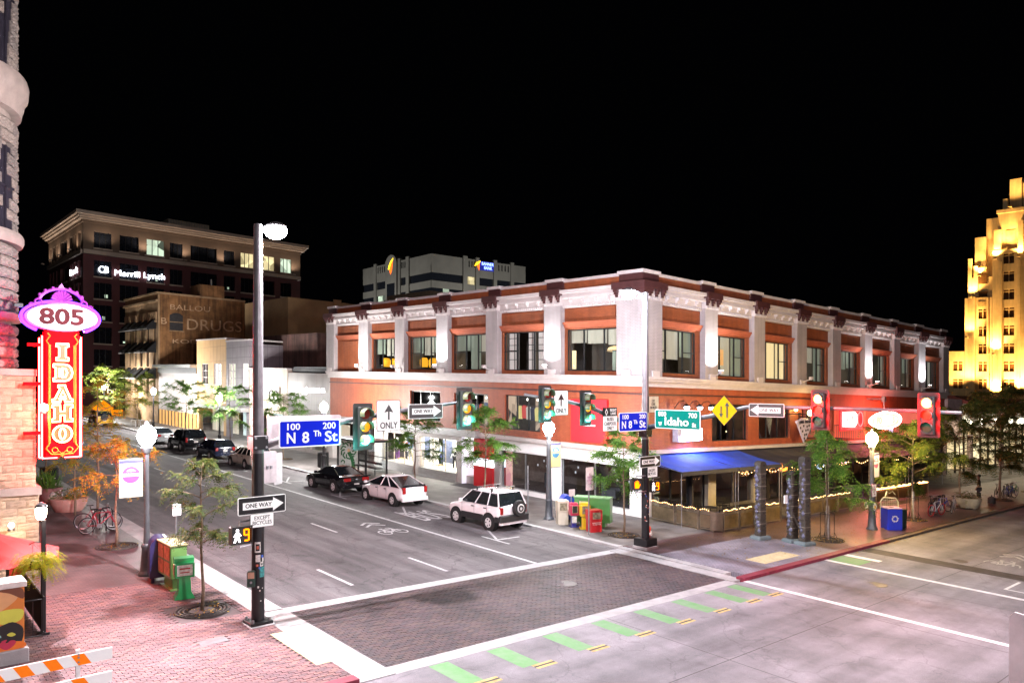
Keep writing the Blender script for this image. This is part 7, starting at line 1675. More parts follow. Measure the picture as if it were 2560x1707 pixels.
t = thing('news_rack', 'long dark green news rack behind the yellow and red boxes', 'news rack', 25.75, 23.7, SW, radians(-62)); q = B(); q.bbox(-.85,.85,-.28,.28,.2,1.3,.02); part(q, 'cabinet', PAINT('leaf_green_box', (.06,.24,.06), .4), t); q = B(); q.bbox(-.88,.88,-.31,.31,1.3,1.36,.01); part(q, 'top', M('sage_box_top', (.17,.36,.17), .5), t); q = B(); q.box(-.6,.6,-.2,.2,0,.2); part(q, 'pedestal', MATS['leaf_green_box'], t); q = B(); q.box(-.6,-.2,-.29,-.281,.85,1.15); part(q, 'window', wpap, t)
mailbox('royal blue collection box behind the cream news box', 25.6, 25.3, radians(60), PAINT('royal_blue_box', (.02,.05,.36), .35), 1.0)
def bin_round(label, x, y, m, r=.3, hgt=1.0):
    t = thing('trash_can', label, 'trash can', x, y, SW); q = B(); q.lathe([(r*.85,0),(r,.05),(r,hgt-.08),(r*1.06,hgt-.05),(r*1.06,hgt),(r*.7,hgt+.03)], n=20); part(q, 'body', m, t, smooth=True)
    q = B()
    for k in range(20): a = 2*pi*k/20; q.box(r*1.01*cos(a)-.014,r*1.01*cos(a)+.014,r*1.01*sin(a)-.014,r*1.01*sin(a)+.014,.06,hgt-.08)
    part(q, 'slats', m, t, kind='stuff'); q = B(); q.cyl((0,0,hgt+.02),(0,0,hgt+.04),r*.6,n=16); part(q, 'opening', blk, t)
bin_round('black slatted trash can at the far end of the near pavement', 7.7, 46.6, black, .42, 1.15); bin_round('black slatted trash can behind the black coupe', 25.4, 49.9, black, .38, 1.1); bin_round('dark green trash can next to the blue recycling bin', 38.75, 15.25, M('dark_bin_green', (.012,.03,.028), .4, .2), .33, .95)
t = thing('recycling_bin', 'bright blue square recycling bin with a white recycling symbol', 'recycling bin', 38.15, 15.35, SW, radians(-42)); bb_ = PAINT('recycle_blue', (.01,.03,.50), .45); q = B(); q.bbox(-.36,.36,-.36,.36,.0,1.02,.02); part(q, 'body', bb_, t); q = B(); q.bbox(-.37,.37,-.37,.37,1.02,1.07,.01); part(q, 'lid', M('lilac_lid', (.30,.24,.42), .4), t); q = B(); q.cyl((0,0,1.07),(0,0,1.075),.12,n=14); part(q, 'opening', blk, t)
for rz_, nm in ((0,'a'),(pi/2,'b')):
    q = B(); q.T = Matrix.Rotation(rz_,4,'Z')
    for k in range(3):
        a0 = radians(90+120*k); pts = [(.16*cos(a0+radians(d)), .55+.16*sin(a0+radians(d))) for d in range(-52,40,12)]; inn = [(.10*cos(a0+radians(d)), .55+.10*sin(a0+radians(d))) for d in range(-52,40,12)]
        n = len(pts)
        for i in range(n-1): q.add([(pts[i][0],-.364,pts[i][1]),(pts[i+1][0],-.364,pts[i+1][1]),(inn[i+1][0],-.364,inn[i+1][1]),(inn[i][0],-.364,inn[i][1])], [(0,1,2,3)])
        a1 = a0+radians(36); q.add([(.20*cos(a1),-.364,.55+.20*sin(a1)),(.13*cos(a1+.6),-.364,.55+.13*sin(a1+.6)),(.06*cos(a1),-.364,.55+.06*sin(a1))], [(0,1,2)])
    part(q, 'recycling_symbol', wst, t)
# metal mesh seat, tree cages later; hydrant
t = thing('metal_chair', 'pale green wire mesh chair beside the dark green trash can', 'chair', 41.0, 16.6, SW, radians(-60)); wire = M('pale_wire', (.5,.52,.42), .4, .5); q = B(); q.tube([(-.42,0,0),(-.42,0,.95),(-.3,0,1.15),(.3,0,1.15),(.42,0,.95),(.42,0,0)], .03, 8); part(q, 'frame', wire, t); q = B()
for k in range(9): q.cyl((-.36+.09*k,0,.5),(-.36+.09*k,0,1.12),.007,n=4)
for k in range(6): q.cyl((-.4,0,.52+.1*k),(.4,0,.52+.1*k),.007,n=4)
part(q, 'mesh_back', wire, t); q = B(); q.tube([(-.2,.1,1.15),(-.1,.2,1.45),(.05,.2,1.35),(.15,.1,1.5),(.3,.1,1.3)], .02, 6); part(q, 'curl', wire, t); q = B(); q.bbox(-.4,.4,-.5,-.02,.45,.49,.01); part(q, 'seat', wire, t)
t = thing('fire_hydrant', 'red fire hydrant half hidden behind the far signal pole', 'fire hydrant', 24.85, 19.55, SW); rh = PAINT('hydrant_red', (.5,.015,.015), .35); q = B(); q.lathe([(.16,0),(.16,.05),(.1,.07),(.1,.5),(.13,.52),(.13,.58),(.1,.66),(.04,.72),(.03,.78)], n=14); part(q, 'barrel', rh, t, smooth=True); q = B(); q.cyl((-.16,0,.42),(.16,0,.42),.05,n=8).cyl((0,-.18,.36),(0,0,.36),.065,n=8); part(q, 'nozzle', M('hydrant_cap', (.6,.55,.5), .4), t)
t.location = (25.0, 19.9, gz(25.0,19.9)+SW)
# ------------------------------------------------------------------ bus shelter
t = thing('bus_shelter', 'glass bus shelter with a green tree pattern panel behind the black coupe', 'bus shelter', 26, 45.3)
q = B()
for x in (25.2,26.8):
    for y in (43.5,47.3): q.box(x-.05,x+.05,y-.05,y+.05,SW,2.35)
part(q, 'post', black, t, shear=True); q = B(); q.bbox(24.9,27.0,43.2,47.6,2.35,2.5,.03); part(q, 'roof', dkgrey, t, shear=True)
q = B(); q.quad((26.8,43.5,.25),(26.8,47.3,.25),(26.8,47.3,2.3),(26.8,43.5,2.3)); part(q, 'back_pane', pane_m, t, shear=True); q = B(); q.quad((25.4,43.5,.25),(26.8,43.5,.25),(26.8,43.5,2.3),(25.4,43.5,2.3)); part(q, 'side_pane', pane_m, t, shear=True)
q = B(); q.box(25.25,26.75,47.27,47.31,.2,2.3); part(q, 'pattern_pane', M('frosted_pane', (.55,.58,.55), .3), t, shear=True)
tg = M('tree_print_green', (.01,.12,.03), .5); q = B()
def ribbon(pts, w, y):
    for a, c_ in zip(pts, pts[1:]):
        d = Vector((c_[0]-a[0],c_[1]-a[1])).normalized(); n = Vector((-d.y,d.x))*w; q.add([(a[0]+n.x,y,a[1]+n.y),(c_[0]+n.x,y,c_[1]+n.y),(c_[0]-n.x,y,c_[1]-n.y),(a[0]-n.x,y,a[1]-n.y)], [(0,1,2,3)])
yy = 47.262
ribbon([(26.4,.2),(26.35,.7),(26.2,1.1),(26.0,1.4)], .14, yy)
for k in range(10):
    a = radians(20+k*36); ribbon([(26.0+.3*cos(a),1.5+.3*sin(a)),(26.0+.55*cos(a+.3),1.5+.55*sin(a+.3)),(26.0+.62*cos(a+.8),1.5+.62*sin(a+.8))], .05, yy-.001*k)
for cx,cz in ((25.6,.7),(25.6,.35),(26.6,1.95),(25.5,2.0)): ribbon([(cx-.2,cz),(cx-.05,cz+.15),(cx+.1,cz+.05),(cx+.05,cz-.1)], .045, yy)
part(q, 'tree_print', tg, t, shear=True); q = B(); q.prism([(26.0+.12*cos(2*pi*k/8),1.5+.12*sin(2*pi*k/8)) for k in range(8)], yy-.03, yy-.015); part(q, 'flower_print', M('flower_cream', (.7,.45,.25), .6), t, shear=True)
q = B(); q.box(26.2,26.65,43.9,46.9,.5,.55).box(26.3,26.34,44.2,44.25,SW,.5).box(26.3,26.34,46.5,46.55,SW,.5).box(26.64,26.67,43.9,46.9,.75,.9); part(q, 'bench', black, t, shear=True)
q = B(); q.box(26.79,26.81,43.5,47.3,1.25,1.3); part(q, 'rail', black, t, shear=True)
lamp('AREA', t, (0,0,2.25), 12, (.9,.95,1), (1.2,3)) if False else None
# ------------------------------------------------------------------ totem sculptures
tot = M('brown_grey_cast_stone', (.052,.043,.033), .6, .1, .18, 3, .3, 25); totb = M('teal_stone_plinth', (.12,.16,.17), .7, 0, .15, 5); totl = M('polished_facet', (.28,.30,.42), .25, .6, .1, 4)
def totem(t, dx, dy, hgt, rot, seed, legs=False, plinth=True):
    rr_ = random.Random(seed); T = Matrix.Translation((dx,dy,0)) @ Matrix.Rotation(rot,4,'Z')
    if plinth:
        q = B(); q.T = T; q.bbox(-.36,.36,-.30,.30,0,.12,.02); q.bbox(-.33,.33,-.27,.27,.12,.16,.02); part(q, 'plinth', totb, t)
    z = .16; n = 5; hh = (hgt-.16-.55)/n
    for k in range(n):
        q = B(); q.T = T; w = .19-.005*k
        for j in range(4):
            z0 = z+hh*j/4; q.bbox(-w+rr_.uniform(-.03,.02), w, -.17, .17, z0, z0+hh/4-.004, .025)
        part(q, 'block', tot, t); z += hh
        q = B(); q.T = T; q.box(-w*1.02,w*1.03,-.175,.175,z-.014,z-.002); part(q, 'joint', M('joint_sand', (.3,.26,.2), .8), t)
    q = B(); q.T = T; pts = [(-.19,z),(.18,z),(.20,z+.2),(.19,z+.38),(.12,z+.5),(0,z+.54),(-.15,z+.5),(-.2,z+.42)]; q.prism(pts, -.17, .17); part(q, 'head', tot, t)
    q = B(); q.T = T; q.cyl((.02,-.185,z+.36),(.02,-.165,z+.36),.05,n=10)
    for k in range(5): q.cyl((.02,-.18,.6+k*.55),(.02,-.165,.6+k*.55),.04,n=8)
    part(q, 'hole', blk, t)
    q = B(); q.T = T; zz = .4
    while zz < z+.3:
        s = rr_.uniform(.07,.12); yo = rr_.uniform(-.1,.1)
        q.add([(-.22-s*.7,yo,zz),(-.185,yo-s,zz),(-.185,yo,zz+s*1.2),(-.185,yo+s,zz),(-.185,yo,zz-s*1.2)], [(0,1,2),(0,2,3),(0,3,4),(0,4,1)]); zz += rr_.uniform(.12,.26)
    part(q, 'facet', totl, t)
t = thing('totem_sculpture', 'single brown totem post with faceted edge beside the second blue awning', 'sculpture', 29.95, 17.6, SW, 0); totem(t, 0, 0, 3.45, radians(-12), 3)
t = thing('totem_sculpture', 'taller brown totem post standing nearest the kerb', 'sculpture', 30.5, 15.84, SW, 0); totem(t, 0, 0, 3.8, radians(-12), 5)
t = thing('totem_sculpture', 'slanting legged totem with blue facets just behind the tallest post', 'sculpture', 30.6, 16.45, SW, 0); totem(t, 0, 0, 3.1, radians(-20), 8)
q = B(); q.cyl((-.1,-.1,1.2),(.35,-.45,.1),.07,.1,6); part(q, 'leg', tot, t); q = B(); q.bbox(-.75,-.5,-.05,.0,1.75,2.1,.01); part(q, 'notice_plate', sgw, t)
# ------------------------------------------------------------------ trees
bark = M('young_bark', (.17,.12,.08), .9, 0, .25, 12, .5, 40); barkd = M('dark_bark', (.06,.045,.035), .9, 0, .25, 12, .5, 40)
def LEAF(name, cols):
    m, t, p = nt(name); g = t.nodes.new('ShaderNodeNewGeometry'); cr = t.nodes.new('ShaderNodeValToRGB'); e = cr.color_ramp
    for i, c in enumerate(cols):
        el = e.elements[i] if i < 2 else e.elements.new(.5)
        el.position = i/(len(cols)-1); el.color = (*c,1)
    L(t, g.outputs['Random Per Island'], cr.inputs[0]); L(t, cr.outputs[0], p.inputs['Base Color']); p.inputs['Roughness'].default_value = .7; p.inputs['Specular IOR Level'].default_value = .12
    o = [n for n in t.nodes if n.type == 'OUTPUT_MATERIAL'][0]; tr = t.nodes.new('ShaderNodeBsdfTranslucent'); L(t, cr.outputs[0], tr.inputs[0]); ms = t.nodes.new('ShaderNodeMixShader'); ms.inputs[0].default_value = .35; L(t, p.outputs[0], ms.inputs[1]); L(t, tr.outputs[0], ms.inputs[2]); L(t, ms.outputs[0], o.inputs[0])
    return m
lf_green = LEAF('locust_leaves_green', [(.035,.10,.015),(.09,.20,.03),(.16,.27,.05)]); lf_dull = LEAF('locust_leaves_dull', [(.025,.045,.010),(.05,.085,.018),(.13,.11,.03)]); lf_yel = LEAF('locust_leaves_yellow', [(.14,.14,.02),(.38,.26,.03),(.46,.20,.04)]); lf_aut = LEAF('locust_leaves_autumn', [(.12,.17,.02),(.34,.28,.03),(.44,.20,.04)]); lf_mid = LEAF('locust_leaves_olive', [(.04,.07,.012),(.10,.16,.025),(.24,.22,.04)]); lf_dark = LEAF('locust_leaves_dark', [(.02,.045,.012),(.06,.09,.02),(.20,.14,.03)])
def frond(b, p, d, ln, rr_, droop):
    """one compound leaf: leaflets in pairs along an arching stalk"""
    d = d.normalized(); side = d.cross(Vector((0,0,1))); side = side.normalized() if side.length > .1 else Vector((1,0,0)); n = 7
    for i in range(1, n+1):
        f = i/n; c = p+d*(ln*f)+Vector((0,0,-droop*ln*f*f)); tang = (d+Vector((0,0,-2*droop*f))).normalized(); lw = ln*.30*(1-.35*f); wd = lw*.46
        for s in (-1,1):
            o = (side*s*.9+tang*.45+Vector((0,0,rr_.uniform(-.55,.05)))).normalized(); tip = c+o*lw; wv = tang*wd*.5; mid = c+o*lw*.5
            k = len(b.v); b.v += [tuple(c), tuple(mid+wv), tuple(tip), tuple(mid-wv)]; b.f.append((k,k+1,k+2,k+3))
def tree_mesh(seed, hgt, spread, clear, nb, nf, leaf, droop=.5, trunk_r=.055, lean=0, leafs=.45, shape='round', tm=bark):
    rr_ = random.Random(seed); tr = B(); lf = B(); top = Vector((lean, lean*.3, hgt*.9)); pts = []; m = 7
    for i in range(m+1): f = i/m; pts.append(Vector((lean*f+rr_.uniform(-.04,.04)*(i > 0), lean*.3*f+rr_.uniform(-.04,.04)*(i > 0), hgt*.93*f)))
    tr.tube(pts, [trunk_r*(1-.75*(i/m)) for i in range(m+1)], 8); lb = B()
    for k in range(nb):
        f = clear+(1-clear)*((k+.5)/nb)**.9; f = min(.98, f+rr_.uniform(-.03,.03)); z = hgt*.93*f; i = min(m-1,int(f*m)); p0 = pts[i].lerp(pts[i+1], f*m-i); az = k*2.399+rr_.uniform(-.5,.5)
        g = (f-clear)/(1-clear); ln = spread*((1-.65*g) if shape == 'cone' else (.55+1.0*sin(pi*min(1,g*.8+.15)))*.72)*rr_.uniform(.75,1.15); up = .25+.5*g+rr_.uniform(-.15,.2); d = Vector((cos(az),sin(az),up)).normalized(); bp = [p0]; cur = p0.copy(); dd = d.copy(); st = 5
        for s in range(st): dd = (dd+Vector((rr_.uniform(-.2,.2),rr_.uniform(-.2,.2),-.10+rr_.uniform(-.1,.1)))).normalized(); cur = cur+dd*ln/st; bp.append(cur.copy())
        lb.tube(bp, [trunk_r*.42*(1-.8*(s/st))*(1.1-.5*g) for s in range(st+1)], 5)
        for s in range(int(nf*2.3)):
            q = rr_.uniform(.3,1.0)*st; i2 = min(st-1,int(q)); pp = bp[i2].lerp(bp[i2+1], q-i2); fd = Vector((rr_.uniform(-1,1),rr_.uniform(-1,1),rr_.uniform(-.25,.75)))+dd*.5; frond(lf, pp, fd, leafs*rr_.uniform(.7,1.25), rr_, droop*rr_.uniform(.5,1.4))
    return tr, lb, lf
def tree(label, x, y, group='young street trees', grate=True, cage=False, **kw):
    lf = kw.pop('leafm'); tm = kw.get('tm', bark); tr, lb, lfb = tree_mesh(**kw, leaf=None); t = thing('street_tree', label, 'tree', x, y, SW, 0, group)
    part(tr, 'trunk', tm, t, smooth='all'); part(lb, 'limbs', tm, t, smooth='all'); part(lfb, 'crown', lf, t, kind='stuff')
    if grate:
        q = B(); q.cyl((0,0,-.02),(0,0,.012),.32,n=20)
        for r_ in (.48,.58,.68): q.ring((0,0,.006), r_, .035, 28, 4, 'z')
        for k in range(36): a = 2*pi*k/36; q.cyl((.34*cos(a),.34*sin(a),.004),(.72*cos(a),.72*sin(a),.004),.012,n=4)
        part(q, 'grate', M('tree_grate_iron', (.045,.035,.03), .7, .3, .3, 8), t)
        q = B(); rr_ = random.Random(int(x*10))
        for k in range(60): a = rr_.uniform(0,6.3); d = rr_.uniform(.1,.8); l = .05; b_ = rr_.uniform(0,6.3); q.quad((d*cos(a),d*sin(a),.03),(d*cos(a)+l*cos(b_),d*sin(a)+l*sin(b_),.035),(d*cos(a)+l*cos(b_+1),d*sin(a)+l*sin(b_+1),.05),(d*cos(a)+.02,d*sin(a)+.02,.04))
        part(q, 'litter', lf_yel, t, kind='stuff')
    if cage:
        q = B()
        for k in range(4):
            a = pi/4+k*pi/2; q.cyl((.3*cos(a),.3*sin(a),0),(.3*cos(a),.3*sin(a),1.2),.014,n=6); q.tube([(.3*cos(a),.3*sin(a),.35),(.42*cos(a),.42*sin(a),.1),(.5*cos(a),.5*sin(a),0)], .014, 6)
        for z in (.15,1.18): q.ring((0,0,z), .3, .014, 24, 5, 'z')
        part(q, 'cage', black, t); q = B(); q.cyl((.02,0,0),(.02,0,1.5),.075,n=8); part(q, 'tree_sleeve', M('pale_trunk_guard', (.32,.29,.26), .8), t)
    return t
tree('young street tree in a round iron grate beside the near signal pole', 7.0, 20.76, seed=11, hgt=4.3, spread=1.0, clear=.40, nb=17, nf=15, leafm=lf_dull, droop=.7, trunk_r=.05, leafs=.33)
tree('yellow and orange leaved tree standing beside the near bicycle rack', 7.1, 30.1, seed=12, hgt=4.0, spread=1.35, clear=.52, nb=12, nf=12, leafm=lf_yel, droop=.7, trunk_r=.055)
tree('yellow tree behind the large planter under the neon sign', 7.2, 37.6, grate=False, seed=13, hgt=4.2, spread=1.3, clear=.5, nb=11, nf=9, leafm=lf_aut, droop=.6)
tree('autumn tree beyond the black trash can below the neon sign', 7.3, 45.0, grate=False, seed=14, hgt=4.6, spread=1.4, clear=.48, nb=11, nf=9, leafm=lf_aut, droop=.6)
tree('orange tree behind the cream banner of the near globe lamp', 8.0, 37.2, grate=False, seed=15, hgt=6.3, spread=1.6, clear=.55, nb=12, nf=10, leafm=lf_aut, droop=.8, trunk_r=.06)
tree('green tree in front of the lit clothes display window', 25.2, 37.7, seed=21, hgt=4.5, spread=1.75, clear=.45, nb=15, nf=28, leafm=lf_green, droop=.5)
tree('bushy green tree in front of the red store entry', 25.2, 31.0, seed=22, hgt=5.2, spread=1.8, clear=.45, nb=18, nf=30, leafm=lf_green, droop=.55, trunk_r=.06)
tree('slim green tree between the red news box and the far signal pole', 25.2, 21.4, seed=23, hgt=4.6, spread=1.35, clear=.47, nb=15, nf=28, leafm=lf_green, droop=.55)
tree('green tree just left of the bus shelter behind the near sign', 25.2, 56.2, seed=24, hgt=5.4, spread=2.0, clear=.42, nb=14, nf=24, leafm=lf_green, droop=.5, leafs=.5)
tree('broad green tree behind the navy estate car', 25.2, 67.5, seed=25, hgt=5.6, spread=2.2, clear=.42, nb=14, nf=24, leafm=lf_green, leafs=.55)
tree('pale green tree before the amber panels', 25.2, 79.5, seed=26, hgt=5.8, spread=2.5, clear=.4, nb=14, nf=24, leafm=lf_green, leafs=.6)
tree('green tree in front of the old brick DRUGS block', 25.4, 98.0, seed=27, hgt=6.4, spread=2.8, clear=.35, nb=14, nf=24, leafm=lf_mid, leafs=.7)
tree('dark tree far down 8th street next to the yellow car', 25.4, 112.0, seed=28, hgt=7.2, spread=3.2, clear=.3, nb=15, nf=24, leafm=lf_mid, leafs=.8)
tree('green drooping tree in a black cage right of the totem posts', 32.45, 15.8, seed=31, hgt=4.9, spread=2.0, clear=.40, nb=18, nf=22, leafm=lf_green, droop=.9, trunk_r=.06, shape='cone', cage=True)
tree('yellow green tree in a cage behind the blue recycling bin', 42.2, 15.9, seed=32, hgt=5.3, spread=2.5, clear=.38, nb=19, nf=34, leafm=lf_mid, droop=.8, trunk_r=.065, cage=True, leafs=.48)
tree('olive tree behind the far bicycle rack', 49.8, 16.1, seed=33, hgt=6.2, spread=2.7, clear=.35, nb=21, nf=46, leafm=lf_dark, droop=.7, trunk_r=.07, leafs=.5)
tree('tall dark tree next to the standing person', 56.3, 15.8, seed=34, hgt=7.4, spread=3.0, clear=.3, nb=22, nf=48, leafm=lf_dark, droop=.6, trunk_r=.08, leafs=.55)
tree('dark tree cut by the right frame edge', 63.5, 15.8, seed=35, hgt=7.4, spread=3.1, clear=.3, nb=22, nf=46, leafm=lf_dark, droop=.6, trunk_r=.08, leafs=.6)
# fallen leaves in the gutter and on the far pavement
q = B(); rr_ = random.Random(5)
for k in range(1500):
    if k < 800: x = rr_.uniform(31,62); y = 13.9+abs(rr_.gauss(0,.25)) if rr_.random() < .7 else 14.5+rr_.uniform(0,2); z = RD+.012 if y < 14.15 else SW+.012
    else: x = rr_.uniform(25,44); y = rr_.uniform(14.6,19.3); z = SW+.012
    a = rr_.uniform(0,6.3); l = rr_.uniform(.04,.09); q.add([(x,y,z),(x+l*cos(a),y+l*sin(a),z+.01),(x+l*cos(a+.8),y+l*sin(a+.8),z+.015),(x+.5*l*cos(a+1.4),y+.5*l*sin(a+1.4),z)], [(0,1,2,3)])
o = struct(q, 'fallen_leaves', LEAF('fallen_leaf', [(.18,.12,.04),(.35,.25,.08),(.25,.12,.06)]), 'stuff')
# ------------------------------------------------------------------ planters, hanging basket, patio at the left edge
def planter(label, x, y, r, hgt, m, leafm, grass=False, seed=1):
    t = thing('planter', label, 'planter', x, y, SW); q = B(); q.lathe([(r*.7,0),(r*.95,hgt*.6),(r*1.02,hgt),(r*.9,hgt),(r*.86,hgt-.06)], n=22); part(q, 'bowl', m, t, smooth=True); rr_ = random.Random(seed); lf = B()
    for k in range(130):
        a = rr_.uniform(0,6.3); d = rr_.uniform(0,r*.85); p = Vector((d*cos(a),d*sin(a),hgt-.05+rr_.uniform(0,.45)*(1-d/r*.5)))
        if grass: dd = Vector((cos(a)*.4,sin(a)*.4,1)); c_ = p+dd*rr_.uniform(.3,.6); s = Vector((-sin(a),cos(a),0))*.015; e = c_+Vector((cos(a),sin(a),-.2))*.2; n0 = len(lf.v); lf.v += [tuple(p-s),tuple(p+s),tuple(c_+s),tuple(c_-s),tuple(e)]; lf.f += [(n0,n0+1,n0+2,n0+3),(n0+3,n0+2,n0+4)]
        frond(lf, p, Vector((cos(a),sin(a),rr_.uniform(-.2,.9))), rr_.uniform(.2,.38), rr_, .5)
    part(lf, 'foliage', leafm, t, kind='stuff'); q = B(); 
    for k in range(14): a = rr_.uniform(0,6.3); d = rr_.uniform(.1,r); q.ball((d*cos(a),d*sin(a),hgt+rr_.uniform(.1,.5)), .03, 5, 4)
    part(q, 'flowers', wst, t, kind='stuff')
terra = M('pink_terracotta', (.42,.24,.2), .8, 0, .1, 4)
planter('wide low terracotta planter with leafy plants near the bicycle rack', 7.2, 38.9, .78, .6, terra, lf_mid, seed=2); planter('planter with tall grass behind the wide low one', 6.9, 42.0, .62, .7, M('dark_terracotta', (.2,.1,.09), .8), lf_green, True, 3); planter('pale tub planter at the right behind the far bicycles', 50.2, 15.75, .7, .62, M('pale_tub', (.42,.38,.28), .7), lf_dark, seed=4)
t = thing('tipped_board', 'pale curved board leaning between the two planters', 'board', 7.05, 40.3, SW+.35, .4); q = B(); q.T = Matrix.Rotation(.7,4,'Y'); q.bbox(-.5,.5,-.05,.05,-.12,.12,.02); part(q, 'board', MATS['cream_trim_paint'], t)
t = thing('ornamental_grass', 'clump of dry ornamental grass by the showroom window', 'plant', 26.9, 31.0, SW); q = B(); rr_ = random.Random(9)
for k in range(90):
    a = rr_.uniform(0,6.3); h_ = rr_.uniform(.5,1.0); o_ = rr_.uniform(.1,.4); s = .012; q.add([(.05*cos(a)-s,.05*sin(a),0),(.05*cos(a)+s,.05*sin(a),0),(o_*.6*cos(a)+s,o_*.6*sin(a),h_*.7),(o_*.6*cos(a)-s,o_*.6*sin(a),h_*.7),(o_*cos(a),o_*sin(a),h_)], [(0,1,2,3),(3,2,4)])
part(q, 'blades', M('straw_blades', (.5,.38,.18), .8), t, kind='stuff')
# patio post with lantern and hanging basket
PX, PY = 3.35, 21.0
t = thing('patio_post', 'black patio post at the end of the railing carrying the hanging basket', 'post', PX, PY, SW); q = B(); q.bbox(-.05,.05,-.05,.05,0,2.75,.01); part(q, 'post', black, t); q = B(); q.bbox(-.12,.12,-.12,.12,0,.06,.01); part(q, 'foot', black, t); q = B(); q.tube([(0,0,2.2),(-.2,-.05,2.25),(-.3,-.05,2.2)], .015, 6); part(q, 'hook', black, t)
t = thing('patio_lantern', 'blazing warm lantern on top of the patio post', 'lantern', PX-.05, PY-.02, 2.98); q = B(); q.lathe([(.06,-.16),(.11,-.1),(.12,.08),(.07,.14)], n=12); part(q, 'glass', EM('lantern_hot', (1,.88,.66), 60), t); q = B(); q.lathe([(.14,.14),(.1,.2),(.02,.26)], n=12); part(q, 'cap', black, t); q = B(); q.lathe([(.03,-.2),(.07,-.16)], n=10); part(q, 'base', black, t); lamp('POINT', t, (.0,-.22,.05), 110, (1,.70,.55), .12)
t = thing('hanging_basket', 'hanging basket overflowing with yellow green trailing leaves', 'hanging basket', PX-.12, PY-.12, 1.75); q = B(); q.lathe([(.08,-.1),(.2,0),(.25,.14),(.22,.14)], n=14); part(q, 'bowl', M('coir_basket', (.05,.03,.02), .9), t); q = B(); rr_ = random.Random(3)
for k in range(420):
    a = rr_.uniform(0,6.3); d = rr_.uniform(.1,.5); p = Vector((d*cos(a),d*sin(a)*.8,.22-(d-.1)*.9*rr_.uniform(.1,1.6)+rr_.uniform(0,.12))); frond(q, p, Vector((cos(a),sin(a),rr_.uniform(-1,.3))), rr_.uniform(.13,.22), rr_, .8)
part(q, 'foliage', LEAF('chartreuse_leaves', [(.14,.20,.008),(.26,.28,.01),(.34,.24,.012)]), t, kind='stuff'); q = B()
for a in (0,2.1,4.2): q.cyl((.22*cos(a),.22*sin(a),.14),(-.1,.07,.5),.005,n=4)
part(q, 'chain', black, t)
# red parasol
redc = M('red_parasol_cloth', (.42,.010,.010), .75, 0, .08, 2)
t = thing('parasol', 'red patio parasol behind the hanging basket at the left frame edge', 'parasol', 2.3, 22.6, SW); q = B(); R_ = 1.75; zc = 2.35
for k in range(8):
    a0, a1 = 2*pi*k/8+.2, 2*pi*(k+1)/8+.2; q.add([(0,0,zc),(R_*cos(a0),R_*sin(a0),zc-.72),(R_*cos(a1),R_*sin(a1),zc-.72),((R_*.97)*cos((a0+a1)/2)*.96,(R_*.97)*sin((a0+a1)/2)*.96,zc-.66)], [(0,1,3),(0,3,2)])
    q.add([(R_*cos(a0),R_*sin(a0),zc-.72),((R_*.97)*cos((a0+a1)/2)*.96,(R_*.97)*sin((a0+a1)/2)*.96,zc-.66),((R_*.97)*cos((a0+a1)/2)*.96,(R_*.97)*sin((a0+a1)/2)*.96,zc-.86),(R_*cos(a0),R_*sin(a0),zc-.92)], [(0,1,2,3)])
part(q, 'canopy', redc, t); q = B(); q.cyl((0,0,0),(0,0,zc+.05),.025); part(q, 'pole', black, t); q = B()
for k in range(8): a = 2*pi*k/8+.2; q.cyl((0,0,zc-.03),(R_*cos(a),R_*sin(a),zc-.74),.01,n=4)
part(q, 'rib', black, t); q = B(); q.lathe([(.28,0),(.28,.06),(.05,.1)], n=14); part(q, 'base', dkgrey, t)
# railing, table inside
t = thing('patio_railing', 'black iron patio railing between the painted box and the patio post', 'railing', 2.9, 21.0)
q = B()
for (x0,y0,x1,y1) in ((1.5,20.6,3.25,20.6),(3.32,20.7,3.32,26.8)):
    q.cyl((x0,y0,1.0),(x1,y1,1.0),.022,n=6).cyl((x0,y0,.15),(x1,y1,.15),.018,n=6); n = int(max(abs(x1-x0),abs(y1-y0))/.16)
    for k in range(n+1): f = k/n; q.cyl((x0+(x1-x0)*f,y0+(y1-y0)*f,.15),(x0+(x1-x0)*f,y0+(y1-y0)*f,1.0),.009,n=4)
part(q, 'bars', black, t, shear=True); q = B(); q.box(3.30,3.31,20.8,26.7,.16,.99); part(q, 'dark_screen', M('dark_mesh_screen', (.02,.012,.014), .8), t, shear=True)
table('small dark table inside the patio railing', 2.6, 21.6); chair('pale wooden chair inside the patio railing', 2.5, 22.5, .4, M('pale_wood', (.35,.26,.2), .6))
# painted utility box
t = thing('utility_box', 'utility cabinet wrapped in a bright abstract mural at the left frame edge', 'utility box', 2.1, 19.55, SW, 0)
pk = lambda n, c: M('mural_'+n, c, .5, 0, .05, 3)
q = B(); q.bbox(-.62,.62,-.28,.28,.28,1.62,.01); part(q, 'cabinet', pk('orange', (.62,.20,.03)), t); q = B(); q.bbox(-.66,.66,-.34,.34,1.62,1.74,.02); part(q, 'lid', M('pale_lid', (.7,.64,.6), .5), t); q = B(); q.bbox(-.7,.7,-.36,.36,-.05,.28,.02); part(q, 'plinth', MATS['band_concrete'], t)
def blob(pts, m, y=-.283, name='mural_shape'):
    n = 24; out = []                                              # smoothed outline
    for i in range(len(pts)):
        p0, p1, p2, p3 = pts[i-1], pts[i], pts[(i+1)%len(pts)], pts[(i+2)%len(pts)]
        for k in range(4):
            f = k/4; out.append(tuple(.5*((2*p1[j])+(-p0[j]+p2[j])*f+(2*p0[j]-5*p1[j]+4*p2[j]-p3[j])*f*f+(-p0[j]+3*p1[j]-3*p2[j]+p3[j])*f**3) for j in range(2)))
    q = B(); q.add([(x,y,z) for x,z in out], [tuple(range(len(out)))]); part(q, name, m, t)
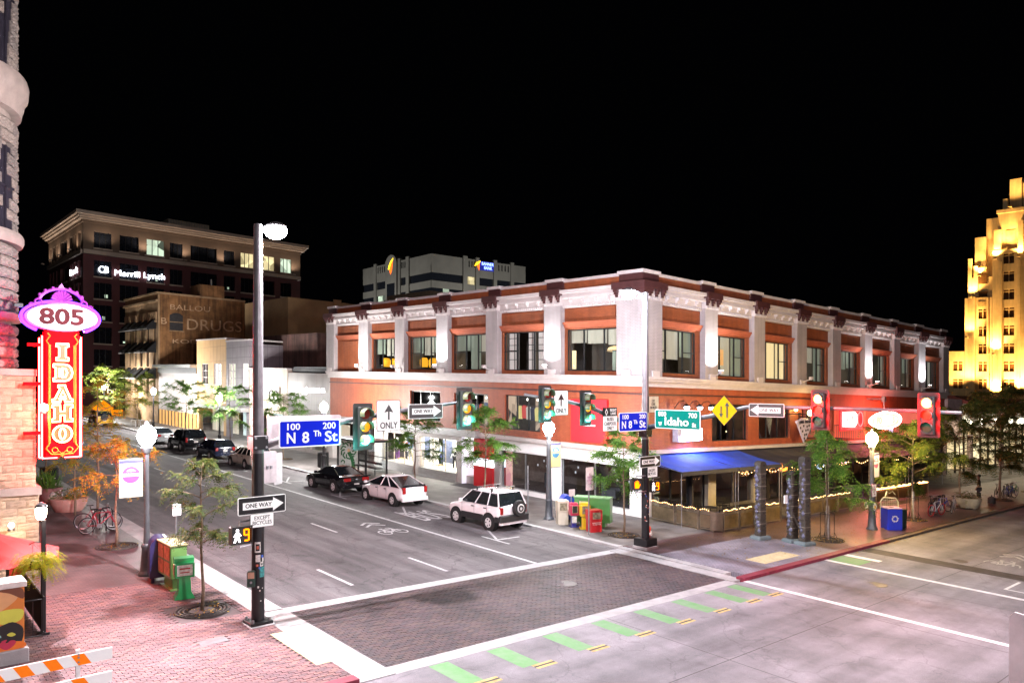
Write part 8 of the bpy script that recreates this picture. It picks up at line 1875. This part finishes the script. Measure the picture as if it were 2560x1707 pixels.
kk, yw, pp_, sk, rd_, tq = pk('black', (.01,.01,.01)), pk('lime', (.6,.62,.08)), pk('pale', (.7,.55,.48)), pk('peach', (.68,.36,.16)), pk('crimson', (.5,.03,.08)), pk('turquoise', (.3,.6,.6))
blob([(-.5,1.2),(-.2,1.55),(.3,1.58),(.5,1.4),(.2,1.15),(-.1,1.05)], sk); blob([(.1,1.6),(.55,1.6),(.6,1.35),(.35,1.5)], pk('umber', (.16,.05,.02)), -.286); blob([(-.6,1.3),(-.35,1.35),(-.2,1.2),(-.4,1.05),(-.6,1.1)], pk('rose', (.6,.2,.3)), -.285)
blob([(-.1,1.0),(.2,1.15),(.58,1.12),(.55,.9),(.25,.85)], yw, -.286); blob([(-.6,.7),(-.3,.9),(.1,.82),(.4,.88),(.6,.7),(.55,.4),(.3,.3),(-.1,.35)], kk, -.287); blob([(-.62,.75),(-.3,.78),(-.05,.72),(-.1,.45),(-.3,.3),(-.6,.3)], pp_, -.29); blob([(.3,.62),(.38,.66),(.46,.6),(.38,.57)], yw, -.29); blob([(.05,.62),(.14,.66),(.2,.6),(.12,.57)], tq, -.291); blob([(.2,.5),(.3,.52),(.25,.44)], rd_, -.292)
blob([(.0,.29),(.3,.45),(.6,.42),(.6,.29)], pk('tangerine', (.75,.18,.02)), -.2895); blob([(.30,.30),(.15,.40),(.17,.47),(.25,.48),(.30,.44),(.36,.49),(.45,.47),(.45,.40)], rd_, -.293); blob([(-.6,.95),(-.3,1.02),(-.1,.95),(-.35,.9)], pk('amber', (.7,.35,.05)), -.286)
q = B(); q.box(-.5,.05,-.366,-.361,.06,.2); part(q, 'plaque', sk, t)
# construction barricade
t = thing('barricade', 'orange and white striped construction barricade at the bottom left corner', 'barricade', 2.15, 14.72, SW, 0)
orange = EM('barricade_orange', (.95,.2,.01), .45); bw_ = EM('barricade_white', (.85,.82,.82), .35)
for z in (1.34,.92,.50):
    q = B(); q.box(-1.3,1.25,-.02,.02,z-.1,z+.1); br = part(q, 'board', bw_, t); q = B(); x = -1.5; r = []
    while x < 1.3:
        a = [(x,z-.098),(x+.2,z-.098),(x+.34-.2,z+.098),(x-.06,z+.098)]; a = [(x+.12,z-.098),(x+.32,z-.098),(x+.2,z+.098),(x,z+.098)]
        if x > -1.28 and x+.32 < 1.25: q.add([(p_[0],-.0225,p_[1]) for p_ in a], [(0,1,2,3)])
        x += .42
    part(q, 'stripe', orange, br)
for s in (-.95,.72):
    q = B(); q.box(s-.035,s+.035,.022,.07,0,1.5); part(q, 'upright', M('white_upright', (.75,.72,.72), .5), t); q = B(); q.box(s-.04,s+.04,-.5,.5,0,.05); part(q, 'foot', steel, t)
    q = B()
    for z in (1.30,1.38,1.43): q.cyl((s,-.03,z),(s,-.02,z),.018,n=6)
    part(q, 'bolt', steel, t)
# grey pavement hatch
t = thing('access_hatch', 'grey metal access hatch set in the brick pavement near the pole', 'hatch', 6.4, 18.22, SW-.02); q = B(); q.bbox(-.33,.33,-.21,.21,0,.024,.006); part(q, 'lid', M('hatch_grey', (.10,.095,.10), .6, .3, .15, 5), t)
# standing person on the right
figure('person', 'person in dark clothes standing by a bag on the shaded pavement', 'person', 53.2, 16.1, SW, radians(200), None, M('skin_tone', (.35,.2,.14), .6), M('dark_jacket', (.035,.02,.022), .8), M('dark_jeans', (.02,.02,.028), .8), M('dark_hair', (.02,.014,.01), .7), hgt=1.78)
t = thing('bag', 'dark rucksack on the pavement at the standing person\'s feet', 'bag', 53.9, 15.6, SW); q = B(); q.bbox(-.25,.25,-.18,.18,0,.42,.08); part(q, 'body', M('dark_canvas', (.03,.025,.025), .9), t); q = B(); q.tube([(-.1,0,.42),(0,0,.52),(.1,0,.42)], .02, 6); part(q, 'handle', black, t)
finish_text()
